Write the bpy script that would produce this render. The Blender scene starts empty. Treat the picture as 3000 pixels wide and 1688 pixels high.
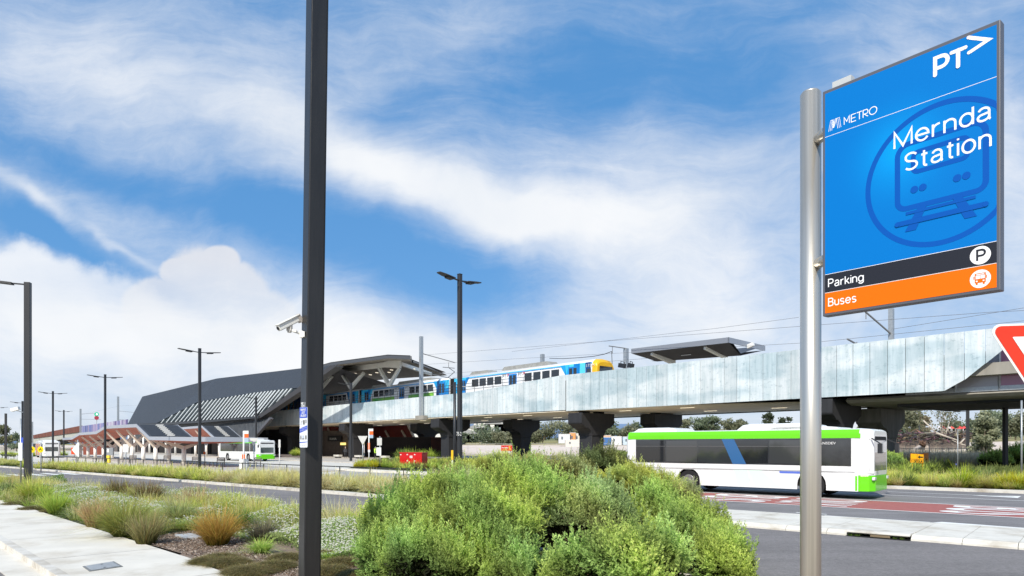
import bpy, bmesh, math, random
import numpy as np
from mathutils import Vector, Matrix
random.seed(7); rng=np.random.default_rng(11)
SC=bpy.context.scene; COL=SC.collection
H=1305.0; HC=2.1; F=2000.0
# ---------------------------------------------------------------- site frames
U=(.754,-.657); N=(.657,.754)            # along / across the road
V=(.655,-.756); M=(.756,.655)            # along / across the viaduct
def ax(px): return (px-1500)/F
def P(px,py,Y): return Vector((ax(px)*Y,Y,HC+(H-py)*Y/F))
def G(px,py,z=0.0):
    Y=F*(HC-z)/(py-H); return Vector((ax(px)*Y,Y,z))
def RT(px,py,t):
    Y=t/(N[0]*ax(px)+N[1]); return P(px,py,Y)
def VM(px,py,m):
    Y=m/(M[0]*ax(px)+M[1]); return P(px,py,Y)
def RW(s,t,z=0): return Vector((U[0]*s+N[0]*t,U[1]*s+N[1]*t,z))
def VW(s,m,z=0): return Vector((V[0]*s+M[0]*m,V[1]*s+M[1]*m,z))
def vs(px,m):
    p=VM(px,H,m); return V[0]*p.x+V[1]*p.y
def rs(px,t):
    p=RT(px,H,t); return U[0]*p.x+U[1]*p.y
def rtc(p): return (U[0]*p[0]+U[1]*p[1], N[0]*p[0]+N[1]*p[1])
RA=math.atan2(U[1],U[0]); VA=math.atan2(V[1],V[0])
# ---------------------------------------------------------------- materials
MC={}
def mat(name,col,rough=.6,metal=0.,var=0.,scale=3.,bump=0.,bscale=40.,spec=.4,coat=0.,stretch=None,emit=None,col2=None,alpha=None,trans=0.):
    if name in MC: return MC[name]
    m=bpy.data.materials.new(name); m.use_nodes=True; nt=m.node_tree; b=nt.nodes['Principled BSDF']
    b.inputs['Roughness'].default_value=rough; b.inputs['Metallic'].default_value=metal
    b.inputs['Specular IOR Level'].default_value=spec; b.inputs['Coat Weight'].default_value=coat
    b.inputs['Base Color'].default_value=(*col,1)
    if trans: b.inputs['Transmission Weight'].default_value=trans
    if emit: b.inputs['Emission Color'].default_value=(*emit[0],1); b.inputs['Emission Strength'].default_value=emit[1]
    if var or bump:
        tc=nt.nodes.new('ShaderNodeTexCoord'); mp=nt.nodes.new('ShaderNodeMapping')
        nt.links.new(tc.outputs['Object'],mp.inputs[0])
        if stretch: mp.inputs['Scale'].default_value=stretch
    if var:
        n=nt.nodes.new('ShaderNodeTexNoise'); n.inputs['Scale'].default_value=scale; n.inputs['Detail'].default_value=8; n.inputs['Roughness'].default_value=.62
        nt.links.new(mp.outputs[0],n.inputs['Vector'])
        r=nt.nodes.new('ShaderNodeValToRGB'); r.color_ramp.elements[0].position=.3; r.color_ramp.elements[1].position=.7
        c2=col2 or tuple(min(1,c*(1+var)) for c in col)
        c1=tuple(c*(1-var) for c in col) if not col2 else col
        r.color_ramp.elements[0].color=(*c1,1); r.color_ramp.elements[1].color=(*c2,1)
        nt.links.new(n.outputs['Fac'],r.inputs[0]); nt.links.new(r.outputs[0],b.inputs['Base Color'])
    if bump:
        n2=nt.nodes.new('ShaderNodeTexNoise'); n2.inputs['Scale'].default_value=bscale; n2.inputs['Detail'].default_value=4
        nt.links.new(mp.outputs[0],n2.inputs['Vector'])
        bp=nt.nodes.new('ShaderNodeBump'); bp.inputs['Strength'].default_value=bump; bp.inputs['Distance'].default_value=.02
        nt.links.new(n2.outputs['Fac'],bp.inputs['Height']); nt.links.new(bp.outputs[0],b.inputs['Normal'])
    MC[name]=m; return m
def attr_mat(name,transl=.45,rough=.6):
    if name in MC: return MC[name]
    m=bpy.data.materials.new(name); m.use_nodes=True; nt=m.node_tree; b=nt.nodes['Principled BSDF']
    a=nt.nodes.new('ShaderNodeAttribute'); a.attribute_name='Col'
    b.inputs['Roughness'].default_value=rough; b.inputs['Specular IOR Level'].default_value=.25
    nt.links.new(a.outputs['Color'],b.inputs['Base Color'])
    if transl:
        t=nt.nodes.new('ShaderNodeBsdfTranslucent'); mx=nt.nodes.new('ShaderNodeMixShader'); mx.inputs[0].default_value=transl
        nt.links.new(a.outputs['Color'],t.inputs['Color']); nt.links.new(b.outputs[0],mx.inputs[1]); nt.links.new(t.outputs[0],mx.inputs[2])
        nt.links.new(mx.outputs[0],nt.nodes['Material Output'].inputs['Surface'])
    MC[name]=m; return m
FOL=attr_mat('foliage'); PAINT=attr_mat('painted_panels',0,.35)
ASPH=mat('asphalt',(.2,.19,.19),.9,var=.12,scale=.6,bump=.5,bscale=60)
ASPH2=mat('asphalt_coarse',(.21,.195,.19),.92,var=.16,scale=9,bump=.8,bscale=90)
def tweak_asphalt():
    for mm,dk in ((ASPH,.86),(ASPH2,.84)):
        nt=mm.node_tree; b=nt.nodes['Principled BSDF']; lk=b.inputs['Base Color'].links[0]; src=lk.from_socket
        tc=nt.nodes.new('ShaderNodeTexCoord'); n=nt.nodes.new('ShaderNodeTexNoise'); n.inputs['Scale'].default_value=28; n.inputs['Detail'].default_value=6; n.inputs['Roughness'].default_value=.8
        nt.links.new(tc.outputs['Object'],n.inputs['Vector'])
        mr=nt.nodes.new('ShaderNodeMapRange'); mr.inputs[1].default_value=.3; mr.inputs[2].default_value=.7; mr.inputs[3].default_value=.72; mr.inputs[4].default_value=1.3
        nt.links.new(n.outputs['Fac'],mr.inputs[0])
        mx=nt.nodes.new('ShaderNodeMix'); mx.data_type='RGBA'; mx.blend_type='MULTIPLY'; mx.inputs[0].default_value=1
        nt.links.new(src,mx.inputs[6]); nt.links.new(mr.outputs[0],mx.inputs[7]); mp=nt.nodes.new('ShaderNodeMapping'); mp.inputs['Rotation'].default_value=(0,0,.717); mp.inputs['Scale'].default_value=(.10,1.3,1); nt.links.new(tc.outputs['Object'],mp.inputs[0])
        n3=nt.nodes.new('ShaderNodeTexNoise'); n3.inputs['Scale'].default_value=1.; n3.inputs['Detail'].default_value=5; nt.links.new(mp.outputs[0],n3.inputs['Vector'])
        n4=nt.nodes.new('ShaderNodeTexNoise'); n4.inputs['Scale'].default_value=.35; n4.inputs['Detail'].default_value=7; n4.inputs['Roughness'].default_value=.65; nt.links.new(tc.outputs['Object'],n4.inputs['Vector'])
        sm=nt.nodes.new('ShaderNodeMath'); sm.operation='ADD'; nt.links.new(n3.outputs['Fac'],sm.inputs[0]); nt.links.new(n4.outputs['Fac'],sm.inputs[1])
        m4=nt.nodes.new('ShaderNodeMapRange'); m4.inputs[1].default_value=.8; m4.inputs[2].default_value=1.2; m4.inputs[3].default_value=dk; m4.inputs[4].default_value=1.12; nt.links.new(sm.outputs[0],m4.inputs[0])
        m5=nt.nodes.new('ShaderNodeMix'); m5.data_type='RGBA'; m5.blend_type='MULTIPLY'; m5.inputs[0].default_value=1; nt.links.new(mx.outputs[2],m5.inputs[6]); nt.links.new(m4.outputs[0],m5.inputs[7]); nt.links.new(m5.outputs[2],b.inputs['Base Color'])
tweak_asphalt()
CONC=mat('concrete',(.62,.59,.53),.85,var=.08,scale=1.4,bump=.25,bscale=50)
CONCP=mat('concrete_path',(.68,.64,.56),.85,var=.08,scale=1.1,bump=.15,bscale=70)
CONCD=mat('concrete_girder',(.30,.28,.24),.8,var=.16,scale=1.2,stretch=(1,1,.25))
def grime(m,amt=.8,sc=.7,thr=(.36,.5),tint=(.62,.56,.48)):
    nt=m.node_tree; b=nt.nodes['Principled BSDF']; src=b.inputs['Base Color'].links[0].from_socket; tc=nt.nodes.new('ShaderNodeTexCoord')
    prev=src
    for k,(s_,t0,t1,a) in enumerate(((sc,thr[0],thr[1],amt),(sc*9,.30,.40,amt*.7))):
        n=nt.nodes.new('ShaderNodeTexNoise'); n.inputs['Scale'].default_value=s_; n.inputs['Detail'].default_value=9; n.inputs['Roughness'].default_value=.68; nt.links.new(tc.outputs['Object'],n.inputs['Vector'])
        r=nt.nodes.new('ShaderNodeValToRGB'); r.color_ramp.elements[0].position=t0; r.color_ramp.elements[1].position=t1; r.color_ramp.elements[0].color=(*tint,1); r.color_ramp.elements[1].color=(1,1,1,1); nt.links.new(n.outputs['Fac'],r.inputs[0])
        q=nt.nodes.new('ShaderNodeMix'); q.data_type='RGBA'; q.blend_type='MULTIPLY'; q.inputs[0].default_value=a; nt.links.new(prev,q.inputs[6]); nt.links.new(r.outputs[0],q.inputs[7]); prev=q.outputs[2]
    nt.links.new(prev,b.inputs['Base Color'])
grime(CONC); grime(CONCP,.45)
PAVE=mat('paving_platform',(.46,.42,.37),.85,var=.2,scale=2)
WHITEP=mat('road_paint_white',(.78,.78,.75),.7,var=.08,scale=9)
REDP=mat('bus_lane_red',(.36,.12,.105),.9,var=.14,scale=5,bump=.3,bscale=80)
MULCH=mat('mulch',(.13,.085,.06),.95,var=.5,scale=45,bump=.9,bscale=60,col2=(.36,.28,.22))
SOIL=mat('soil_green',(.05,.055,.02),.95,var=.4,scale=4)
BLK=mat('black_powdercoat',(.022,.023,.026),.42,var=.2,scale=2,spec=.5)
BLK2=mat('charcoal_powdercoat',(.032,.032,.034),.4,spec=.5,var=.18,scale=1.2,stretch=(6,6,.4))
GALV=mat('galvanised',(.42,.44,.45),.4,metal=.55,var=.15,scale=6)
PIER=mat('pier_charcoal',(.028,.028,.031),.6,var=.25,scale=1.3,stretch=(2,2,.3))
SOFF=mat('soffit_panel',(.95,.82,.64),.6,var=.08,scale=.4)
LITE=mat('light_strip',(.9,.85,.7),.4,emit=((1,.88,.68),1.2))
WHT=mat('white_paint',(.74,.74,.72),.5,var=.05,scale=2)
WCOL=mat('white_column',(.90,.87,.81),.6,var=.08,scale=1.2,stretch=(3,3,.6))
CREAM=mat('cream_rib',(.78,.68,.56),.55,var=.06,scale=2)
REDT=mat('red_timber_soffit',(.46,.115,.065),.5,var=.22,scale=2.4)
GREYR=mat('grey_fascia',(.38,.40,.44),.45,metal=.1)
DGR=mat('dark_roof',(.055,.058,.065),.5,var=.2,scale=1.5)
GLASS=mat('dark_glass',(.012,.013,.016),.08,spec=.8,coat=.2,var=.01,scale=.9,col2=(.05,.055,.06))  # uneven reflections painted as paler noise patches
GLASSB=mat('train_glass',(.03,.032,.035),.12,spec=.7)
WSCR=mat('windscreen_glass',(.09,.11,.11),.06,spec=1.,coat=.6)
BUSW=mat('bus_white',(.74,.75,.74),.22,coat=.5,var=.03,scale=1)
BUSG=mat('bus_green',(.14,.62,.008),.3,coat=.4)
BUSB=mat('bus_blue',(.03,.13,.36),.3,coat=.3)
ORNG=mat('orange_paint',(.70,.13,.02),.4)
RUB=mat('tyre_rubber',(.012,.012,.013),.8)
RIM=mat('wheel_rim',(.30,.29,.28),.4,metal=.6)
REDB=mat('red_box',(.58,.006,.008),.3,coat=.3,var=.05,scale=2)
YEL=mat('yellow_sign',(.85,.62,0.),.4)
AMB=mat('amber_sign',(.85,.40,.005),.45)
STEEL=mat('stainless_steel',(.60,.565,.50),.36,metal=.8,var=.2,scale=3,stretch=(14,14,.12))
BLACK=mat('black_shadowgap',(.008,.008,.009),.9)
# ---------------------------------------------------------------- object helpers
def tag(o,label=None,cat=None,group=None,kind=None):
    if label: o['label']=label
    if cat: o['category']=cat
    if group: o['group']=group
    if kind: o['kind']=kind
    return o
INV={}
def thing(name,label,cat,loc=(0,0,0),rz=0.,group=None):
    o=bpy.data.objects.new(name,None); COL.objects.link(o); o.location=loc; o.rotation_euler=(0,0,rz)
    o.empty_display_size=.3
    INV[o.name]=(Matrix.Translation(Vector(loc))@Matrix.Rotation(rz,4,'Z')).inverted()
    return tag(o,label,cat,group)
class MB:
    def __init__(s): s.v=[]; s.f=[]; s.mi=[]; s.m=0; s.smooth=set()
    def poly(s,pts,flip=False):
        i=len(s.v); s.v+= [Vector(p) for p in pts]; ids=list(range(i,i+len(pts)))
        s.f.append(ids[::-1] if flip else ids); s.mi.append(s.m); return s
    def prism(s,pts,d):
        d=Vector(d); pts=[Vector(p) for p in pts]; n=len(pts); i=len(s.v)
        s.v+=pts+[p+d for p in pts]
        s.f.append(list(range(i,i+n))[::-1]); s.f.append(list(range(i+n,i+2*n))); s.mi+= [s.m]*2
        for k in range(n):
            a=i+k;b=i+(k+1)%n; s.f.append([a,b,b+n,a+n]); s.mi.append(s.m)
        return s
    def box(s,x0,x1,y0,y1,z0,z1,T=None):
        p=[Vector(q) for q in ((x0,y0,z0),(x1,y0,z0),(x1,y1,z0),(x0,y1,z0))]; q=[a+Vector((0,0,z1-z0)) for a in p]
        if T: p=[T(*a) for a in p]; q=[T(*a) for a in q]
        i=len(s.v); s.v+=p+q
        for f in ((3,2,1,0),(4,5,6,7),(0,1,5,4),(1,2,6,5),(2,3,7,6),(3,0,4,7)): s.f.append([i+k for k in f]); s.mi.append(s.m)
        return s
    def beam(s,a,b,w,h=None,up=(0,0,1),w2=None,h2=None):
        a=Vector(a);b=Vector(b);h=h or w; w2=w2 or w; h2=h2 or h
        d=(b-a).normalized(); up=Vector(up)
        if abs(d.dot(up))>.98: up=Vector((1,0,0))
        r=d.cross(up).normalized(); q=r.cross(d)
        i=len(s.v)
        for c,ww,hh in ((a,w,h),(b,w2,h2)):
            for sx,sy in ((-1,-1),(1,-1),(1,1),(-1,1)): s.v.append(c+r*sx*ww/2+q*sy*hh/2)
        for f in ((3,2,1,0),(4,5,6,7),(0,1,5,4),(1,2,6,5),(2,3,7,6),(3,0,4,7)): s.f.append([i+k for k in f]); s.mi.append(s.m)
        return s
    def tube(s,a,b,r,r2=None,n=12,cap=True):
        a=Vector(a);b=Vector(b);r2=r if r2 is None else r2; d=(b-a).normalized()
        up=Vector((0,0,1)) if abs(d.z)<.9 else Vector((1,0,0)); x=d.cross(up).normalized(); y=d.cross(x)
        i=len(s.v)
        for c,rr in ((a,r),(b,r2)):
            for k in range(n):
                t=2*math.pi*k/n; s.v.append(c+x*math.cos(t)*rr+y*math.sin(t)*rr)
        for k in range(n):
            k2=(k+1)%n; s.smooth.add(len(s.f)); s.f.append([i+k,i+k2,i+n+k2,i+n+k][::-1]); s.mi.append(s.m)
        if cap: s.f.append([i+k for k in range(n)]); s.f.append([i+n+k for k in range(n)][::-1]); s.mi+=[s.m]*2
        return s
    def build(s,name,mats,parent=None,label=None,bevel=0,world=True,kind=None):
        me=bpy.data.meshes.new(name)
        if parent is not None and world:
            root=parent; inv=INV.get(root.name)
            if inv is None and root.parent: inv=INV.get(root.parent.name)
            if inv is None: inv=Matrix.Identity(4)
            vv=[inv@p for p in s.v]
        else: vv=s.v
        me.from_pydata([tuple(p) for p in vv],[],s.f)
        if not isinstance(mats,(list,tuple)): mats=[mats]
        for m in mats: me.materials.append(m)
        for k,p in enumerate(me.polygons):
            p.material_index=min(s.mi[k],len(mats)-1)
            if k in s.smooth: p.use_smooth=True
        bm=bmesh.new(); bm.from_mesh(me); bmesh.ops.recalc_face_normals(bm,faces=bm.faces); bm.to_mesh(me); bm.free()
        o=bpy.data.objects.new(name,me); COL.objects.link(o)
        if parent is not None: o.parent=parent
        if bevel:
            b=o.modifiers.new('bevel','BEVEL'); b.width=bevel; b.segments=2; b.limit_method='ANGLE'
        if label: o['label']=label
        if kind: o['kind']=kind
        return o
def one(name,label,cat,mb,mats,group=None,bevel=0,kind=None):
    o=mb.build(name,mats,None,bevel=bevel); return tag(o,label,cat,group,kind)
def struct(name,mb,mats): return tag(mb.build(name,mats),kind='structure')
def sheet(name,pts,z,m):
    mb=MB(); mb.poly([Vector((p[0],p[1],z)) for p in pts]); o=struct(name,mb,m)
    if o.data.polygons[0].normal.z<0: o.data.flip_normals()
    return o
def slab(name,pts,z0,z1,m):
    mb=MB(); mb.prism([Vector((p[0],p[1],z0)) for p in pts],(0,0,z1-z0)); return struct(name,mb,m)
def copy_tree(o,parent=None):
    c=o.copy(); COL.objects.link(c)
    if parent is not None: c.parent=parent
    for ch in [x for x in list(o.children)]: copy_tree(ch,c)
    return c
_txt={}
def text_polys(s,size,spacing=1.0,bold=0.):
    key=(s,size,spacing,bold)
    if key not in _txt:
        cu=bpy.data.curves.new('t','FONT'); cu.body=s; cu.size=size; cu.space_character=spacing; cu.offset=bold; cu.resolution_u=4
        ob=bpy.data.objects.new('t',cu); COL.objects.link(ob); dg=bpy.context.evaluated_depsgraph_get()
        me=bpy.data.meshes.new_from_object(ob.evaluated_get(dg)); v=[tuple(q.co) for q in me.vertices]; f=[list(q.vertices) for q in me.polygons]
        bpy.data.objects.remove(ob); bpy.data.curves.remove(cu); bpy.data.meshes.remove(me)
        _txt[key]=(v,f)
    return _txt[key]
def add_text(mb,s,size,org,ex,ey,width=None,spacing=1.0,bold=0.,align='l',height=None):
    v,f=text_polys(s,size,spacing,bold); xs=[a[0] for a in v]; ys=[a[1] for a in v]; x0,x1=min(xs),max(xs)
    sx=(width/(x1-x0)) if width else 1.
    sy=(height/(max(ys)-min(ys))) if height else 1.
    off=-x0 if align=='l' else (-x1 if align=='r' else -(x0+x1)/2)
    org=Vector(org);ex=Vector(ex);ey=Vector(ey); i=len(mb.v)
    mb.v+=[org+ex*((a[0]+off)*sx)+ey*(a[1]*sy) for a in v]
    for q in f: mb.f.append([i+k for k in q]); mb.mi.append(mb.m)
# numpy meshes (foliage): quads with a colour per vertex
def np_mesh(name,verts,cols,parent=None,nper=4,mats=None):
    verts=np.asarray(verts,dtype=np.float32).reshape(-1,3)
    nv=len(verts); nf=nv//4
    me=bpy.data.meshes.new(name); me.vertices.add(nv); me.vertices.foreach_set('co',verts.ravel())
    me.loops.add(nv); me.loops.foreach_set('vertex_index',np.arange(nv,dtype=np.int32))
    me.polygons.add(nf); me.polygons.foreach_set('loop_start',np.arange(0,nv,4,dtype=np.int32)); me.polygons.foreach_set('loop_total',np.full(nf,4,dtype=np.int32))
    me.update(calc_edges=True)
    ca=me.color_attributes.new('Col','FLOAT_COLOR','POINT')
    c=np.ones((nv,4),dtype=np.float32); c[:,:3]=np.asarray(cols,dtype=np.float32).reshape(-1,3); ca.data.foreach_set('color',c.ravel())
    me.materials.append(mats or FOL)
    o=bpy.data.objects.new(name,me); COL.objects.link(o)
    if parent is not None: o.parent=parent
    return o
def blades(base,h,lean,az,w,curve,col,tipcol,seg=3):
    """grass blades: arrays (n,...) -> quads verts, cols"""
    n=len(base); d=np.stack([np.cos(az),np.sin(az),np.zeros(n)],1); side=np.stack([-np.sin(az),np.cos(az),np.zeros(n)],1)
    rt=rng.uniform(-1.2,1.2,n)[:,None]; side=side*np.cos(rt)+d*np.sin(rt)
    h=h*np.where(rng.uniform(0,1,n)<.06,1.3,1.)
    V_=[];C_=[]
    ts=np.linspace(0,1,seg+1); pts=[];ws=[];cc=[]
    for t in ts:
        out=h*(lean*t+curve*t*t); up=h*(t-0.62*np.clip(lean+curve-.12,0,1.45)*t*t)
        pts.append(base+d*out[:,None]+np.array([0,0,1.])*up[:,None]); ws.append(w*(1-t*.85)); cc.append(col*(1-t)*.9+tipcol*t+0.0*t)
    for k in range(seg):
        a=pts[k]-side*ws[k][:,None]; b=pts[k]+side*ws[k][:,None]; c=pts[k+1]+side*ws[k+1][:,None]; e=pts[k+1]-side*ws[k+1][:,None]
        V_.append(np.stack([a,b,c,e],1)); sh=(.45+.55*min(1,(k)/1.)); 
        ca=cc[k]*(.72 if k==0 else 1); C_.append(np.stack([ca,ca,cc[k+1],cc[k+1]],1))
    return np.concatenate(V_).reshape(-1,3),np.concatenate(C_).reshape(-1,3)
def jit(c,n,v=.27):
    c=np.array(c,dtype=float)[None,:]*(1+rng.normal(0,v,(n,1)))*(1+rng.normal(0,v*.35,(n,3))); return np.clip(c,.005,.9)
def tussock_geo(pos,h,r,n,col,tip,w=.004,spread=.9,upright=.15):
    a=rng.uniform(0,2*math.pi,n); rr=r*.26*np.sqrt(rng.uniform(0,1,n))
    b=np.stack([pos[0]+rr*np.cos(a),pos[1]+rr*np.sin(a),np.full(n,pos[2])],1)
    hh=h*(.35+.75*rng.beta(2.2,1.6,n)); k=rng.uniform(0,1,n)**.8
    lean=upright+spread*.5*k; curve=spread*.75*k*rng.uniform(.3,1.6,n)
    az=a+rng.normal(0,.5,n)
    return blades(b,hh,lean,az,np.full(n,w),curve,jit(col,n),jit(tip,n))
def leaves(cen,dirn,L,W,col):
    n=len(cen); dirn=dirn/np.linalg.norm(dirn,axis=1)[:,None]; rv=rng.normal(0,1,(n,3)); s=np.cross(dirn,rv); s/=np.linalg.norm(s,axis=1)[:,None]
    L=L[:,None];W=W[:,None]
    q=np.stack([cen,cen+dirn*L*.5+s*W,cen+dirn*L,cen+dirn*L*.5-s*W],1)
    return q.reshape(-1,3),np.repeat(col,4,0)
# ---------------------------------------------------------------- camera, world, sun
cam=bpy.data.cameras.new('camera'); co=bpy.data.objects.new('camera',cam); COL.objects.link(co); SC.camera=co
co.location=(0,0,HC); co.rotation_euler=(math.radians(90),0,0); cam.sensor_width=36; cam.lens=24; cam.shift_y=(H-844)/3000; cam.clip_end=20000; cam.clip_start=.05
SC.view_settings.view_transform='Standard'; SC.view_settings.look='None'; SC.view_settings.exposure=0
EL=math.radians(41); AZ=math.radians(200)      # compass azimuth of the sun (0 = +Y, clockwise)
sd=Vector((math.sin(AZ)*math.cos(EL),math.cos(AZ)*math.cos(EL),math.sin(EL)))
sl=bpy.data.lights.new('sun','SUN'); sl.energy=5.0; sl.angle=math.radians(1.5); sl.color=(1,.95,.86)
so=bpy.data.objects.new('sun',sl); COL.objects.link(so); so.rotation_euler=(-sd).to_track_quat('-Z','Y').to_euler(); so.location=(0,0,60)
W=bpy.data.worlds.new('World'); SC.world=W; W.use_nodes=True
def build_world():
    nt=W.node_tree; L=nt.links; bg=nt.nodes['Background']
    def nd(t,**k):
        x=nt.nodes.new(t)
        for a,b in k.items(): setattr(x,a,b)
        return x
    def mth(op,a,b=None,clamp=False):
        x=nd('ShaderNodeMath',operation=op); x.use_clamp=clamp
        for i,q in enumerate((a,b)):
            if q is None: continue
            if isinstance(q,(int,float)): x.inputs[i].default_value=q
            else: L.new(q,x.inputs[i])
        return x.outputs[0]
    sky=nd('ShaderNodeTexSky'); sky.sky_type='NISHITA'; sky.sun_disc=False; sky.sun_elevation=EL; sky.sun_rotation=AZ; sky.air_density=1.0; sky.dust_density=.6; sky.ozone_density=2.5
    hs=nd('ShaderNodeMix',data_type='RGBA'); hs.inputs[0].default_value=.62; L.new(sky.outputs[0],hs.inputs[6]); hs.inputs[7].default_value=(.82,3.5,7.9,1)
    skyc=hs.outputs[2]
    tc=nd('ShaderNodeTexCoord'); sp=nd('ShaderNodeSeparateXYZ'); L.new(tc.outputs['Generated'],sp.inputs[0])
    ay=mth('MAXIMUM',mth('ABSOLUTE',sp.outputs[1]),.25)
    u=mth('DIVIDE',sp.outputs[0],ay); w=mth('DIVIDE',sp.outputs[2],ay)
    cb=nd('ShaderNodeCombineXYZ'); L.new(u,cb.inputs[0]); L.new(w,cb.inputs[1])
    # warp
    n0=nd('ShaderNodeTexNoise'); n0.inputs['Scale'].default_value=2.6; n0.inputs['Detail'].default_value=5; L.new(cb.outputs[0],n0.inputs['Vector'])
    sub=nd('ShaderNodeVectorMath',operation='SUBTRACT'); L.new(n0.outputs['Color'],sub.inputs[0]); sub.inputs[1].default_value=(.5,.5,.5)
    sc=nd('ShaderNodeVectorMath',operation='SCALE'); L.new(sub.outputs[0],sc.inputs[0]); sc.inputs['Scale'].default_value=.22
    ad=nd('ShaderNodeVectorMath',operation='ADD'); L.new(cb.outputs[0],ad.inputs[0]); L.new(sc.outputs[0],ad.inputs[1]); wv=ad.outputs[0]
    def blob(px,py,sx,sy,ang,amp,hard=1.):
        mp=nd('ShaderNodeMapping'); mp.vector_type='TEXTURE'; mp.inputs['Location'].default_value=((px-1500)/F,(H-py)/F,0); mp.inputs['Rotation'].default_value=(0,0,math.radians(ang)); mp.inputs['Scale'].default_value=(sx/F,sy/F,1)
        L.new(wv,mp.inputs[0]); dt=nd('ShaderNodeVectorMath',operation='DOT_PRODUCT'); L.new(mp.outputs[0],dt.inputs[0]); L.new(mp.outputs[0],dt.inputs[1])
        q=dt.outputs['Value']
        if hard!=1.: q=mth('POWER',q,hard)
        return mth('MULTIPLY',mth('EXPONENT',mth('MULTIPLY',q,-1)),amp)
    # white bands and blue gaps as they lie in the sky (angles anticlockwise)
    bl=[(330,250,460,130,-18,.55),(800,385,190,150,-40,.6),(1060,500,190,80,-38,.8),(1400,615,310,60,-14,.9),(1800,650,380,85,-3,.6),(1950,560,480,170,4,.38),
        (110,575,170,24,-32,.6),(380,700,120,12,-26,.4),(600,110,500,80,-12,.25),(1150,150,200,160,20,.12),(2350,120,420,60,14,.2),
        (200,960,420,120,-8,.8),(900,1000,360,110,-8,.6),(2050,880,620,150,0,.45),(1300,1020,480,70,-3,.35),
        (2750,350,230,420,0,.35),(2980,560,140,330,0,.45),
        (1800,230,560,150,6,-.45),(1150,330,90,60,0,-.15),(330,525,460,58,-16,-.6),(190,680,300,50,-24,-.75),(1230,770,300,110,-10,-.7),(800,640,160,70,-10,-.6),(1500,850,220,80,0,-.3),(2250,40,300,110,0,-.2),(950,90,260,80,0,-.1)]
    acc=None
    for b in bl:
        o=blob(*b); acc=o if acc is None else mth('ADD',acc,o)
    mp=nd('ShaderNodeMapping'); mp.inputs['Rotation'].default_value=(0,0,math.radians(22)); mp.inputs['Scale'].default_value=(1.0,2.6,1); L.new(wv,mp.inputs[0])
    n1=nd('ShaderNodeTexNoise'); n1.inputs['Scale'].default_value=2.4; n1.inputs['Detail'].default_value=12; n1.inputs['Roughness'].default_value=.56; L.new(mp.outputs[0],n1.inputs['Vector'])
    n2=nd('ShaderNodeTexNoise'); n2.inputs['Scale'].default_value=7; n2.inputs['Detail'].default_value=9; n2.inputs['Roughness'].default_value=.6; L.new(wv,n2.inputs['Vector'])
    mp3=nd('ShaderNodeMapping'); mp3.inputs['Rotation'].default_value=(0,0,math.radians(20)); mp3.inputs['Scale'].default_value=(1.0,4.2,1); L.new(wv,mp3.inputs[0])
    n4=nd('ShaderNodeTexNoise'); n4.inputs['Scale'].default_value=5.5; n4.inputs['Detail'].default_value=14; n4.inputs['Roughness'].default_value=.68; n4.inputs['Distortion'].default_value=.4; L.new(mp3.outputs[0],n4.inputs['Vector'])
    n5=nd('ShaderNodeTexNoise'); n5.inputs['Scale'].default_value=16; n5.inputs['Detail'].default_value=10; n5.inputs['Roughness'].default_value=.7; L.new(wv,n5.inputs['Vector'])
    nz=mth('ADD',mth('ADD',mth('MULTIPLY',mth('SUBTRACT',n1.outputs['Fac'],.5),1.1),mth('MULTIPLY',mth('SUBTRACT',n2.outputs['Fac'],.5),.35)),mth('ADD',mth('MULTIPLY',mth('SUBTRACT',n4.outputs['Fac'],.5),.75),mth('MULTIPLY',mth('SUBTRACT',n5.outputs['Fac'],.5),.3)))
    low=mth('EXPONENT',mth('MULTIPLY',mth('MAXIMUM',w,0),-5.2))     # haze towards the horizon
    tot=mth('ADD',mth('ADD',acc,mth('ADD',nz,.12)),mth('MULTIPLY',low,.75))
    mr=nd('ShaderNodeMapRange'); mr.interpolation_type='SMOOTHSTEP'; mr.inputs[1].default_value=-.3; mr.inputs[2].default_value=1.32; L.new(tot,mr.inputs[0])
    # cloud colour: slightly grey in thick lower parts
    n3=nd('ShaderNodeTexNoise'); n3.inputs['Scale'].default_value=3.2; n3.inputs['Detail'].default_value=6; L.new(wv,n3.inputs['Vector'])
    cr=nd('ShaderNodeValToRGB'); cr.color_ramp.elements[0].position=.3; cr.color_ramp.elements[1].position=.62
    cr.color_ramp.elements[0].color=(7.5,8.0,8.7,1); cr.color_ramp.elements[1].color=(9.1,9.25,9.45,1); L.new(n3.outputs['Fac'],cr.inputs[0])
    mx=nd('ShaderNodeMix',data_type='RGBA'); L.new(mr.outputs[0],mx.inputs[0]); L.new(skyc,mx.inputs[6]); L.new(cr.outputs[0],mx.inputs[7])
    def cumulus(parts,prev,ctop,cbot,y0,y1):
        """heaped cloud with a crisp, knobbly upper edge"""
        q=None
        for px,py,sx,sy,ang in parts:
            mpp=nd('ShaderNodeMapping'); mpp.vector_type='TEXTURE'; mpp.inputs['Location'].default_value=((px-1500)/F,(H-py)/F,0); mpp.inputs['Rotation'].default_value=(0,0,math.radians(ang)); mpp.inputs['Scale'].default_value=(sx/F,sy/F,1)
            L.new(cb.outputs[0],mpp.inputs[0]); dt=nd('ShaderNodeVectorMath',operation='DOT_PRODUCT'); L.new(mpp.outputs[0],dt.inputs[0]); L.new(mpp.outputs[0],dt.inputs[1])
            q=dt.outputs['Value'] if q is None else mth('MINIMUM',q,dt.outputs['Value'])
        nn=nd('ShaderNodeTexNoise'); nn.inputs['Scale'].default_value=13; nn.inputs['Detail'].default_value=9; nn.inputs['Roughness'].default_value=.55; L.new(cb.outputs[0],nn.inputs['Vector'])
        q=mth('ADD',q,mth('MULTIPLY',mth('SUBTRACT',nn.outputs['Fac'],.5),1.15))
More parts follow.
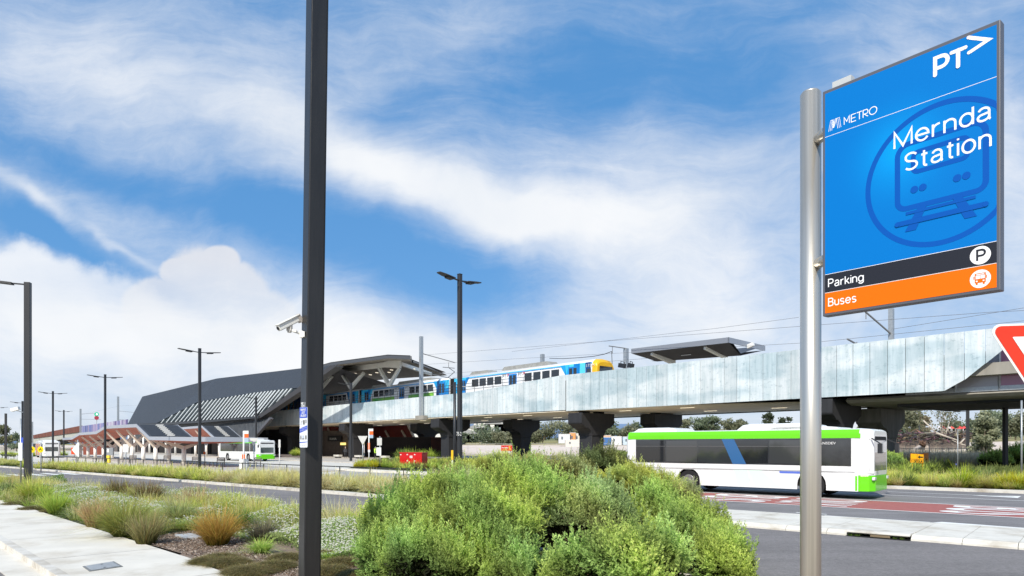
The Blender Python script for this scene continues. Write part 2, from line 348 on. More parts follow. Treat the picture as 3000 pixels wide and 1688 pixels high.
        m1=nd('ShaderNodeMapRange'); m1.interpolation_type='SMOOTHSTEP'; m1.inputs[1].default_value=1.06; m1.inputs[2].default_value=.62; L.new(q,m1.inputs[0])
        fade=nd('ShaderNodeMapRange'); fade.inputs[1].default_value=(H-y1)/F; fade.inputs[2].default_value=(H-y0)/F; L.new(w,fade.inputs[0])
        c=nd('ShaderNodeMix',data_type='RGBA'); c.inputs[6].default_value=(*cbot,1); c.inputs[7].default_value=(*ctop,1); L.new(mth('ADD',fade.outputs[0],mth('MULTIPLY',mth('SUBTRACT',nn.outputs['Fac'],.5),.9),True),c.inputs[0])
        o=nd('ShaderNodeMix',data_type='RGBA'); L.new(mth('MULTIPLY',m1.outputs[0],mth('MULTIPLY_ADD',fade.outputs[0],.55) if False else mth('ADD',mth('MULTIPLY',fade.outputs[0],.6),.22)),o.inputs[0]); L.new(prev,o.inputs[6]); L.new(c.outputs[2],o.inputs[7]); return o.outputs[2]
    res=cumulus([(40,960,330,262,0),(250,1010,300,240,0)],mx.outputs[2],(8.9,9.1,9.4),(8.4,8.7,9.1),760,1000)
    res=cumulus([(585,900,150,190,0),(455,900,110,95,20),(690,890,120,130,0),(780,960,110,120,0),(520,800,60,50,0),(640,765,70,50,0)],res,(7.7,7.75,8.1),(8.6,8.8,9.0),760,1000)
    L.new(res,bg.inputs['Color'])
    bg.inputs['Strength'].default_value=.106
build_world()
W.cycles.sampling_method='MANUAL'; W.cycles.sample_map_resolution=512
# ================================================================ SETTING
def ground_z(x,y):
    d=M[0]*x+M[1]*y-80
    if d<=0: return 0.
    e=x*V[0]+y*V[1]
    base=min(9.,.024*d)
    right=max(0,min(1,(e+60)/60))*max(0,min(1,d/35))*2.2
    return base+right
def build_ground():
    mb=MB(); rs_=[0,6,12,20,30,45,60,75,90,105,120,135,150,170,195,225,260,310,380,480,650,900,1300,2000,3200,5000,9000]
    na=96; idx={}
    for i,r in enumerate(rs_):
        for k in range(na):
            a=2*math.pi*k/na; x=r*math.sin(a); y=r*math.cos(a); idx[i,k]=len(mb.v); mb.v.append(Vector((x,y,ground_z(x,y))))
    for i in range(len(rs_)-1):
        for k in range(na):
            k2=(k+1)%na
            mb.f.append([idx[i,k],idx[i,k2],idx[i+1,k2],idx[i+1,k]] if i else [idx[0,0],idx[1,k2],idx[1,k]]); mb.mi.append(0); mb.smooth.add(len(mb.f)-1)
    m=bpy.data.materials.new('field_ground'); m.use_nodes=True; nt=m.node_tree; L=nt.links; b=nt.nodes['Principled BSDF']; b.inputs['Roughness'].default_value=.95; b.inputs['Specular IOR Level'].default_value=.1
    tc=nt.nodes.new('ShaderNodeTexCoord'); dp=nt.nodes.new('ShaderNodeVectorMath'); dp.operation='DOT_PRODUCT'; dp.inputs[1].default_value=(M[0],M[1],0); L.new(tc.outputs['Object'],dp.inputs[0])
    n=nt.nodes.new('ShaderNodeTexNoise'); n.inputs['Scale'].default_value=.035; n.inputs['Detail'].default_value=9; n.inputs['Roughness'].default_value=.65; L.new(tc.outputs['Object'],n.inputs['Vector'])
    ms=nt.nodes.new('ShaderNodeMath'); ms.operation='MULTIPLY_ADD'; ms.inputs[1].default_value=60; L.new(n.outputs['Fac'],ms.inputs[0]); L.new(dp.outputs['Value'],ms.inputs[2])
    mr=nt.nodes.new('ShaderNodeMapRange'); mr.inputs[1].default_value=0; mr.inputs[2].default_value=500; L.new(ms.outputs[0],mr.inputs[0])
    r=nt.nodes.new('ShaderNodeValToRGB'); els=r.color_ramp.elements
    els[0].position=0; els[0].color=(.42,.36,.28,1); els[1].position=1; els[1].color=(.12,.15,.10,1)
    for p,c in ((.20,(.42,.36,.28)),(.225,(.13,.14,.045)),(.235,(.62,.52,.44)),(.36,(.68,.58,.50)),(.40,(.60,.50,.40)),(.43,(.32,.28,.13)),(.60,(.27,.25,.11)),(.72,(.16,.17,.09))):
        e=els.new(p); e.color=(*c,1)
    L.new(mr.outputs[0],r.inputs[0])
    n2=nt.nodes.new('ShaderNodeTexNoise'); n2.inputs['Scale'].default_value=.5; n2.inputs['Detail'].default_value=8; L.new(tc.outputs['Object'],n2.inputs['Vector'])
    mx=nt.nodes.new('ShaderNodeMix'); mx.data_type='RGBA'; mx.blend_type='OVERLAY'; mx.inputs[0].default_value=.6; L.new(r.outputs[0],mx.inputs[6]); L.new(n2.outputs['Fac'],mx.inputs[7]); L.new(mx.outputs[2],b.inputs['Base Color'])
    struct('ground',mb,m)
build_ground()
def hills():
    m=mat('hazy_hill',(.15,.22,.33),1,var=.25,scale=.004,spec=0)  # distance haze put into the hill colour as blue
    for j,(Y,zt,x0,x1,sd_,c) in enumerate(((3000,118,-900,1500,3,m),(3600,190,-2600,1300,9,m))):
        mb=MB(); rnd=random.Random(sd_); n=60; k1=rnd.uniform(0,6)
        prev=None
        for i in range(n+1):
            t=i/n; x=x0+(x1-x0)*t; z=zt*math.sin(math.pi*t)**.6*(.72+.2*math.sin(t*5+k1)+.08*math.sin(t*17+k1*2)+.04*rnd.random())
            cur=(Vector((x,Y-500,0)),Vector((x,Y,z)),Vector((x,Y+900,0)))
            if prev:
                for a in (0,1): mb.poly([prev[a],cur[a],cur[a+1],prev[a+1]]); mb.smooth.add(len(mb.f)-1)
            prev=cur
        struct('distant_hill',mb,c)
hills()
def RP(s0,s1,t0,t1): return [RW(s0,t0),RW(s1,t0),RW(s1,t1),RW(s0,t1)]
# asphalt
sheet('access_road',RP(-140,60,9.5,17.2),.008,ASPH2)
sheet('bus_road',RP(-24,90,19.9,37.1),.008,ASPH)
sheet('back_road',[RW(-140,21.6),RW(-23.9,21.6),RW(-23.9,45),RW(-140,45)],.012,mat('apron_asphalt',(.36,.345,.33),.9,var=.12,scale=.5,bump=.2))
# near kerb of the planted bed
kerbm=CONC
def strip(name,s0,s1,t0,t1,z1,m,z0=-.05): return slab(name,RP(s0,s1,t0,t1),z0,z1,m)
sE=rs(2600,9.7)
strip('kerb',-140,40,9.55,9.72,.12,CONC)
strip('garden_bed',-140,40,5.9,9.55,.09,SOIL)
# mulch patch is a thin sheet on the bed
def bedz(): return .098
mp=[G(455,1572,.1),G(560,1556,.1),G(760,1570,.1),G(800,1640,.1),G(700,1668,.1),G(640,1652,.1),G(500,1612,.1),G(430,1592,.1)]
sheet('mulch',mp,.098,MULCH)
sheet('mulch',[RW(rs(660,5.5),4.0),RW(40,4.0),RW(40,9.5),RW(rs(760,9.5),9.5)],.096,MULCH)
# footpath: its two edges as surveyed from the photo
pa=G(0,1462,.12); pb=G(680,1688,.12); d=(pb-pa).normalized()
ka=G(0,1567,.12); kb=G(210,1688,.12); dk=(kb-ka).normalized()
p0=pa-d*60; k0=ka-dk*60
pend=G(575,1641,.12); pe2=G(600,1655,.12); pe3=G(690,1690,.12); pe4=pe3+d*2.2
path=[k0,ka,kb,kb+dk*9,pe4+Vector((.4,-3.2,0)),pe4,pe3,pe2,pend,pa,p0]
mbp=MB(); mbp.prism([Vector((q.x,q.y,-.02)) for q in path],(0,0,.14)); struct('footpath',mbp,CONCP)
nrm=Vector((-dk.y,dk.x,0)); nrm=nrm if nrm.dot(Vector((1,1,0)))<0 else -nrm
def kstrip(name,o0,o1,z0,z1,m,zt=None):
    a=k0+nrm*o0; b=kb+dk*9+nrm*o0; c=kb+dk*9+nrm*o1; e=k0+nrm*o1
    mb=MB(); mb.prism([Vector((q.x,q.y,z0)) for q in (a,b,c,e)],(0,0,z1-z0)); return struct(name,mb,m)
kstrip('kerb',.004,.16,-.05,.127,CONC); kstrip('gutter',.16,.62,-.05,.02,CONCP)
kk=k0+nrm*.62; kz=kb+dk*9+nrm*.62
sheet('street',[kk,kz,kz+nrm*30,kk+nrm*30],.006,ASPH2)
# expansion joints in the path
mj=MB()
for i in range(-6,14):
    c=ka+dk*(i*3.4+1.2); 
    q=c-nrm*1.84; w=dk*.008
    mj.poly([Vector((p.x,p.y,.1245)) for p in (c-w,c+w,q+w,q-w)])
struct('path_joints',mj,mat('joint_grey',(.3,.28,.25),.9))
# steel pit lid in the path
cl=[G(242,1661,.12),G(333,1646,.12),G(360,1661,.12),G(262,1675,.12)]
lid=thing('pit_lid','grey steel pit lid set flush in the pale footpath','pit lid',(cl[0].x,cl[0].y,.12))
mb=MB(); mb.prism([Vector((p.x,p.y,.118)) for p in cl],(0,0,.012)); mb.build('frame',mat('lid_frame',(.22,.22,.21),.6,metal=.3,var=.2,scale=8),lid)
cc=sum(cl,Vector())/4; mb=MB(); mb.prism([Vector((cc.x+(p.x-cc.x)*.86,cc.y+(p.y-cc.y)*.86,.13)) for p in cl],(0,0,.006)); mb.build('cover',mat('lid_cover',(.4,.41,.41),.5,metal=.3,var=.2,scale=14,bump=.5),lid)
mb=MB()
for f_ in ((.0,.45),(.1,-.4)):
    q=cc+(cl[1]-cl[0])*f_[0]*.5+(cl[3]-cl[0])*f_[1]*.75; mb=MB(); mb.tube((q.x,q.y,.135),(q.x,q.y,.1375),.022); mb.build('lifting_hole',BLACK,lid)
cl=[G(511,1571,.1),G(560,1567,.1),G(592,1577,.1),G(540,1580,.1)]
lid=thing('pit_lid','small grey concrete pit lid lying in the bark mulch','pit lid',(cl[0].x,cl[0].y,.1))
mb=MB(); mb.prism([Vector((p.x,p.y,.09)) for p in cl],(0,0,.05)); mb.build('cover',mat('lid_conc',(.4,.41,.42),.8,var=.1,scale=5),lid,bevel=.01)
# white median / islands
strip('kerb',-140,rs(60,17.13),17.0,17.32,.13,CONC)
strip('kerb',rs(112,17.13),rs(1420,17.13),17.0,17.32,.13,CONC)
strip('median_bed',rs(112,17.32),rs(2120,17.2),17.32,20.6,.09,SOIL)
strip('median_bed',-140,rs(60,17.32),17.32,21.4,.09,SOIL)
strip('crossing_path',rs(60,17.4)+.02,rs(112,17.4)-.02,17.02,22.5,.06,CONCP)
sI=rs(2040,17.13)
# right concrete median with a bevelled kerb and a drain inlet
def island():
    s0,s1=rs(2000,17.13),60
    a,b=rs(2480,17.0),rs(2667,17.0)        # inlet
    mb=MB()
    def seg(x0,x1,f=1.):
        pr=[(17.02,-.05),(17.02,.05),(17.16,.13),(20.0,.15),(20.12,-.05)]
        mb.prism([RW(x0,t,z) for t,z in pr],RW(x1-x0,0))
    s=s0
    cuts=[s0,rs(2160,17),rs(2300,17),a-.45,a]
    for x0,x1 in zip(cuts[:-1],cuts[1:]): seg(x0+.006,x1-.006)
    # back part behind inlet
    mb.prism([RW(a,t,z) for t,z in ((17.42,-.05),(17.42,.145),(20.0,.15),(20.12,-.05))],RW(b-a,0))
    x=b
    for k in range(30): seg(x+.006,x+.95-.006 if k<2 else x+1.6-.006); x+=.95 if k<2 else 1.6
    mcm=mat('median_conc',(.66,.63,.56),.8,var=.1,scale=2.2,bump=.25,bscale=40); grime(mcm,.6,.9); o=struct('median',mb,mcm)
    lin=thing('drain_inlet','concrete kerb drain inlet with dark slot and weeds','drain',tuple(RW((a+b)/2,17.1)))
    mb=MB(); mb.prism([RW(a+.01,t,z) for t,z in ((16.98,.095),(16.98,.125),(17.06,.15),(17.43,.155),(17.43,.095))],RW(b-a-.02,0)); mb.build('lintel',CONC,lin,bevel=.008)
    mb=MB(); mb.prism([RW(a,t,z) for t,z in ((16.93,.009),(16.93,.02),(17.4,.02),(17.4,.009))],RW(b-a,0)); mb.build('sill',BLACK,lin)
    mb=MB(); mb.box(a+.5,a+.9,17.0,17.03,.03,.094,lambda x,y,z:RW(x,y,z)); mb.build('grate_plate',mat('rusty',(.2,.15,.09),.8),lin)
    pts=[];cs=[]
    for s_ in (a+.1,a+.2,b-.15,b-.3,a+.25):
        v_,c_=tussock_geo(tuple(RW(s_,16.98,.015)),.09,.12,26,(.08,.16,.02),(.2,.3,.05),w=.004); pts.append(v_);cs.append(c_)
    inv=np.array(lin.location); 
    for nm_,a_,b_ in (('weeds',0,2),('weeds',2,4),('weeds',4,5)): np_mesh(nm_,np.concatenate(pts[a_:b_])-inv,np.concatenate(cs[a_:b_]),lin)
    # nose of the inner divider seen right of the sign pole
island()
mb=MB(); 
# road paint
def paint(name,pts,m=WHITEP,z=.014):
    mb=MB(); mb.poly([Vector((p.x,p.y,z)) for p in pts]); o=struct(name,mb,m)
    if o.data.polygons[0].normal.z<0: o.data.flip_normals()
    return o
sheet('bus_lane',RP(-18,60,24.5,28.35),.013,REDP)
def lines():
    mb=MB()
    def r_(s0,s1,t0,t1): mb.poly([RW(s0,t0,.018),RW(s1,t0,.018),RW(s1,t1,.018),RW(s0,t1,.018)])
    r_(-18,60,24.4,24.55); r_(-18,60,28.3,28.45)
    r_(-20,60,31.9,32.03)
    for k in range(0,8): 
        s=rs(2600,34.3)+k*2.6
        r_(s,s+2.0 if k%2 else s+2.6,34.2,34.32)
    # turning arrow/marks
    s=rs(2850,34.4); mb.poly([RW(s,34.0,.018),RW(s+1.6,33.5,.018),RW(s+1.6,34.9,.018)])
    s=rs(2330,21.7); r_(s,s+.9,21.7,21.85)
    r_(rs(2410,21.2),rs(2720,21.2),21.3,21.42); s=rs(2712,21.2)
    mb.poly([RW(s,21.0,.018),RW(s+.3,21.7,.018),RW(s+3.2,21.35,.018),RW(s+1.2,21.0,.018)])
    # BUS ONLY lettering on the lane, read along the lane
    def lt(txt,s0,slen,t0,tlen,flip=False):
        v,f=text_polys(txt,1.,1.05,.015); xs=[a[0] for a in v];ys=[a[1] for a in v]; x0,x1,y0,y1=min(xs),max(xs),min(ys),max(ys); i=len(mb.v)
        for a in v:
            fx=(a[0]-x0)/(x1-x0); fy=(a[1]-y0)/(y1-y0)
            mb.v.append(RW(s0+slen*fy,t0+tlen*(1-fx),.019))
        for q in f: mb.f.append([i+k for k in q]); mb.mi.append(0)
    lt('BUS',rs(2060,26.4),3.0,24.9,3.1); lt('BUS',rs(2770,26.4),3.0,24.9,3.1); lt('ONLY',rs(2300,26.4),2.6,24.9,3.1)
    struct('road_markings',mb,WHITEP)
    mb=MB()
    for k in range(7):
        t0=9.9+k*1.05; s=rs(60,13.5)
        mb.poly([RW(s-2.2,t0,.016),RW(s+2.2,t0,.016),RW(s+2.2,t0+.5,.016),RW(s-2.2,t0+.5,.016)])
    for k in range(5):
        s=rs(950,32.5)-2+k*2.6; mb.poly([RW(s,32.4,.02),RW(s+1.2,32.4,.02),RW(s+1.2,32.52,.02),RW(s,32.52,.02)])
    struct('road_markings',mb,WHITEP)
lines()
# interchange apron (pale concrete), far side
ap=[G(-500,1345),G(60,1352),G(250,1364),G(420,1376),G(700,1396),G(955,1399),G(1000,1377.5),G(1200,1383),G(1390,1388),G(1400,1352),VW(-30,62),VW(-30,76),VW(-260,76),VW(-300,20)]
sheet('bus_apron',ap,.022,mat('apron_conc',(.60,.57,.51),.85,var=.1,scale=.5,bump=.1))
def plat(name,s0,s1,m0,m1,z1,m): slab(name,[VW(s0,m0),VW(s1,m0),VW(s1,m1),VW(s0,m1)],.0,z1,m)
plat('bus_platform',vs(190,21)-8,vs(850,21),18.2,25.5,.12,PAVE)
plat('station_forecourt',vs(330,38),vs(1290,40),38.2,74,.13,PAVE)
# garden bed with white kerb on the right of the apron
gb=[G(1008,1379),G(1120,1384),G(1360,1391),RW(-26,34.2),RW(-26,45),G(1345,1345),G(1180,1352),G(1100,1362)]
slab('garden_bed',gb,0,.16,SOIL)
mb=MB()
kp=[G(1000,1378),G(1120,1384.5),G(1240,1389.5),G(1390,1395)]
for a,b in zip(kp[:-1],kp[1:]): mb.beam(a+Vector((0,0,.07)),b+Vector((0,0,.07)),1.1,.2)
struct('kerb',mb,CONCP)
# far kerb and beds on the right
strip('kerb',rs(1900,36.8),60,36.75,37.3,.14,CONC)
strip('garden_bed',rs(1900,37.4),60,37.3,43.0,.1,MULCH)
strip('footpath',rs(1900,45),60,43.0,46.5,.09,mat('path_grey',(.30,.27,.24),.85,var=.1,scale=1))
strip('garden_bed',rs(1900,49),60,46.5,60.0,.09,SOIL)
fp=[G(2700,1366),G(2800,1357),G(2802,1366),G(2790,1371),G(2690,1373)]
# ================================================================ VIADUCT AND STATION
def cladding_mat():
    m=bpy.data.materials.new('galvanised_cladding'); m.use_nodes=True; nt=m.node_tree; L=nt.links; b=nt.nodes['Principled BSDF']
    b.inputs['Metallic'].default_value=.12; b.inputs['Roughness'].default_value=.4
    a=nt.nodes.new('ShaderNodeAttribute'); a.attribute_name='Col'
    tc=nt.nodes.new('ShaderNodeTexCoord')
    def noise(scale,det,sx,rough=.6):
        mp=nt.nodes.new('ShaderNodeMapping'); mp.inputs['Scale'].default_value=sx; n=nt.nodes.new('ShaderNodeTexNoise'); n.inputs['Scale'].default_value=scale; n.inputs['Detail'].default_value=det; n.inputs['Roughness'].default_value=rough
        L.new(tc.outputs['Object'],mp.inputs[0]); L.new(mp.outputs[0],n.inputs['Vector']); return n.outputs['Fac']
    def ramp(f,p0,p1,c0,c1):
        r=nt.nodes.new('ShaderNodeValToRGB'); r.color_ramp.elements[0].position=p0; r.color_ramp.elements[1].position=p1; r.color_ramp.elements[0].color=(*c0,1); r.color_ramp.elements[1].color=(*c1,1); L.new(f,r.inputs[0]); return r.outputs[0]
    def mul(x,y,f=1.):
        q=nt.nodes.new('ShaderNodeMix'); q.data_type='RGBA'; q.blend_type='MULTIPLY'; q.inputs[0].default_value=f; L.new(x,q.inputs[6]); L.new(y,q.inputs[7]); return q.outputs[2]
    streak=ramp(noise(1.1,9,(2.4,2.4,.22),.72),.34,.6,(.62,.70,.71),(1,1,1))
    cloud=ramp(noise(.16,4,(1,1,3.2),.5),.38,.52,(.56,.68,.73),(1,1,1))  # sky and cloud reflections painted in, with dark stain blotches
    spots=ramp(noise(2.6,8,(1,1,1.6),.75),.34,.46,(.50,.58,.61),(1,1,1))
    c=mul(mul(mul(a.outputs['Color'],streak,.75),cloud,.7),spots,.6)
    L.new(c,b.inputs['Base Color']); return m
CLAD=cladding_mat()
def boxes_np(name,boxes,cols,mats,parent=None):
    """list of 8-corner boxes -> one mesh with a colour per box"""
    vv=[];cc=[]
    for p,c in zip(boxes,cols):
        for f in ((3,2,1,0),(4,5,6,7),(0,1,5,4),(1,2,6,5),(2,3,7,6),(3,0,4,7)):
            vv+=[tuple(p[k]) for k in f]; cc+=[c]*4
    vv=np.array(vv)
    if parent is not None: vv=vv-np.array(parent.location)
    o=np_mesh(name,vv,np.array(cc),parent,mats=mats)
    return o
vi=thing('viaduct','long elevated rail viaduct clad in pale galvanised panels on black piers','viaduct',(0,0,0))
sJ=vs(1658,50)           # joint between low and high parapet
sEnd=vs(2785,50); sTip=vs(2985,50); sL=vs(1190,50)-120
def topz(s):
    a=vs(1385,50); b=vs(1640,50)
    if s<=a: return 8.5
    if s>=b: return 9.32+ (0.0)
    return 8.5+(9.32-8.5)*((s-a)/(b-a))
def botz(s): return 5.72 if s<sJ-25 else 5.6
boxes=[];cols=[]; rr=random.Random(3); s=sL
while s<sTip:
    w=1.14 if s>sJ-6 else .9
    if s<sJ<s+w: w=sJ-s+.0001
    s2=min(s+w,sTip); g=.016
    b0=5.72 if s<sJ else 5.62; b1=b0; t0,t1=topz(s),topz(s2)
    if s2>sEnd:
        kf=lambda q:5.62+(8.6-5.62)*max(0,(q-sEnd)/(sTip-sEnd))
        b0,b1=kf(s),kf(s2)
    mo=50.0+rr.uniform(-.006,.006)
    P8=[VW(s+g,mo,b0),VW(s2-g,mo,b1),VW(s2-g,mo+.05,b1),VW(s+g,mo+.05,b0),VW(s+g,mo,t0),VW(s2-g,mo,t1),VW(s2-g,mo+.05,t1),VW(s+g,mo+.05,t0)]
    boxes.append(P8); k=rr.uniform(.84,1.03); cols.append((.80*k,.84*k,.845*k)); s=s2
boxes_np('cladding',boxes,cols,CLAD,vi)
mb=MB()   # backing frame, deck, soffit
s0,s1=sL,sEnd-.5
mb.box(s0,s1,50.08,50.3,5.75,8.42,lambda x,y,z:VW(x,y,z)); 
mb.box(sJ,s1,50.08,50.3,8.42,9.25,lambda x,y,z:VW(x,y,z)); mb.build('backing_frame',BLACK,vi)
mb=MB(); mb.box(s0,sEnd+40,50.35,66.0,6.5,7.25,lambda x,y,z:VW(x,y,z)); mb.build('deck',CONCD,vi)
mb=MB(); sq=vs(2300,50)
mb.prism([VW(s0,50.06,5.66),VW(sq-9,50.06,5.58),VW(sq+6,57,5.58),VW(sq+9,65.2,5.58),VW(s0,65.2,5.66)],(0,0,.06)); mb.build('soffit',SOFF,vi)
mb=MB(); mb.box(s0,sq+9,65.2,65.5,5.5,9.0,lambda x,y,z:VW(x,y,z)); mb.build('rear_parapet',mat('dark_edge',(.05,.05,.05),.7),vi)
k=0
for m_ in (53.4,60.2):
    s=vs(1080,m_)+(m_>55)*3
    while s<sq+2:
        if s<sq-(57-m_)*1.4 or m_>56:
            mb=MB(); mb.box(s,s+1.5,m_,m_+.07,5.55,5.575,lambda x,y,z:VW(x,y,z)); mb.build('soffit_light',LITE,vi)
        s+=7.3
# black safety rail on the low parapet
mb=MB(); a=vs(750,50); b=vs(1560,50)
for z_ in (9.62,9.25,8.9): mb.beam(VW(a,50.2,z_),VW(b,50.2,z_),.05)
mb.build('handrail',BLK,vi)
s=a
while s<b:
    mb=MB(); mb.beam(VW(s,50.2,8.3),VW(s,50.2,9.64),.05); mb.build('handrail_post',BLK,vi); s+=1.75
# vertical dark joint
mb=MB(); mb.box(sJ-.03,sJ+.03,49.97,50.0,5.62,8.75,lambda x,y,z:VW(x,y,z)); mb.build('expansion_joint',BLACK,vi)
# piers: hammerheads
def pier(s,m,top,L_=5.0,Th=1.9,w=1.9,label='',shade=PIER):
    t=thing('viaduct_pier',label,'pier',tuple(VW(s,m,0)),0,'black concrete piers under the viaduct')
    R_=.9
    def prof(hw,z): return z
    pts=[(-L_/2,top),( -L_/2,top-.95)]
    for k in range(5):
        a=math.pi/2*k/4; pts.append((-L_/2+.28-.28*math.cos(a),top-.95-.28*math.sin(a)))
    pts.append((-w/2-R_,top-1.5))
    for k in range(6):
        a=math.pi/2*k/5; pts.append((-w/2-R_+R_*math.sin(a),top-1.5-R_*.9+R_*.9*math.cos(a)))
    half=pts; full=half+[(-x,z) for x,z in half[::-1]]
    # split cap and shaft
    cap=[p for p in full if p[1]>=top-2.4]
    mb=MB(); mb.prism([VW(s-Th/2,m+x,z) for x,z in full],VW(Th,0)); mb.build('pier_cap',shade,t,bevel=.03)
    mb=MB(); mb.box(s-Th/2+.08,s+Th/2-.08,m-w/2+.02,m+w/2-.02,0,top-2.3,lambda x,y,z:VW(x,y,z)); mb.build('shaft',shade,t,bevel=.05)
    mb=MB(); mb.box(s-.5,s+.5,m-1.4,m-.8,top+.003,top+.25,lambda x,y,z:VW(x,y,z)); mb.box(s-.5,s+.5,m+.8,m+1.4,top+.003,top+.25,lambda x,y,z:VW(x,y,z)); mb.build('bearing',BLACK,t)
    return t
fr=[(1733,52.6,5.4),(1320,52.6,5.5),(1043,52.6,5.5),(862,52.6,5.5)]
fl=['broad black pier of the front row, beside the round olive shrub','black pier of the front row behind the black lamp pole and low wall','black pier of the front row beside the shopfront','black pier of the front row at the dark left end under the viaduct']
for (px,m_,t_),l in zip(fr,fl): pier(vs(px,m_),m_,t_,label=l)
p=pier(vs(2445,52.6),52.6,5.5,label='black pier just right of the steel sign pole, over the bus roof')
bk=[(1528,61.4,5.5),(1938,61.4,5.5),(1250,61.4,5.5),(2580,59,5.0),(815,61.4,5.5)]
bl_=['slender black pier of the back row standing behind the red billboard','black pier of the back row above the roof of the passing bus','black pier of the back row behind the red cabinet','grey streaked pier at the right, last pier before the open field','black pier of the back row deep in shadow at the left end']
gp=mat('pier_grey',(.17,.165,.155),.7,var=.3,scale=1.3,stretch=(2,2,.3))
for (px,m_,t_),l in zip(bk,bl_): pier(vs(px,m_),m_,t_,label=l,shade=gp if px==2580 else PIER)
# girder bridge going on to the right
gd=thing('girder_bridge','weathered concrete rail girder bridge with tinted noise screen at the right','bridge',(0,0,0))
a=vs(2500,52.5)
T=lambda x,y,z:VW(x,y,z)
mb=MB(); mb.prism([VW(a,m_,z) for m_,z in ((51.4,5.55),(51.2,5.4),(51.5,5.2),(52.2,5.05),(64,5.05),(64,5.55))],VW(90,0)); mb.build('girder',CONCD,gd)
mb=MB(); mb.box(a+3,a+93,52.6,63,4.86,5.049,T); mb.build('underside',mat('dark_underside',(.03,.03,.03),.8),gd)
q=vs(2800,51.3); k=0
mb=MB(); mb.box(q-3,q+60,51.25,51.4,5.55,5.85,T); mb.build('kerb_rail',GALV,gd)
sc=[(.06,.06,.10),(.34,.33,.36),(.34,.16,.24),(.36,.34,.36),(.2,.1,.2)]
for i in range(14):
    x=q-2.4+i*2.4
    mb=MB(); mb.box(x+.08,x+2.32,51.3,51.34,5.85,8.1,T); mb.build('screen_panel',mat('screen_%d'%(i%5),sc[i%5],.2,coat=.3),gd)
    mb=MB(); mb.beam(VW(x,51.28,5.6),VW(x,51.28,8.15),.12); mb.build('screen_post',GALV,gd)
mb=MB(); z_=4.35
mb.tube(VW(a+8,51.9,4.95),VW(a+90,51.9,4.95),.07); mb.tube(VW(a+12,51.5,4.85),VW(a+90,51.5,4.85),.04); mb.build('cable_pipe',BLK,gd)
# far left approach viaduct with rust red parapet and blue/violet screen
lf=thing('approach_viaduct','distant concrete approach ramp with rust red parapet at the left','viaduct',(0,0,0))
def band(name,pts,m_,mt,th=.5,parent=lf):
    mb=MB(); mb.prism([VM(x,y,m_) for x,y in pts],Vector((M[0]*th,M[1]*th,0))); return mb.build(name,mt,parent)
band('parapet',[(97,1275),(160,1262),(238,1247),(238,1265),(97,1285)],50,mat('rust_parapet',(.16,.055,.035),.8,var=.4,scale=.5,stretch=(1,1,.1)))
band('girder',[(97,1285.5),(238,1265.5),(375,1247),(375,1262),(238,1278),(97,1300)],50.4,mat('pale_girder',(.42,.43,.38),.8,var=.1,scale=.3),8)
band('underside',[(97,1301),(238,1279),(300,1272),(300,1330),(280,1300),(238,1287),(97,1310)],52,mat('dark_underside',(.03,.03,.03),.8),6)
sn=thing('noise_screen','striped blue and violet noise screen beside the dark station roof','screen',(0,0,0))
x=236.; i=0; rnd=random.Random(5); palette=[(.05,.07,.22),(.12,.15,.36),(.22,.22,.4),(.36,.28,.42),(.45,.42,.5),(.10,.07,.2)]
while x<372:
    w=rnd.uniform(1.6,3.2); f_=(x-236)/140; t0=1249-21*f_; b0=1272-14*f_
    ci=min(5,int(rnd.random()*3+f_*3.2)); mb=MB(); mb.prism([VM(x,b0,49.6),VM(x+w-.3,b0,49.6),VM(x+w-.3,t0,49.6),VM(x,t0,49.6)],(.1,.1,0)); mb.build('screen_panel',mat('scr%d'%ci,palette[ci],.4),sn); x+=w
# ---------------------------------------------------------------- station building
st=thing('station_building','dark folded metal station hall with white diagonal battens','station',(0,0,0))
RIBB=mat('ribbed_dark_cladding',(.034,.037,.042),.5,var=.1,scale=1)
def rib_wave(m,ang_scale=(1.,1.,1.),sc=5.,st_=.6,colmix=None):
    nt=m.node_tree; L=nt.links; b=nt.nodes['Principled BSDF']; tc=nt.nodes.new('ShaderNodeTexCoord')
    dp=nt.nodes.new('ShaderNodeVectorMath'); dp.operation='DOT_PRODUCT'; dp.inputs[1].default_value=ang_scale; L.new(tc.outputs['Object'],dp.inputs[0])
    mm=nt.nodes.new('ShaderNodeMath'); mm.operation='MULTIPLY'; mm.inputs[1].default_value=sc; L.new(dp.outputs['Value'],mm.inputs[0])
    sn_=nt.nodes.new('ShaderNodeMath'); sn_.operation='SINE'; L.new(mm.outputs[0],sn_.inputs[0])
    bp=nt.nodes.new('ShaderNodeBump'); bp.inputs['Strength'].default_value=st_; bp.inputs['Distance'].default_value=.12; L.new(sn_.outputs[0],bp.inputs['Height']); L.new(bp.outputs[0],b.inputs['Normal'])
    lk=b.inputs['Base Color'].links[0].from_socket; mr=nt.nodes.new('ShaderNodeMapRange'); mr.inputs[1].default_value=.2; mr.inputs[2].default_value=1; mr.inputs[3].default_value=.85; mr.inputs[4].default_value=colmix or 1.9; L.new(sn_.outputs[0],mr.inputs[0])
    q=nt.nodes.new('ShaderNodeMix'); q.data_type='RGBA'; q.blend_type='MULTIPLY'; q.inputs[0].default_value=1; L.new(lk,q.inputs[6]); L.new(mr.outputs[0],q.inputs[7]); L.new(q.outputs[2],b.inputs['Base Color'])
rib_wave(RIBB,(V[0]*.8,V[1]*.8,-.75),11.,.35)
ARCH=[(969,1071,47.5),(883,1079,48.5),(750,1095,48.8),(635,1109,49),(532,1134,49),(417,1162,49),(374,1243,44.5),(459,1240,44)]
topS=[(459,1239),(579,1178),(750,1150),(876,1136)]; botS=[(459,1240),(600,1231),(757,1219)]
def vp(x,y,m_): return VM(x,y,m_)
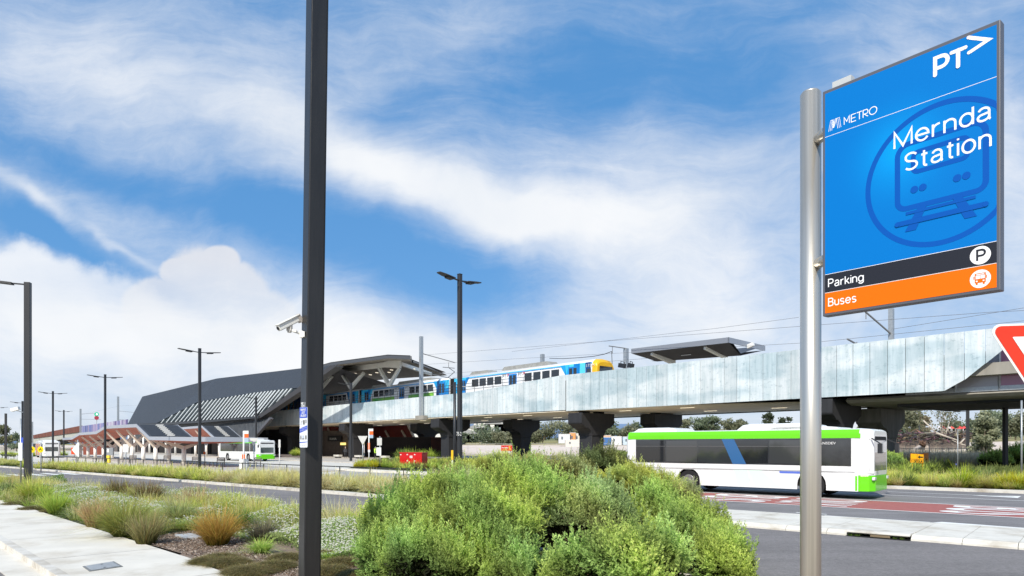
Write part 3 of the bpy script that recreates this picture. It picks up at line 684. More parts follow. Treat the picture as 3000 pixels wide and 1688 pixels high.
mb=MB(); rg=[(417,1162,49),(532,1134,49),(635,1109,49),(750,1095,48.8),(883,1079,48.5),(969,1071,47.5)]
lo=[(374,1243,44.6),(459,1240,44.4),(579,1178,45.4),(750,1150,45.8),(876,1136,45.8),(905,1116,46.3)]
for a_,b_,c_,d_ in zip(rg[:-1],rg[1:],lo[:-1],lo[1:]): mb.poly([vp(*c_),vp(*d_),vp(*b_),vp(*a_)])
mb.build('roof_cladding',RIBB,st)
# roof thickness / far slope of the hall
mb=MB()
far=[(417,1162,49),(532,1134,49),(635,1109,49),(750,1095,48.8),(883,1079,48.5),(969,1071,47.5)]
for a_,b_ in zip(far[:-1],far[1:]):
    p,q=vp(*a_),vp(*b_); e=Vector((M[0]*16,M[1]*16,-3.5)); mb.poly([p+Vector((0,0,-.02)),q+Vector((0,0,-.02)),q+e,p+e])
a_,b_=vp(417,1162,49),vp(374,1243,44.6); e=Vector((M[0]*16,M[1]*16,-3.5)); mb.poly([a_,b_,b_+Vector((M[0]*20,M[1]*20,0)),a_+e])
mb.build('rear_roof',RIBB,st)
# dark backing behind the battens + white battens
mb=MB(); sb=[(459,1240,44.6),(579,1178,45.6),(750,1150,46),(876,1136,46),(757,1219,44.8),(600,1231,44.7)]
mb.poly([vp(*q) for q in (sb[0],sb[5],sb[1])]); mb.poly([vp(*q) for q in (sb[5],sb[4],sb[2],sb[1])]); mb.poly([vp(*q) for q in (sb[4],sb[3],sb[2])])
mb.build('batten_backing',mat('batten_back',(.045,.055,.055),.5,var=.1,scale=1),st)
def ipl(pts,x):
    for (x0,y0),(x1,y1) in zip(pts[:-1],pts[1:]):
        if x0<=x<=x1: return y0+(y1-y0)*(x-x0)/(x1-x0)
    return None
N_=26
for i in range(N_+4):
    t=min(1,(i+.5)/N_); xb=462+ (750-462)*(t**.86)+max(0,i+.5-N_)*24.
    yb=ipl(botS,xb) if xb<757 else 1216-(xb-757)*.70; dx_=.8; best=None
    for k in range(1,240):
        x=xb+k*.5*dx_; y=yb-k*.5
        yt=ipl(topS,x)
        if yt is None: break
        if y<yt: best=(x,y); break
    if not best: continue
    if best[1]>yb-3: continue
    def at(x,y):
        f_=max(0,min(1,(1240-y)/95)); return VM(x,y,44.25+1.25*f_)
    w=2.1+2.2*t
    a_,b_,c_,d_=at(xb-w/2,yb),at(xb+w/2,ipl(botS,min(756,xb+w/2)) if xb<756 else yb-w*.7),at(best[0]+w/2,best[1]),at(best[0]-w/2,best[1])
    mb=MB(); mb.prism([a_,b_,c_,d_],(M[0]*.15,M[1]*.15,0)); mb.build('batten',mat('batten_white',(.56,.59,.59),.5,var=.06,scale=1),st)
# big leaning edge beam
mb=MB(); e0=[(757,1219),(883,1131),(969,1071)]; e1=[(757,1229),(800,1203),(880,1146),(985,1073)]
mb.prism([vp(*q,44.2) for q in ((735,1231),(757,1217),(883,1129),(969,1070),(985,1073),(880,1147),(790,1207),(757,1228))],(M[0]*1.2,M[1]*1.2,0)); mb.build('edge_beam',mat('beam_charcoal',(.05,.048,.05),.6),st)
mb=MB(); mb.prism([vp(x,y,44.0) for x,y in ((374,1243),(459,1240.5),(600,1231.5),(757,1219),(757,1225),(600,1238),(459,1246),(374,1250))],(M[0]*1.,M[1]*1.,0)); mb.build('eave_gutter',BLK,st)
LOWP=mat('perforated_lower_panel',(.06,.064,.068),.55,var=.25,scale=.8); rib_wave(LOWP,(V[0]*.9,V[1]*.9,.9),10.,.9)
mb=MB(); mb.poly([vp(*q) for q in ((374,1248,45.5),(600,1237,45.2),(757,1224,45),(790,1223,45),(733,1292,43.4),(600,1296,44),(374,1290,45.5))]); mb.build('lower_panel',LOWP,st)
mb=MB(); mb.prism([vp(x,y,43.0) for x,y in ((788,1223),(793,1227),(738,1290),(731,1290))],(M[0]*.5,M[1]*.5,0)); mb.build('lower_edge',mat('edge_grey',(.10,.10,.11),.5),st)
# ground floor walls, openings
WB=mat('brick_brown_wall',(.12,.10,.09),.85,var=.2,scale=3)
mb=MB(); mb.prism([vp(x,y,48.5) for x,y in ((335,1290),(640,1290),(640,1331),(335,1325))],(M[0]*6,M[1]*6,0)); mb.build('ground_floor_wall',WB,st)
for x0,x1 in ((344,353),(388,398),(441,463),(560,572),(600,617)):
    mb=MB(); mb.prism([vp(x0,1292,48.3),vp(x1,1292,48.3),vp(x1,1330,48.3),vp(x0,1330,48.3)],(M[0]*.15,M[1]*.15,0)); mb.build('doorway',BLACK,st)
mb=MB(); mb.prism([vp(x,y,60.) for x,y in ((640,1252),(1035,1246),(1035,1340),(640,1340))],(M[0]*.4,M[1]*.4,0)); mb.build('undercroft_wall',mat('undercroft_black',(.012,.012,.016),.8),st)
for px in (377,394,420,438,486,514,573,604,643):
    p=VM(px,1335,40.0); mb=MB(); mb.tube((p.x,p.y,.12),(p.x,p.y,4.6),.2,n=14); mb.build('column',WCOL,st)
mb=MB(); mb.prism([vp(x,y,56.5) for x,y in ((936,1262),(1030,1262),(1030,1342),(936,1342))],(M[0]*.3,M[1]*.3,0)); mb.build('shopfront',mat('shop_wall',(.07,.055,.045),.8,var=.3,scale=2),st)
# platform roof right of the lamp pole
pr=thing('platform_roof','grey folded canopy over the tracks held up by white steel V columns','canopy',(0,0,0))
UND=mat('roof_underside',(.34,.30,.25),.7,var=.1,scale=1)
A1=[VM(940,1079,47.6),VM(969,1071,47.6),VM(1000,1067,47.4),VM(1136,1050,47),VM(1202,1053,47)]
B1=[VM(930,1108,58),VM(969,1096,58),VM(1000,1088,58),VM(1136,1063,58),VM(1205,1062,58)]
C1=[VM(930,1135,68),VM(969,1128,68),VM(1000,1124,68),VM(1150,1110,68),VM(1307,1100,66)]
mb=MB()
for X,Y_ in ((A1,B1),(B1,C1)):
    for i in range(4): mb.poly([X[i],X[i+1],Y_[i+1],Y_[i]])
mb.build('underside',UND,pr)
mb=MB()
for i in range(4): mb.prism([A1[i],A1[i+1],A1[i+1]+Vector((0,0,.42)),A1[i]+Vector((0,0,.42))],(M[0]*.2,M[1]*.2,0))
mb.build('fascia',mat('fascia_dark',(.075,.078,.085),.5),pr)
mb=MB(); mb.prism([A1[4],B1[4],B1[4]+Vector((0,0,.5)),A1[4]+Vector((0,0,.42))],(V[0]*.2,V[1]*.2,0)); mb.prism([VM(1208,1062,57.5),VM(1307,1100,66),VM(1300,1096,66.3),VM(1212,1058,58)],(V[0]*.3,V[1]*.3,0)); mb.build('end_fascia',mat('end_fascia',(.16,.155,.15),.5),pr)
up=Vector((0,0,.5)); mb=MB()
for X,Y_ in ((A1,B1),(B1,C1)):
    for i in range(4): mb.poly([X[i]+up,X[i+1]+up,Y_[i+1]+up,Y_[i]+up])
mb.build('roof_sheet',DGR,pr)
WST=mat('white_steel',(.88,.87,.80),.5,var=.05,scale=1)
for bx,by,t in ((1141,1124,((1110,1077),(1170,1080))),(1028,1130,((998,1090),(1066,1092))),(938,1136,((905,1108),(973,1102)))):
    for tx,ty in t:
        mb=MB(); mb.beam(VM(bx,by+6,52.2),VM(tx,ty,53.0),.55,.45,w2=.42,h2=.4); mb.build('strut',WST,pr)
mb=MB(); pts=[VM(930,1106,53),VM(969,1088,53),VM(1108,1072,53),VM(1172,1060,53)]
for a_,b_ in zip(pts[:-1],pts[1:]): mb.beam(a_,b_,.4,.75)
mb.build('main_beam',WST,pr)
mb=MB(); mb.beam(VM(1174,1066,54),VM(1262,1096,62),.4,.5); mb.build('edge_beam',WST,pr)
mb=MB(); mb.prism([VM(1102,1071,52.6),VM(1140,1056,52.6),VM(1171,1056,52.6),VM(1171,1079,52.6),VM(1120,1076,52.6)],(M[0]*.3,M[1]*.3,0)); mb.build('gusset_panel',WST,pr)
for x,y in ((1092,1069),(1110,1067),(1085,1098),(1104,1092),(1147,1084),(1140,1091),(1195,1077),(1212,1081),(955,1104),(985,1099),(1040,1094),(1018,1101),(968,1116),(1020,1111),(1060,1108),(1120,1100)):
    mb=MB(); mb.beam(VM(x-3.5,y-.3,57.2),VM(x+3.5,y+.6,57.2),.14,.1); mb.build('strip_light',LITE,pr)
# small platform shelter roof on the high part
ps=thing('platform_shelter','charcoal butterfly roof shelter standing up behind the high parapet','shelter',(0,0,0))
zF=VM(1849,1021,56).z
Fa,Fb=VM(1849,1022,56),VM(2135,988,56); Ba,Bb=VM(1905,1046,64),VM(2242,1013,64); Va,Vb=VM(1925,1054,60),VM(2170,1036,60)
fz=Vector((0,0,-.5)); mb=MB()
FG=mat('fascia_slate',(.22,.24,.28),.5)
mb.prism([Fa,Fb,Fb+fz,Fa+fz],(M[0]*.1,M[1]*.1,0)); mb.build('front_fascia',FG,ps)
mb=MB(); mb.prism([Fb,Bb,Bb+fz,Fb+fz],(-V[0]*.1,-V[1]*.1,0)); mb.build('end_fascia',mat('fascia_light',(.3,.33,.38),.45),ps)
mb=MB(); mb.poly([Fa+fz*.98,Fb+fz*.98,Vb+fz*.4,Va+fz*.4]); mb.poly([Va+fz*.4,Vb+fz*.4,Bb+fz*.9,Ba+fz*.9]); mb.build('soffit',mat('dark_soffit',(.06,.055,.055),.6),ps)
mb=MB(); mb.poly([Fa,Fb,Vb,Va]); mb.poly([Va,Vb,Bb,Ba]); mb.build('roof_sheet',DGR,ps)
for px,py in ((1971,1068),(2123,1050)):
    p=VM(px,py,60); mb=MB(); mb.beam((p.x,p.y,7),VM(px,py-12,60),.5,.5); mb.build('column',WST,ps)
    dx=-62 if px<2000 else -58
    mb=MB(); mb.beam(VM(px,py-7,60),VM(px+dx,(1037 if px<2000 else 1019),56.4),.4,.5,w2=.25,h2=.3); mb.build('arm',WST,ps)
for x,y in ((1885,1032),(1990,1022),(2010,1034)):
    mb=MB(); mb.beam(VM(x-14,y+2,57.8)+Vector((0,0,-.2)),VM(x+14,y-1,57.8)+Vector((0,0,-.2)),.06); mb.build('light_tube',WHT,ps)
mb=MB(); mb.beam(VM(2190,1016,60),VM(2208,1008,60),.3,.35); mb.beam(VM(2178,1012,60),VM(2194,1010,60),.1); mb.build('camera_unit',WHT,ps)
# red sloping canopies under the viaduct
for nm,pts,ribs,lb in (('a',((1060,1264),(1098,1246),(1192,1240),(1213,1282),(1050,1282)),((1084,1258,1096,1281),(1129,1262,1139,1281),(1177,1261,1188,1281)),'wide red sloping canopy soffit with white ribs above the dark fence'),('b',((940,1246),(990,1252),(990,1269),(940,1269)),((960,1254,966,1267),),'small red sloping canopy soffit with one white rib above the shop')):
    mm=64 if nm=='a' else 58; rc=thing('red_canopy',lb,'canopy',tuple(VM(pts[0][0],H,mm)))
    mb=MB(); mb.prism([VM(x,y,mm) for x,y in pts],(M[0]*.3,M[1]*.3,0)); mb.build('soffit',mat('red_canopy',(.2,.03,.02),.5,var=.1,scale=1),rc)
    for x0,y0,x1,y1 in ribs: mb=MB(); mb.beam(VM(x0,y0,mm-.2),VM(x1,y1,mm-.2),.25,.3); mb.build('rib',CREAM,rc)
    if nm=='a': mb=MB(); mb.beam(VM(1098,1245,mm-.1),VM(1192,1239,mm-.1),.3,.3); mb.beam(VM(1192,1239,mm-.1),VM(1213,1282,mm-.1),.3,.3); mb.build('edge_trim',CREAM,rc)
# dark screen wall with reddish vertical slats
dw=thing('slatted_fence','tall black and dark red slatted screen wall under the viaduct','fence',tuple(VM(1080,H,58)))
mb=MB(); mb.prism([VM(x,y,58.2) for x,y in ((1068,1281),(1292,1281),(1292,1344),(1068,1350))],(M[0]*.1,M[1]*.1,0)); mb.build('panel',mat('fence_dark',(.014,.01,.011),.8),dw)
x=1072
while x<1290:
    mb=MB(); mb.beam(VM(x,1280.5,58.05),VM(x,1347,58.05),.09,.06); mb.build('slat',mat('slat_red' if x>1262 else 'slat_dark',(.10,.02,.014) if x>1262 else (.02,.013,.013),.7),dw); x+=3.2
# shop sign + lit board
sg=thing('shop_sign','dark shop fascia sign with white KAHA lettering','sign',tuple(VM(975,H,56)))
mb=MB(); mb.prism([VM(x,y,56.2) for x,y in ((960,1277),(1000,1277),(1000,1293),(960,1293))],(M[0]*.1,M[1]*.1,0)); mb.build('board',BLACK,sg)
mb=MB(); o_=VM(966,1289,56.1); e_=(VM(986,1289,56.1)-o_); add_text(mb,'KAHA',1.,o_,e_.normalized(),(0,0,1),width=e_.length,height=.42,bold=.02); mb.build('lettering',mat('dim_white',(.35,.35,.33),.6),sg)
sg=thing('menu_board','small glowing yellow menu board inside the shop','sign',tuple(VM(1004,H,56)))
mb=MB(); mb.prism([VM(x,y,56.0) for x,y in ((997,1297),(1012,1297),(1012,1304),(997,1304))],(M[0]*.1,M[1]*.1,0)); mb.build('lit_panel',mat('lit_yellow',(.9,.7,.2),.4,emit=((1,.72,.22),1.3)),sg)
mb=MB(); mb.beam(VM(1004,1304,56.1),VM(1004,1330,56.1),.08); mb.build('stand',BLK,sg)
# concrete bench blocks on the forecourt
for i,(px,w,l) in enumerate(((990,31,'concrete slab bench nearest the lamp pole in front of the shop'),(1052,33,'concrete slab bench beside the black pier'),(1127,31,'concrete slab bench partly hidden behind the hi-vis worker'))):
    c=VM(px,H,49.5); b=thing('concrete_bench',l,'bench',(c.x,c.y,.13),VA,'concrete slab benches on the forecourt')
    mb=MB(); mb.box(-.85,.85,-.35,.35,.22,.5); mb.build('seat',CONC,b,bevel=.02,world=False)
    for sx in (-.55,.55): mb=MB(); mb.box(sx-.12,sx+.12,-.25,.25,0,.219); mb.build('leg',mat('bench_leg',(.12,.12,.12),.8),b,world=False)
# low wall + person
lw=thing('low_wall','low grey concrete retaining wall below strappy green plants','wall',tuple(G(1290,1352)))
mb=MB(); mb.beam(G(1246,1350)+Vector((0,0,.25)),G(1345,1354)+Vector((0,0,.25)),.5,.62); mb.build('wall',mat('wall_grey',(.22,.22,.22),.8,var=.2,scale=3),lw)
lw=thing('low_wall','low dark brick planter wall beside the green and white bus','wall',tuple(G(840,1346)))
mb=MB(); mb.beam(G(805,1342)+Vector((0,0,.3)),G(905,1343)+Vector((0,0,.3)),.5,.6); mb.build('wall',WB,lw)
# ---------------------------------------------------------------- bus shelters
def shelter(name,label,fr_,bk_,m0,m1,tops,cols_,ml,openends=True):
    """fr_/bk_: lists of (px,z) for near and far eave"""
    t=thing(name,label,'shelter',tuple(VM(cols_[0][0],H,ml)))
    Fp=[];Bp=[]
    for (px,zf,zb) in tops:
        a=VM(px,H,m0); s_=V[0]*a.x+V[1]*a.y
        Fp.append(VW(s_,m0,zf)); Bp.append(VW(s_,m1,zb))
    return t,Fp,Bp
SLR=mat('slat_roof_grey',(.085,.095,.11),.5,var=.1,scale=1)
def build_shelter(label,tops,m0,m1,cols_,mc,colz,lightspan):
    """tops: (px on the near eave, image row of its top edge, soffit valley height)"""
    t=thing('bus_shelter',label,'bus shelter',tuple(VM(cols_[0],H,mc)),0,'folded roof bus shelters')
    prof=[]
    for px,py,vz in tops:
        a=VM(px,py,m0); prof.append((V[0]*a.x+V[1]*a.y,a.z,vz))
    n=len(prof); E_=.34
    Fp=[VW(s_,m0,z) for s_,z,v_ in prof]; Bp=[VW(s_,m1,z) for s_,z,v_ in prof]; Vp=[VW(s_,mc,min(v_,z-E_-.05)) for s_,z,v_ in prof]
    dn=Vector((0,0,-E_))
    mb=MB()
    for i in range(n-1):
        for A,B in ((Fp,Vp),(Bp,Vp)):
            a,b=A[i]+dn,A[i+1]+dn; c,d=B[i+1],B[i]; mb.poly([a,b,c]); mb.poly([a,c,d])
    for i in (0,n-1): mb.poly([Fp[i]+dn,Vp[i],Bp[i]+dn])
    mb.build('soffit',REDT,t)
    mb=MB()
    for i in range(n-1): mb.poly([Fp[i],Fp[i+1],Bp[i+1],Bp[i]])
    mb.build('roof_sheet',DGR,t)
    for i in range(n-1):
        for Q,o in ((Fp,-1),(Bp,1)):
            mb=MB(); e=Vector((M[0]*.06*o,M[1]*.06*o,0)); mb.prism([Q[i]+dn,Q[i+1]+dn,Q[i+1]+Vector((0,0,.05)),Q[i]+Vector((0,0,.05))],e); mb.build('fascia',GREYR,t)
    for i in (0,n-1):
        mb=MB(); mb.prism([Fp[i]+dn,Bp[i]+dn,Bp[i]+Vector((0,0,.05)),Fp[i]+Vector((0,0,.05))],Vector((V[0],V[1],0))*(.06 if i else -.06)); mb.build('end_fascia',GREYR,t)
    for i in lightspan:
        A,B,C_,D=Fp[i],Fp[i+1],Bp[i+1],Bp[i]; nrm_=(B-A).cross(D-A).normalized(); nrm_=nrm_ if nrm_.z>0 else -nrm_
        mb=MB(); K=17
        for k in range(1,K):
            f_=k/K; a=A.lerp(B,f_)+nrm_*.05; b=D.lerp(C_,f_)+nrm_*.05; mb.beam(a.lerp(b,.07),a.lerp(b,.95),.10,.05,up=nrm_)
        mb.build('roof_slats',SLR,t); mb=MB()
        for k in range(1,K):
            f_=k/K; a=A.lerp(B,f_)+nrm_*.085; b=D.lerp(C_,f_)+nrm_*.085; j=.03*(k%2); mb.beam(a.lerp(b,.42+j),a.lerp(b,.60+j),.17,.03,up=nrm_)
        mb.build('rooflight_strip',mat('rooflight',(.74,.70,.62),.5),t)
    def zat(s_,q):
        for i in range(n-1):
            if prof[i][0]<=s_<=prof[i+1][0] or (i==0 and s_<prof[0][0]) or i==n-2:
                f_=max(0,min(1,(s_-prof[i][0])/(prof[i+1][0]-prof[i][0]))); z=prof[i][1]*(1-f_)+prof[i+1][1]*f_-E_; v_=min(prof[i][2],prof[i][1]-E_-.05)*(1-f_)+min(prof[i+1][2],prof[i+1][1]-E_-.05)*f_
                return v_+(z-v_)*q
    for px in cols_:
        p=VM(px,H,mc); s_=V[0]*p.x+V[1]*p.y
        mb=MB(); mb.tube((p.x,p.y,.1),(p.x,p.y,colz),.23,.23,n=14); mb.build('column',WCOL,t)
        hd=Vector((p.x,p.y,colz-.12))
        for mm,q in ((m0+.35,.86),(m1-.35,.86)):
            e=VW(s_,mm,zat(s_,q)-.12); mb=MB(); mb.beam(hd,e,.36,.38,w2=.18,h2=.2); mb.build('branch',CREAM,t)
    return t
c1=[538.7,495,456,420,387,356,329,303,279,258,236]
build_shelter('long folded bus shelter with red timber soffit nearest the pedestrian fence',
 [(184,1284,2.5),(212,1282,2.6),(233,1269,3.0),(283,1265,3.0),(308,1249,3.5),(400,1243.5,3.5),(438,1280.5,2.4),(500,1281,2.25),(603,1283,2.3)],18.9,23.3,c1,21.1,1.95,(5,))
c2=[573,604,643,685]
build_shelter('second folded bus shelter with red soffit below the striped station wall',
 [(519,1254,3.7),(592,1248,3.7),(628,1281,2.8),(672,1282,2.8),(702,1283,2.8)],37.4,41.8,c2,39.6,2.5,(1,))
# ================================================================ VEHICLES
def bus_mesh(name,label,group,rear,heading,Lb,scheme,z0=.02,slant=True,sidetxt=None):
    """x forward, right side is -y; origin at rear centre on the ground"""
    t=thing(name,label,'bus',(rear[0],rear[1],z0),heading,group)
    HW=1.25; Hh=2.74
    ax_=BAX if scheme=='near' else [2.75,Lb-2.75]; R_=.56
    # cross section from skirt line up over the roof
    def sec(hw,top,r=.22,zb=1.0):
        pts=[(-hw,zb)]
        for k in range(6):
            a=math.pi/2*k/5; pts.append((-hw+r-r*math.cos(a),top-r+r*math.sin(a)))
        pts+=[(-y,z) for y,z in pts[::-1]]
        return pts
    mb=MB(); xs=[(0,.93,.93),(.10,.985,.985),(.35,1,1),(Lb-1.0,1,1),(Lb-.45,.985,1),(Lb-.16,.93,.985),(Lb,.80,.94)]
    rings=[]
    for x,wf,tf in xs:
        rr_=[Vector((x,y*wf,z if z<=1.0 else 1.0+(z-1.0)*tf)) for y,z in sec(HW,Hh)]; rings.append(rr_)
    n=len(rings[0]); base=len(mb.v)
    for r_ in rings: mb.v+=r_
    for i in range(len(rings)-1):
        for k in range(n-1):
            a=base+i*n+k; mb.f.append([a,a+1,a+n+1,a+n]); mb.mi.append(0)
            if 1<=k<n-2: mb.smooth.add(len(mb.f)-1)
    mb.f.append([base+k for k in range(n)]); mb.mi.append(0)
    mb.f.append([base+(len(rings)-1)*n+k for k in range(n)]); mb.mi.append(0)
    # skirts with arches
    for sgn in (-1,1):
        pts=[(.12,1.0),(.12,.34)]
        for cx in ax_:
            pts.append((cx-R_,.30))
            for k in range(11):
                a=math.pi*k/10; pts.append((cx-R_*math.cos(a),.50+R_*math.sin(a)))
            pts.append((cx+R_,.30))
        pts+=[(Lb-.5,.30),(Lb-.5,1.0)]
        mb.prism([Vector((x,sgn*(HW-.0),z)) for x,z in pts],(0,-sgn*.06,0))
    # rear lower corner and front bumper zone
    mb.box(.03,.16,-HW+.06,HW-.06,.36,1.0)
    body=mb.build('body',BUSW,t,world=False)
    mb=MB(); mb.box(.6,Lb-.6,-HW+.25,HW-.25,.42,.98); mb.build('chassis',BLACK,t,world=False)
    # front mask (green or white)
    mk=BUSG if scheme!='white' else BUSW
    mb=MB(); fr=[(Lb-.62,HW+.008),(Lb-.42,HW-.01),(Lb-.14,HW-.10),(Lb+.03,HW-.36)]
    pf=fr+[(x,-y) for x,y in fr[::-1]]
    mb.prism([Vector((x,y,.30)) for x,y in pf],(0,0,.62)); mb.build('front_bumper',mk,t,world=False,bevel=.03)
    mb=MB(); pf2=[(x-.015,y*.995) for x,y in pf]; mb.prism([Vector((x,y,.925)) for x,y in pf2],(0,0,.17)); mb.build('bonnet_panel',BUSW,t,world=False)
    mb=MB(); wz=[(Lb-.30,HW-.045,1.12),(Lb+.0,.85*HW,1.12)]
    fw=[(Lb-.30,HW*.955),(Lb-.12,HW*.90),(Lb+.012,HW*.70)]; pw=fw+[(x,-y) for x,y in fw[::-1]]
    mb.prism([Vector((x,y,1.10)) for x,y in pw],(-.02,0,1.18)); mb.build('windscreen',WSCR,t,world=False)
    mb=MB(); mb.prism([Vector((x+.004,y,2.285)) for x,y in pw],(-.03,0,.27)); ds=mb.build('destination_display',BLACK,t,world=False)
    mb=MB(); add_text(mb,'386 Mernda',.2,(Lb+.02,-.75,2.35),(0,1,0),(0,0,1),width=1.4) if False else None
    for sgn in (-1,1):
        mb=MB(); mb.box(Lb-.05,Lb+.05,sgn*.98-.14,sgn*.98+.14,.74,.86); mb.build('headlight',mat('headlight',(.7,.7,.72),.15,coat=.5),t,world=False,bevel=.02)
        mb=MB(); mb.beam((Lb-.05,sgn*1.15,2.35),(Lb+.30,sgn*1.36,2.15),.035); mb.box(Lb+.22,Lb+.36,sgn*1.38-.07,sgn*1.38+.07,1.78,2.15); mb.build('mirror',BLK,t,world=False)
        mb=MB(); mb.box(-.01,.11,sgn*1.1-.07,sgn*1.1+.07,1.05,1.45); mb.build('tail_light',mat('tail_red',(.4,.01,.01),.3),t,world=False)
    # glass band on both sides
    for sgn in (-1,1):
        nw=5; x0=.55; x1=Lb-2.35
        mb=MB(); mb.prism([Vector((x,sgn*(HW+.006),z)) for x,z in ((x0,1.27),(x1,1.27),(x1,2.36),(x0,2.36))],(0,-sgn*.02,0)); band=mb.build('window_band',GLASS,t,world=False)
        INV.setdefault(band.name,Matrix.Identity(4))
        w_=(x1-x0)/nw
        for k in range(nw):
            mb=MB(); a=x0+k*w_+.03; b=a+w_-.06
            mb.prism([Vector((x,sgn*(HW+.010),z)) for x,z in ((a,1.33),(b,1.33),(b,2.30),(a,2.30))],(0,-sgn*.003,0)); mb.build('window_pane',mat('bus_pane_%d'%((k*2+int(Lb*10))%3),((.016,.018,.021),(.030,.034,.038),(.045,.048,.050))[(k*2+int(Lb*10))%3],.05,spec=1.,coat=.3),band,world=False)  # pane tones vary: reflections painted into the glass colour
            mb=MB(); mb.prism([Vector((x,sgn*(HW+.014),z)) for x,z in ((a,2.03),(b,2.03),(b,2.05),(a,2.05))],(0,-sgn*.003,0)); mb.build('window_rail',mat('rail_grey',(.12,.12,.12),.4),band,world=False)
        # door zone
        mb=MB(); mb.prism([Vector((x,sgn*(HW+.007),z)) for x,z in ((x1+.12,1.27 if sgn>0 else 1.27),(Lb-.75,1.27),(Lb-.75,2.36),(x1+.12,2.36))],(0,-sgn*.02,0)); mb.build('front_side_window',GLASS,t,world=False)
        if scheme!='white':
            mb=MB(); mb.prism([Vector((x,sgn*(HW+.009),z)) for x,z in ((.0+.12,2.365),(Lb-.42,2.365),(Lb-.42,2.54),(.12,2.54))],(0,-sgn*.03,0)); 
            for k in range(3):
                a0,a1=math.pi/2*k/5,math.pi/2*(k+1)/5; r_=.22; hw_=HW+.006
                p=lambda a:(sgn*(hw_-r_+r_*math.cos(a)),Hh-r_+r_*math.sin(a)+.004)
                (y0,z0_),(y1,z1_)=p(a0),p(a1); mb.poly([(.12,y0,z0_+.001),(Lb-.46,y0,z0_+.001),(Lb-.46,y1,z1_),(.12,y1,z1_)])
            mb.build('green_stripe',BUSG,t,world=False)
        mb=MB(); mb.box(.3,Lb-.6,(HW+.001) if sgn>0 else -(HW+.004),(HW+.004) if sgn>0 else -(HW+.001),1.04,1.055); mb.build('trim_line',mat('trim_grey',(.2,.2,.2),.6),t,world=False)
        mb=MB()
        for xx in (1.6,4.4,6.1,7.8):
            if xx<Lb-3.2: mb=MB(); mb.box(xx,xx+.008,sgn*(HW+.002)-.0015,sgn*(HW+.002)+.0015,.36,1.03); mb.build('panel_gap',mat('gap_grey',(.3,.3,.3),.6),t,world=False)
    if scheme=='near':
        s_=-1; y=-(HW+.016)
        mb=MB(); mb.prism([Vector((x,y,z)) for x,z in ((5.35,1.275),(5.95,1.275),(5.4,2.355),(4.85,2.355))],(0,.003,0)); mb.build('blue_sash',mat('bus_sash',(.035,.12,.28),.25,coat=.3),t,world=False)
        mb=MB(); mb.prism([Vector((x,-(HW+.004),z)) for x,z in ((5.55,.34),(6.15,.34),(6.0,1.03),(5.4,1.03))],(0,.003,0)); mb.prism([Vector((x,-(HW+.0045),z)) for x,z in ((6.3,.34),(7.4,.34),(6.6,1.03),(6.05,1.03))],(0,.003,0)); mb.build('pale_graphic',mat('pale_green',(.60,.72,.64),.3),t,world=False)
        mb=MB(); mb.box(7.35,8.5,-(HW+.007),-(HW+.004),.93,1.02); mb.build('blue_strip',mat('blue_letter',(.10,.16,.55),.5),t,world=False)
        mb=MB(); add_text(mb,'TRANSDEV',.14,(Lb-2.1,-(HW+.03),2.12),(1,0,0),(0,0,1),width=.8); mb.build('lettering',WHT,t,world=False)
    if scheme=='white':
        for a,b,c in ((1.2,2.4,(.55,.15,.08)),(2.6,3.4,(.6,.3,.12)),(4.6,6.0,(.65,.22,.1)),(7.,8.2,(.6,.35,.2))):
            mb=MB(); mb.prism([Vector((x,-(HW+.013),z)) for x,z in ((a,.4),(b,.4),(b+.6,2.36),(a+.4,2.36))],(0,.003,0)); mb.build('orange_graphic',mat('orange_graphic_%d'%int(a*10),c,.35),t,world=False)
    # roof pods
    def pod(x0,x1,h,nm):
        mb=MB(); w=.98
        prof=[(x0,Hh-.06),(x0+.35,Hh+h*.8),(x0+.7,Hh+h),(x1-.5,Hh+h),(x1-.15,Hh+h*.7),(x1,Hh-.06)]
        mb.prism([Vector((x,-w,z)) for x,z in prof],(0,2*w,0)); mb.build(nm,BUSW,t,world=False,bevel=.06 if h>.12 else 0)
    pod(.15,2.6,.17,'roof_pod'); pod(Lb*.49,Lb*.49+3.4,.26,'air_conditioner'); pod(Lb-4.2,Lb-1.2,.10,'roof_pod')
    for cx in ax_:
        for sgn in (-1,1):
            mb=MB(); y0=sgn*(HW-.30); y1=sgn*(HW-.03); mb.tube((cx,y0,.48),(cx,y1,.48),.48,n=28)
            w_=mb.build('wheel',RUB,t,world=False); INV.setdefault(w_.name,Matrix.Identity(4))
            mb=MB(); mb.tube((cx,y1-sgn*.01,.48),(cx,y1+sgn*.012,.48),.30,.27,n=24); mb.tube((cx,y1,.48),(cx,y1+sgn*.05,.48),.13,.10,n=12)
            for k in range(8):
                a=2*math.pi*k/8; mb.tube((cx+.2*math.cos(a),y1,.48+.2*math.sin(a)),(cx+.2*math.cos(a),y1+sgn*.03,.48+.2*math.sin(a)),.025,n=6)
            mb.build('rim',RIM,w_,world=False)
    return t
tb=28.55+1.25; sr=rs(1838,29.4)
rear=RW(rs(1834,28.55),tb)
BAX=[rs(2015,28.5)-rs(1834,28.55),rs(2376,28.5)-rs(1834,28.55)]
bus_mesh('city_bus','green and white bus passing behind the steel sign pole','white and green buses',rear,RA,rs(2556,28.55)-rs(1834,28.55),'near')
def place_bus(fx,Yf,ang,Lb,**k):
    f=Vector((ax(fx)*Yf,Yf,0)); d=Vector((math.cos(ang),math.sin(ang),0)); r=f-d*Lb; return bus_mesh(rear=r,heading=ang,Lb=Lb,**k)
place_bus(783,89,math.radians(-43),11.6,name='city_bus',label='green and white bus facing right at the interchange beside the bus shelter',group='white and green buses',scheme='green')
place_bus(152,113,math.radians(-50),11.6,name='city_bus',label='white bus with orange side graphics at far left behind the yellow crossing signs',group=None,scheme='white')
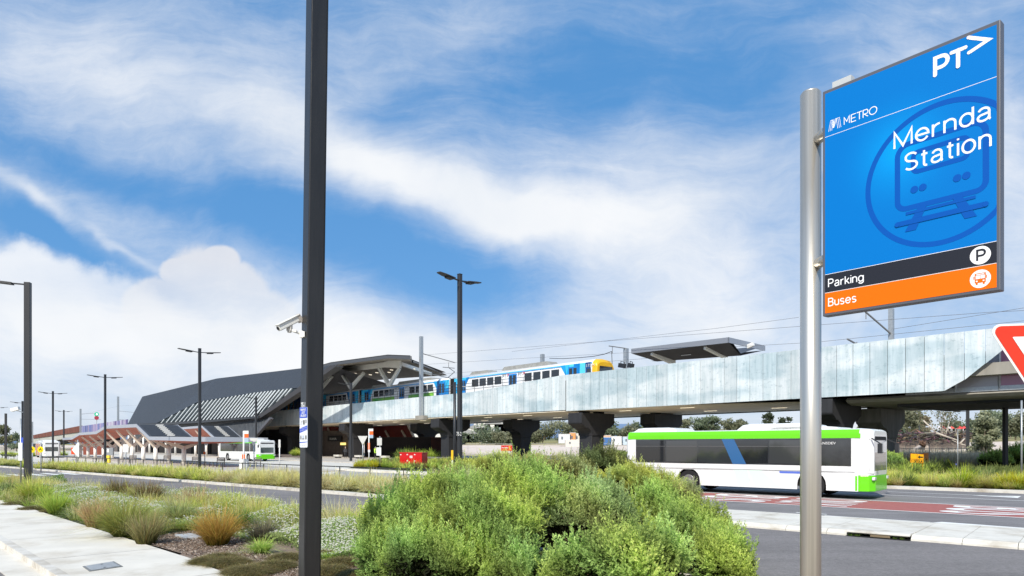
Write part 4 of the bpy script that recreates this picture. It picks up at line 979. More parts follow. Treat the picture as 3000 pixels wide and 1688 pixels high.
# ---------------------------------------------------------------- train
tr=thing('train','white and blue commuter train with yellow cab standing on the viaduct','train',(0,0,0))
TW=mat('train_white',(.80,.81,.82),.3,coat=.3,var=.04,scale=.5); TB=mat('train_blue',(.01,.22,.62),.3,coat=.3)
TM=54.0
def zx3(x): return 1200+x/2.899
def zx2(x): return 600+x/2.899
def car(s0,s1,nose=False,tail=False):
    mb=MB(); hw=1.5; mc=TM+hw
    def sec(k,top): 
        pts=[(-hw*k,8.0),(-hw*k,10.2),(-hw*.97*k,10.75),(-hw*.86*k,11.12),(-hw*.6*k,11.34),(0,11.42)]
        return [(y,8.0+(z-8.0)*top) for y,z in pts+[(-y,z) for y,z in pts[::-1][1:]]]
    if nose: st_=[(s0,1,1),(s1-.6,1,1),(s1-.4,.99,.985),(s1-.15,.96,.95),(s1,.91,.88)]
    else: st_=[(s0,1,1),(s1,1,1)]
    base=0; n=None
    for s_,k,tp in st_:
        r_=sec(k,tp); n=len(r_); mb.v+=[VW(s_,mc+y,z) for y,z in r_]
    for i in range(len(st_)-1):
        for k in range(n-1):
            a=i*n+k; mb.f.append([a,a+1,a+n+1,a+n]); mb.mi.append(1 if (nose and i>=1) else 0)
            if k>1 and k<n-3: mb.smooth.add(len(mb.f)-1)
    mb.f.append(list(range(n))); mb.mi.append(0); mb.f.append([(len(st_)-1)*n+k for k in range(n)]); mb.mi.append(1 if nose else 0)
    cr_=mb.build('carriage',[TW,mat('train_yellow',(.82,.46,.01),.35,coat=.3)],tr); INV.setdefault(cr_.name,Matrix.Identity(4))
    mb=MB(); e=s1-(.65 if nose else 0); mb.prism([VW(s0,TM-.012,10.86),VW(e,TM-.012,10.86),VW(e,TM+.06,11.0),VW(s0,TM+.06,11.0)],(M[0]*.01,M[1]*.01,0)); mb.build('roof_stripe',mat('stripe_blue',(.10,.42,.80),.3),cr_)
    return cr_
def side(carr,name,x0,x1,z0,z1,m,off=.02,sl=0,poly=None):
    mb=MB(); a,b=vs(x0,TM),vs(x1,TM)
    pts=poly or [(a,z0),(b,z0),(b+sl,z1),(a+sl,z1)]
    mb.prism([VW(s_,TM-off,z) for s_,z in pts],(M[0]*.02,M[1]*.02,0)); 
    c=carr; INV.setdefault(c.name,Matrix.Identity(4)); return mb.build(name,m,c)
blues=[(.0,.20,.55),(.01,.34,.72),(.04,.50,.80),(.01,.10,.36),(.10,.62,.88)]
def shards(carr,x0,x1,rnd,dirn=1,z0=8.1,z1=11.0,cut=None):
    """geometric blue livery: abutting facets"""
    a,b=vs(x0,TM),vs(x1,TM); n=5; mb=MB(); zs=[z0,z0+(z1-z0)*.5,z1]
    g=[[(a+(b-a)*i/n+(rnd.uniform(-.25,.25)*(b-a)/n if 0<i<n else 0)+ (0 if j==0 else 0),zs[j]+(rnd.uniform(-.4,.4) if j==1 else 0)) for j in range(3)] for i in range(n+1)]
    if cut: # slanted inner edge
        for i_,q in ((0 if cut<0 else n,1),): g[i_]=[(g[i_][0][0]+(-1 if cut>0 else 1)*1.6,g[i_][0][1]),(g[i_][1][0]+(-1 if cut>0 else 1)*.8,g[i_][1][1]),g[i_][2]]
    for i in range(n):
        for j in range(2):
            q=[g[i][j],g[i+1][j],g[i+1][j+1],g[i][j+1]]
            for tri in ((q[0],q[1],q[2]),(q[0],q[2],q[3])):
                mb.m=rnd.randrange(5); mb.poly([VW(s_,TM-.012,z) for s_,z in tri])
    INV.setdefault(carr.name,Matrix.Identity(4)); return mb.build('blue_livery',[mat('tblue%d'%k,c,.3,coat=.3) for k,c in enumerate(blues)],carr)
def win(carr,x0,x1,z0=9.68,z1=10.62):
    side(carr,'window',x0,x1,z0,z1,GLASSB,.035)
def door(carr,x0,x1,m=TB):
    side(carr,'door',x0,x1,8.2,10.72,m,.03); w=(x1-x0)
    for f0,f1 in ((.1,.42),(.56,.9)): side(carr,'door_glass',x0+w*f0,x0+w*f1,9.3,10.55,GLASSB,.055)
r_=random.Random(4)
cA=car(vs(1331,TM),vs(1747,TM),nose=True)
shards(cA,1331,zx3(506),r_,cut=1); shards(cA,zx3(1280),zx3(1492),r_,cut=-1)
for a,b in ((530,585),(595,648),(660,712),(723,780),(977,1037),(1052,1112),(1128,1190),(1205,1270)): win(cA,zx3(a),zx3(b))
door(cA,zx3(843),zx3(910)); door(cA,zx3(1350),zx3(1428)); door(cA,zx3(440),zx3(476))
side(cA,'cab_side',zx3(1494),zx3(1538),8.1,11.0,mat('cab_blue',(.015,.07,.22),.3),.02)
mb=MB(); p0=VW(vs(zx3(1505),TM),TM-.05,10.5); add_text(mb,'172M',.3,p0,(V[0],V[1],0),(0,0,1),width=1.1,height=.3); mb.build('number',WHT,cA)
# cab windscreen in yellow nose
se=vs(1747,TM)
mb=MB(); mb.prism([VW(se+.03,TM+.4,9.3),VW(se+.03,TM+2.6,9.3),VW(se+.03,TM+2.5,10.55),VW(se+.03,TM+.5,10.55)],(V[0]*.03,V[1]*.03,.01)); mb.build('windscreen',GLASS,cA)
mb=MB(); mb.prism([VW(se-1.3,TM-.045,9.5),VW(se-.75,TM-.045,9.5),VW(se-.75,TM-.045,10.3),VW(se-1.3,TM-.045,10.3)],(M[0]*.02,M[1]*.02,0)); mb.build('side_cab_window',GLASS,cA)
for x,w in ((790,36),(922,38)):
    mb=MB(); p0=VW(vs(zx3(x),TM),TM-.03,10.35); add_text(mb,'PT',.4,p0,(V[0],V[1],0),(0,0,1),width=.7,height=.45); mb.build('lettering',mat('grey_letter',(.2,.2,.22),.5),cA)
    mb=MB(); p0=VW(vs(zx3(x),TM)+.8,TM-.03,10.4); add_text(mb,'>',.5,p0,(V[0],V[1],0),(0,0,1),width=.45,height=.4); mb.build('lettering',mat('pink_letter',(.6,.06,.12),.5),cA)
cB=car(vs(1059,TM),vs(1316,TM)); shards(cB,1059,zx2(1430),r_,cut=1); shards(cB,zx2(1940),zx2(2075),r_,cut=-1)
for a,b in ((1436,1474),(1482,1519),(1525,1562),(1568,1607),(1740,1782),(1792,1820),(1848,1886),(1893,1938)): win(cB,zx2(a),zx2(b))
for a,b in ((1420,1610),(1730,1945)): side(cB,'green_livery',zx2(a),zx2(b),8.1,9.5,mat('train_lime',(.28,.62,.04),.3,var=.5,scale=.35,col2=(.02,.42,.10)),.02)
door(cB,zx2(1652),zx2(1695)); door(cB,zx2(1358),zx2(1395)); door(cB,zx2(1990),zx2(2038))
for x in (1615,1704):
    mb=MB(); p0=VW(vs(zx2(x),TM),TM-.03,10.3); add_text(mb,'PT',.4,p0,(V[0],V[1],0),(0,0,1),width=.7,height=.45); add_text(mb,'>',.4,p0+Vector((V[0]*.8,V[1]*.8,0)),(V[0],V[1],0),(0,0,1),width=.45,height=.4); mb.build('lettering',mat('grey_letter',(.2,.2,.22),.5),cB)
cC=car(vs(940,TM),vs(1050,TM)); shards(cC,zx2(1205),1050,r_,cut=-1); shards(cC,940,zx2(1030),r_)
for a,b in ((1060,1090),(1098,1128),(1133,1163),(1170,1200)): win(cC,zx2(a),zx2(b))
door(cC,zx2(1245),zx2(1276))
cD=car(vs(862,TM),vs(936,TM)); shards(cD,862,936,r_)
cE=car(vs(812,TM),vs(858,TM),nose=False); shards(cE,812,858,r_)
side(cE,'yellow_end',843,849,8.2,11,mat('train_yellow',(.82,.46,.01),.35,coat=.3),.03)
for a,b in ((1316,1331),(1050,1059)):
    mb=MB(); mb.box(vs(a,TM)-.02,vs(b,TM)+.02,TM+.2,TM+2.8,8.1,11.1,lambda x,y,z:VW(x,y,z)); mb.build('gangway',BLACK,tr)
mb=MB(); mb.box(vs(1059,TM),se-1,TM+.2,TM+2.8,7.6,8.0,lambda x,y,z:VW(x,y,z)); mb.build('underframe',BLACK,tr)
GRT=mat('roof_equipment',(.30,.30,.28),.6,var=.2,scale=2)
for a,b,h in ((zx3(740),zx3(1150),.45),(zx3(470),zx3(640),.35),(zx2(1380),zx2(1480),.3),(zx2(1600),zx2(1900),.35)):
    mb=MB(); s0_,s1_=vs(a,TM),vs(b,TM); mb.prism([VW(s0_,TM+.7,11.3),VW(s0_+.6,TM+.7,11.38+h),VW(s1_-.4,TM+.7,11.38+h),VW(s1_,TM+.7,11.3)],(M[0]*1.6,M[1]*1.6,0)); mb.build('roof_equipment',GRT,tr)
# pantograph
s_=vs(zx3(285),TM); mb=MB()
mb.beam(VW(s_-1.2,TM+1.5,11.45),VW(s_+.6,TM+1.5,12.2),.06); mb.beam(VW(s_+.6,TM+1.5,12.2),VW(s_-.8,TM+1.5,12.9),.06); mb.beam(VW(s_-.8,TM+.5,12.9),VW(s_-.8,TM+2.5,12.9),.07); mb.build('pantograph',BLK,tr)
# ================================================================ STREET FURNITURE
def lamp(px,ytop,Y,w,label,arms=(-1,1),armlen=1.08,yaw=.86,round_=False,extra=None,tilt=0,group='black double-armed lamp poles'):
    b=P(px,H,Y); b.z=0; zt=HC+(H-ytop)*Y/F
    t=thing('street_lamp',label,'street lamp',tuple(b),yaw,group)
    mb=MB(); mb.box(-w/2,w/2,-w/2,w/2,0,zt); mb.build('pole',BLK2,t,world=False,bevel=w*.05)
    mb=MB(); mb.box(-w*.52,w*.52,-w*.52,w*.52,zt,zt+.03); mb.build('cap',BLK,t,world=False)
    for a in arms:
        mb=MB(); mb.beam((a*w/2,0,zt-.25),(a*armlen*.45,0,zt-.22),.05); mb.build('arm',BLK,t,world=False)
        mb=MB(); mb.prism([(a*armlen*.42,-.16,zt-.25),(a*armlen*1.0,-.16,zt-.19),(a*armlen*1.35,-.10,zt-.15),(a*armlen*1.35,.10,zt-.15),(a*armlen*1.0,.16,zt-.19),(a*armlen*.42,.16,zt-.25)],(0,0,.045)); mb.prism([(a*armlen*.5,-.12,zt-.30),(a*armlen*.85,-.12,zt-.27),(a*armlen*.85,.12,zt-.27),(a*armlen*.5,.12,zt-.30)],(0,0,.06)); mb.build('luminaire',mat('luminaire_grey',(.05,.05,.05),.5),t,world=False,bevel=.01)
    return t
L1=lamp(1347,805,28.4,.155,'tall black double-armed lamp pole in the middle, rising from the green shrubs',armlen=.9)
L2=lamp(585,1022,47,.165,'black double-armed lamp pole in front of the second bus shelter')
L3=lamp(308,1098,62,.165,'black double-armed lamp pole in front of the long bus shelter')
L4=lamp(155,1147,80,.18,'black double-armed lamp pole in front of the white bus at the left')
lamp(187,1202,130,.22,'distant black double-armed lamp pole beside the end of the long bus shelter')
lamp(-8,1190,112,.22,'distant lamp pole cut by the left edge, only its right arm showing',arms=(1,))
lamp(66,1176,96,.22,'lamp pole with one arm to the left, just left of the big dark pole',arms=(-1,),group='single-armed lamp poles')
lamp(750,1162,99,.24,'black lamp pole with one pale arm in front of the striped battens',arms=(-1,),armlen=1.4,group='single-armed lamp poles')
lamp(1028,1122,86,.26,'black lamp pole with one arm in front of the blue and white train',arms=(-1,),armlen=1.4,group='single-armed lamp poles')
lamp(2835,1199,70,.24,'black lamp pole with one long left arm before the grey-green tree at right',arms=(-1,),armlen=1.5,group='single-armed lamp poles',yaw=-.1)
b=thing('lamp_pole','plain black square pole rising beside the give way sign at right','pole',(ax(2945)*50,50,0),.2); mb=MB(); mb.box(-.13,.13,-.13,.13,0,8.05); mb.build('pole',BLK2,b,world=False,bevel=.01)
b=thing('lamp_pole','plain dark pole without arms at the far left beside the tree','pole',(ax(17)*92,92,0),.2); mb=MB(); mb.box(-.11,.11,-.11,.11,0,6.4); mb.build('pole',BLK2,b,world=False)
# big left pole
t=thing('street_lamp','thick black square lamp pole at the left with one arm leaving the frame','street lamp',(ax(81.5)*31,31,0),math.radians(14)); w=.24
mb=MB(); mb.box(-w/2,w/2,-w/2,w/2,0,9.5); mb.build('pole',BLK2,t,world=False,bevel=.012)
mb=MB(); mb.beam((-w/2,0,9.4),(-.6,0,9.42),.06); mb.build('arm',BLK,t,world=False)
mb=MB(); mb.prism([(-.6,-.16,9.36),(-1.3,-.14,9.42),(-1.3,.14,9.42),(-.6,.16,9.36)],(0,0,.09)); mb.build('luminaire',mat('luminaire_grey',(.05,.05,.05),.5),t,world=False)
# foreground pole, leaning slightly
Yp=9.5; bx=ax(909)*Yp; yaw=math.radians(69.5)
FPL=thing('street_lamp','very tall black square lamp pole in the foreground carrying a camera and a theft notice','street lamp',(bx-.015,Yp,0))
FPL.rotation_euler=(0,math.radians(.78),0)
a_=.24; ca,sa=math.cos(math.radians(36)),math.sin(math.radians(36))
# faces: right face normal points to camera-right, left face normal to camera-left
def fpv(u_,v_,z): # u along the wide right face, v into the pole
    return Vector((ca*u_-(-sa)*v_*1.0, sa*u_*-1+ca*v_, z))
ex=Vector((ca,sa,0)); ey=Vector((-sa,ca,0))    # wide face runs along ex, faces -ey
# narrow face seen at left faces -ex
mb=MB(); c0=-ex*a_/2-ey*a_/2
mb.prism([c0,c0+ex*a_,c0+ex*a_+ey*a_,c0+ey*a_],(0,0,13)); 
PAINTP=mat('pole_satin_black',(.020,.019,.018),.36,var=.3,scale=2.2,stretch=(4,4,.35),spec=.5,bump=.08,bscale=30); mb.build('pole',PAINTP,FPL,world=False,bevel=.014)
mb=MB(); q=c0+ex*a_*.9-ey*.002; mb.box(0,.003,0,.003,0,13,lambda x,y,z:q+ex*x*2-ey*y+Vector((0,0,z))); mb.build('seam',BLACK,FPL,world=False)
mb=MB(); q=c0-ey*.012; mb.prism([q+ex*.10+Vector((0,0,z)) for z in (.2,.2)]+[q+ex*.15+Vector((0,0,.2))],(0,0,.6)); 
def poleZ(py): return HC+(H-py)*Yp/F
# "7E-1" on the narrow left face
nf=-ex; tx=-ey     # along face to the image right = ? narrow face spans from back-left to front arris
cL=c0+ey*a_   # far-left edge ; front arris = c0
mb=MB(); add_text(mb,'7E-1',.1,cL+nf*.003-ey*.035+Vector((0,0,poleZ(1195))),-ey,(0,0,1),width=.17,height=.077,bold=.004); mb.build('pole_number',WHT,FPL,world=False)
# theft notice: its own thing, strapped to the pole (plate faces -ex rotated a little to the camera)
Zt,Zb=poleZ(1196),poleZ(1311)
pn=Vector((-.62,-.785,0)).normalized(); pe=Vector((.785,-.62,0)).normalized()
pc=Vector((bx,Yp,0))+c0+ey*.12+nf*.012; pc=Vector((ax(890)*9.27,9.27,0))
nt_=thing('theft_notice','blue and white theft warning plate fixed to the big foreground pole','notice',(pc.x,pc.y,Zb))
hw=.088; hh=Zt-Zb
def pp(u_,v_,o=0.): return pc+pe*u_+pn*o+Vector((0,0,Zb+v_))
def rrect(w0,w1,h0,h1,r):
    pts=[]
    for cx,cy,a0 in ((w1-r,h0+r,-90),(w1-r,h1-r,0),(w0+r,h1-r,90),(w0+r,h0+r,180)):
        for k in range(5): a=math.radians(a0+90*k/4); pts.append((cx+r*math.cos(a),cy+r*math.sin(a)))
    return pts
NB=mat('notice_blue',(.06,.11,.52),.4); NW=mat('notice_white',(.72,.74,.76),.4)
mb=MB(); mb.prism([pp(u_,v_,0) for u_,v_ in rrect(-hw,hw,0,hh,.018)],pn*.004); mb.build('plate',NW,nt_)
mb=MB(); mb.poly([pp(u_,v_,.006) for u_,v_ in rrect(-hw+.002,hw-.002,hh*.73,hh-.002,.014)]); mb.build('blue_heading',NB,nt_); mb=MB(); mb.poly([pp(-hw+.002,hh*.36,.0062),pp(hw-.002,hh*.44,.0062),pp(hw-.002,hh*.55,.0062),pp(-hw+.002,hh*.47,.0062)]); mb.build('blue_band',NB,nt_); mb=MB(); mb.poly([pp(-hw+.002,hh*.11,.006),pp(hw-.002,hh*.13,.006),pp(hw-.002,hh*.145,.006),pp(-hw+.002,hh*.135,.006)]); mb.build('blue_rule',NB,nt_)
mb=MB()
for k,s in enumerate(('REMOVE IT,','LOCK IT','OR LOSE IT!')): add_text(mb,s,.05,pp(0,hh*(.915-.075*k),.008),pe,(0,0,1),width=(.12,.075,.125)[k],height=.033,align='c',bold=.002)
for k,s in enumerate(('Park smart, lock - take','your valuables with you')): add_text(mb,s,.05,pp(0,hh*(.47-.045*k),.008),(pe+Vector((0,0,.14))).normalized(),(0,0,1),width=.15,height=.015,align='c')
mb.build('lettering',NW,nt_)
mb=MB()
def rc(u0,u1,v0,v1): mb.poly([pp(u0,v0,.007),pp(u1,v0,.007),pp(u1,v1,.007),pp(u0,v1,.007)])
rc(-.01,.03,hh*.57,hh*.68); rc(.048,.068,hh*.60,hh*.69); rc(-.058,-.05,hh*.55,hh*.64); rc(-.04,-.03,hh*.63,hh*.67)
rc(-.07,-.045,hh*.20,hh*.28); rc(-.062,-.052,hh*.28,hh*.31); rc(.04,.072,hh*.20,hh*.30); rc(-.03,.02,hh*.20,hh*.225)
mb.build('pictures',mat('notice_grey',(.16,.16,.15),.6),nt_)
mb=MB(); rc(-.022,.012,hh*.225,hh*.30); rc(-.065,-.055,hh*.03,hh*.07); rc(-.02,-.01,hh*.03,hh*.07); rc(.01,.03,hh*.05,hh*.07); mb.build('pictures',mat('notice_pale',(.42,.48,.60),.6),nt_)
mb=MB(); 
# cctv camera
def P9(px,py,Y=9.45): return P(px,py,Y)
cm=thing('security_camera','white security camera on a bracket on the tall foreground pole','camera',tuple(P9(886,980)))
CW=mat('camera_white',(.80,.78,.72),.4,var=.06,scale=20)
a,b_=P9(815,962,9.3),P9(872,934,9.5); d_=(b_-a).normalized()
mb=MB(); mb.beam(a,b_,.085,.085); mb.build('housing',CW,cm,bevel=.012)
mb=MB(); mb.beam(a-d_*.03+Vector((0,0,.052)),b_+Vector((0,0,.052)),.115,.014); mb.build('sunshield',CW,cm,bevel=.004)
mb=MB(); mb.beam(b_+Vector((0,0,-.01)),b_+d_*.05,.10,.12); mb.build('rear_cap',mat('camera_beige',(.5,.45,.4),.5),cm,bevel=.01)
mb=MB(); mb.tube(a-d_*.012,a+d_*.01,.024); mb.build('lens',BLACK,cm)
mb=MB(); m_=P9(848,966,9.42); mb.beam(m_+Vector((0,0,.07)),m_-Vector((0,0,.02)),.06,.07); mb.tube(m_+Vector((0,0,.0)),m_+Vector((.0,0,-.04)),.03); mb.build('pan_joint',mat('camera_grey',(.5,.48,.44),.5),cm,bevel=.006)
mb=MB(); mb.tube(m_,P9(884,979,9.46),.016,n=8); mb.beam(m_+Vector((-.02,0,-.005)),m_+Vector((.10,0,-.02)),.03,.03); mb.build('bracket_arm',CW,cm)
mb=MB(); mb.beam(P9(884,970,9.45),P9(884,990,9.45),.05,.05); mb.beam(P9(891,972,9.4),P9(891,988,9.4),.05,.03); mb.build('clamp',CW,cm,bevel=.005)
# camera on the far left mast
p_=P(50,1199,88); cm=thing('security_camera','distant white security camera on the pole at the far left','camera',tuple(p_))
mb=MB(); mb.beam(P(34,1202,88),P(56,1196,88),.45,.4); mb.build('housing',CW,cm); mb=MB(); mb.beam(P(48,1203,88),P(66,1208,95.8),.1); mb.build('bracket_arm',CW,cm)
# ---------------------------------------------------------------- station sign
X0=Vector((ax(2410)*3.727,3.727,0)); X1=Vector((ax(2931)*3.09,3.09,0)); se_=(X1-X0); SW=se_.length; se_=se_/SW; sn_=Vector((se_.y,-se_.x,0)) # toward camera
if sn_.y>0: sn_=-sn_
Z0,Z1=2.803,4.03; SH=Z1-Z0
sp_=ax(2375)*3.95
SGN=thing('station_sign','blue station sign with train emblem on a brushed steel pole','sign',(sp_,3.95,0))
def S(u_,v_,o=0.): return X0+se_*(u_*SW)+sn_*o+Vector((0,0,Z0+v_*SH))
mb=MB(); mb.prism([S(0,0,-.055),S(1,0,-.055),S(1,1,-.055),S(0,1,-.055)],sn_*.055); mb.build('frame',mat('sign_frame',(.10,.105,.125),.45,spec=.5),SGN,bevel=.004)
def face(name,u0,u1,v0,v1,m,o=.003):
    mb=MB(); mb.poly([S(u0,v0,o),S(u1,v0,o),S(u1,v1,o),S(u0,v1,o)]); return mb.build(name,m,SGN)
SB=bpy.data.materials.new('sign_blue'); SB.use_nodes=True
def sb():
    nt=SB.node_tree; L=nt.links; b=nt.nodes['Principled BSDF']; b.inputs['Roughness'].default_value=.5; b.inputs['Specular IOR Level'].default_value=.15
    tc=nt.nodes.new('ShaderNodeTexCoord'); mp=nt.nodes.new('ShaderNodeMapping'); mp.vector_type='TEXTURE'
    c=S(.48,.63)-Vector(SGN.location); mp.inputs['Location'].default_value=c; mp.inputs['Scale'].default_value=(.34,.34,.34)
    L.new(tc.outputs['Object'],mp.inputs[0]); g=nt.nodes.new('ShaderNodeTexGradient'); g.gradient_type='QUADRATIC_SPHERE'; L.new(mp.outputs[0],g.inputs[0])
    r=nt.nodes.new('ShaderNodeValToRGB'); r.color_ramp.elements[0].color=(0,.165,.52,1); r.color_ramp.elements[1].color=(.0,.30,.72,1); r.color_ramp.elements[1].position=.8; L.new(g.outputs[1],r.inputs[0]); L.new(r.outputs[0],b.inputs['Base Color'])
sb()
v1_,v2_=.101,.183
face('blue_face',.017,.983,v2_,.985,SB,.0015); face('black_band',.017,.983,v1_+.002,v2_-.002,mat('sign_black',(.022,.024,.033),.45,spec=.2),.0015); face('orange_band',.017,.983,.012,v1_,mat('sign_orange',(.80,.15,.0),.45,spec=.2),.0015)
SWH=mat('sign_white',(.86,.86,.86),.5); DB=mat('emblem_blue',(.0,.085,.40),.5,spec=.2)
for v_ in (v2_,v1_+.001,.792):
    mb=MB(); mb.poly([S(.017,v_-.0008,.002),S(.983,v_-.0008,.002),S(.983,v_+.001,.002),S(.017,v_+.001,.002)]); mb.build('dividing_line',SWH,SGN)
ecx,ecy=.70*SW,.492*SH
def E(x,y,o): return X0+se_*(ecx+x)+sn_*o+Vector((0,0,Z0+ecy+y))
def clipu(x): return min(x,.983*SW-ecx)
mb=MB(); R1,R2=.346,.321; n=96
for k in range(n):
    a0,a1=2*math.pi*k/n,2*math.pi*(k+1)/n
    pts=[(R1*math.cos(a0),R1*math.sin(a0)),(R1*math.cos(a1),R1*math.sin(a1)),(R2*math.cos(a1),R2*math.sin(a1)),(R2*math.cos(a0),R2*math.sin(a0))]
    if min(p[0] for p in pts)>.983*SW-ecx: continue
    mb.poly([E(clipu(x),y,.002) for x,y in pts])
mb.build('emblem_ring',DB,SGN)
_so=[0]
def stroke(mb,pts,w,o=.0022,close=False,fn=None,caps=True):
    fn=fn or E; P_=[Vector((x,y)) for x,y in pts]; m_=len(P_); _so[0]=(_so[0]+1)%40; o=o+_so[0]*.00002
    off=[]
    for i in range(m_):
        a=P_[i-1] if (i>0 or close) else None; c=P_[(i+1)%m_] if (i<m_-1 or close) else None; p=P_[i]
        d1=(p-a).normalized() if a is not None else None; d2=(c-p).normalized() if c is not None else None
        d1=d1 if d1 is not None else d2; d2=d2 if d2 is not None else d1
        n1=Vector((-d1.y,d1.x)); n2=Vector((-d2.y,d2.x)); nn_=(n1+n2); nn_=nn_.normalized() if nn_.length>.05 else n1
        off.append(nn_*(w/2/max(.4,nn_.dot(n1))))
    for i in range(m_ if close else m_-1):
        k=(i+1)%m_; mb.poly([fn(*(P_[i]-off[i]),o),fn(*(P_[k]-off[k]),o),fn(*(P_[k]+off[k]),o),fn(*(P_[i]+off[i]),o)])
    if caps and not close:
        for p in (P_[0],P_[-1]): mb.poly([fn(p.x+w/2*math.cos(2*math.pi*k/16),p.y+w/2*math.sin(2*math.pi*k/16),o+.001) for k in range(16)])
def arcp(cx,cy,r,a0,a1,n=6): return [(cx+r*math.cos(math.radians(a0+(a1-a0)*k/n)),cy+r*math.sin(math.radians(a0+(a1-a0)*k/n))) for k in range(n+1)]

mb=MB()
bd=arcp(.135,.135,.055,0,90)+arcp(-.135,.135,.055,90,180)+arcp(-.150,-.089,.04,180,270)+arcp(.150,-.089,.04,270,360)
stroke(mb,bd,.025,close=True)
wn=arcp(.095,.115,.022,0,90,3)+arcp(-.095,.115,.022,90,180,3)+arcp(-.095,.062,.022,180,270,3)+arcp(.095,.062,.022,270,360,3)
stroke(mb,wn,.022,close=True)
for x in (-.112,-.074,.074,.112): mb.poly([E(x+.0175*math.cos(2*math.pi*k/18),-.045+.0175*math.sin(2*math.pi*k/18),.0032) for k in range(18)])
mb.poly([E(-.095,-.135,.0034),E(-.055,-.135,.0034),E(-.105,-.245,.0034),E(-.155,-.245,.0034)]); mb.poly([E(.055,-.135,.0034),E(.095,-.135,.0034),E(.155,-.245,.0034),E(.105,-.245,.0034)])
stroke(mb,[(-.15,-.155),(.15,-.155)],.014,.0042,caps=False); stroke(mb,[(-.19,-.2),(.19,-.2)],.024,.0050)
mb.build('train_emblem',DB,SGN)
def Sm(x,y,o): return X0+se_*x+sn_*o+Vector((0,0,Z0+y))
def ell(cx,cy,rx,ry,a0,a1,n=12): return [(cx+rx*math.cos(math.radians(a0+(a1-a0)*k/n)),cy+ry*math.sin(math.radians(a0+(a1-a0)*k/n))) for k in range(n+1)]
def Scurve(x,y0,y1):
    r=(y1-y0)/4; return ell(x/2,y1-r,x*.46,r,25,180,8)[:-1]+[(x*.06,y1-r)]+ell(x/2,y1-r,x*.44,r,190,268,5)+ell(x/2,y0+r,x*.48,r,88,-150,12)
GL={'M':(.80,[[(0,0),(0,1),(.40,.06),(.80,1),(.80,0)]]),'e':(.55,[ell(.275,.36,.275,.36,-32,-360,20)+[(.01,.37)]]),'r':(.30,[[(0,0),(0,.73)],[(0,.36)]+ell(.30,.42,.30,.28,170,90,5)]),
'n':(.46,[[(0,0),(0,.73)],[(0,.42)]+ell(.23,.46,.23,.25,180,0,9)+[(.46,0)]]),'d':(.52,[ell(.26,.36,.26,.36,0,360,20)[:-1]+[(.52,.36)],[(.52,0),(.52,1)]]),
'a':(.50,[ell(.24,.51,.21,.21,165,0,8)+[(.45,.14)]+ell(.53,.10,.08,.10,180,250,3),[(.45,.40),(.2,.36)]+ell(.18,.18,.18,.18,100,270,8)+ell(.20,.22,.25,.22,280,350,4)]),
'S':(.60,[Scurve(.60,0,1)]),'s':(.44,[Scurve(.44,0,.72)]),'t':(.30,[[(.13,.92),(.13,.12)]+ell(.24,.11,.11,.11,180,290,4),[(0,.70),(.29,.70)]]),'i':(.0,[[(0,0),(0,.72)],[(0,.90),(0,1.0)]]),
'o':(.54,[ell(.27,.36,.27,.36,0,360,22)[:-1]]),'P':(.55,[[(0,0),(0,1),(.28,1)]+ell(.28,.73,.27,.27,85,-90,10)+[(0.02,.46)]]),'k':(.44,[[(0,0),(0,1)],[(.02,.26),(.42,.72)],[(.14,.40),(.46,0)]]),
'g':(.52,[ell(.26,.36,.26,.35,0,360,20)[:-1],[(.52,.72),(.52,.02)]+ell(.27,-.02,.25,.22,0,-165,10)]),'B':(.56,[[(.02,0),(0,0),(0,1),(.30,1)]+ell(.30,.77,.23,.23,85,-90,8)+[(.02,.53)],[(.28,.53)]+ell(.30,.265,.26,.265,90,-90,8)+[(0.02,0)]]),'u':(.46,[[(0,.72)]+ell(.23,.25,.23,.25,180,360,9)+[(.46,.72)],[(.46,0),(.46,.30)]])}
def letters(s,t0,t1,v,cap,wt,align='l',gap=.20):
    """own grotesque lettering laid out in strokes on the sign face"""
    W_=sum(GL[c][0] for c in s)+(len(s)-1)*(gap+0.0); x0=t0*SW; wid=(t1-t0)*SW; k=(wid-wt*cap)/W_; x=x0+wt*cap/2; y=v*SH
    mb=MB()
    for c in s:
        w_,st_=GL[c]
        for q in st_: stroke(mb,[(x+a*k,y+b*(cap-wt*cap)+wt*cap/2*(1 if True else 0)) for a,b in q],wt*cap,.0022,close=(c=='o' or (c=='g' and q is st_[0])),fn=Sm,caps=False)
        x+=(w_+gap)*k
    return mb.build('lettering',SWH,SGN)
letters('Mernda',.445,.960,.640,.090,.108); letters('Station',.505,.960,.537,.090,.108)
letters('Parking',.038,.268,.1235,.047,.12); letters('Buses',.038,.222,.040,.046,.12)
mb=MB(); bx0,by0=.034,.812*SH
for k in range(3):
    o_=k*.0085; stroke(mb,[(bx0+o_,by0),(bx0+.012+o_,by0+.056),(bx0+.018+o_*.6,by0+.056),(bx0+.024+o_*.3,by0+.012)],.0021,.0022,fn=Sm,caps=False)
    stroke(mb,[(bx0+.024+o_*.3,by0+.012),(bx0+.036+o_*.6,by0+.056),(bx0+.042+o_,by0+.056),(bx0+.050+o_,by0)],.0021,.0022,fn=Sm,caps=False)
x=.118; y=.818*SH; h=.038; lw_=.0042; K=.027
def lt_(pts): stroke(mb,[(x+a*K,y+b*h) for a,b in pts],lw_,.0022,fn=Sm,caps=False)
lt_([(0,0),(0,1),(.5,.35),(1,1),(1,0)]); x+=.037; lt_([(.9,0),(0,0),(0,1),(.9,1)]); lt_([(0,.5),(.8,.5)]); x+=.029; lt_([(0,1),(1,1)]); lt_([(.5,1),(.5,0)]); x+=.032; lt_([(0,0),(0,1),(.7,1),(.9,.8),(.9,.6),(.7,.45),(.2,.45),(.9,0)]); x+=.031
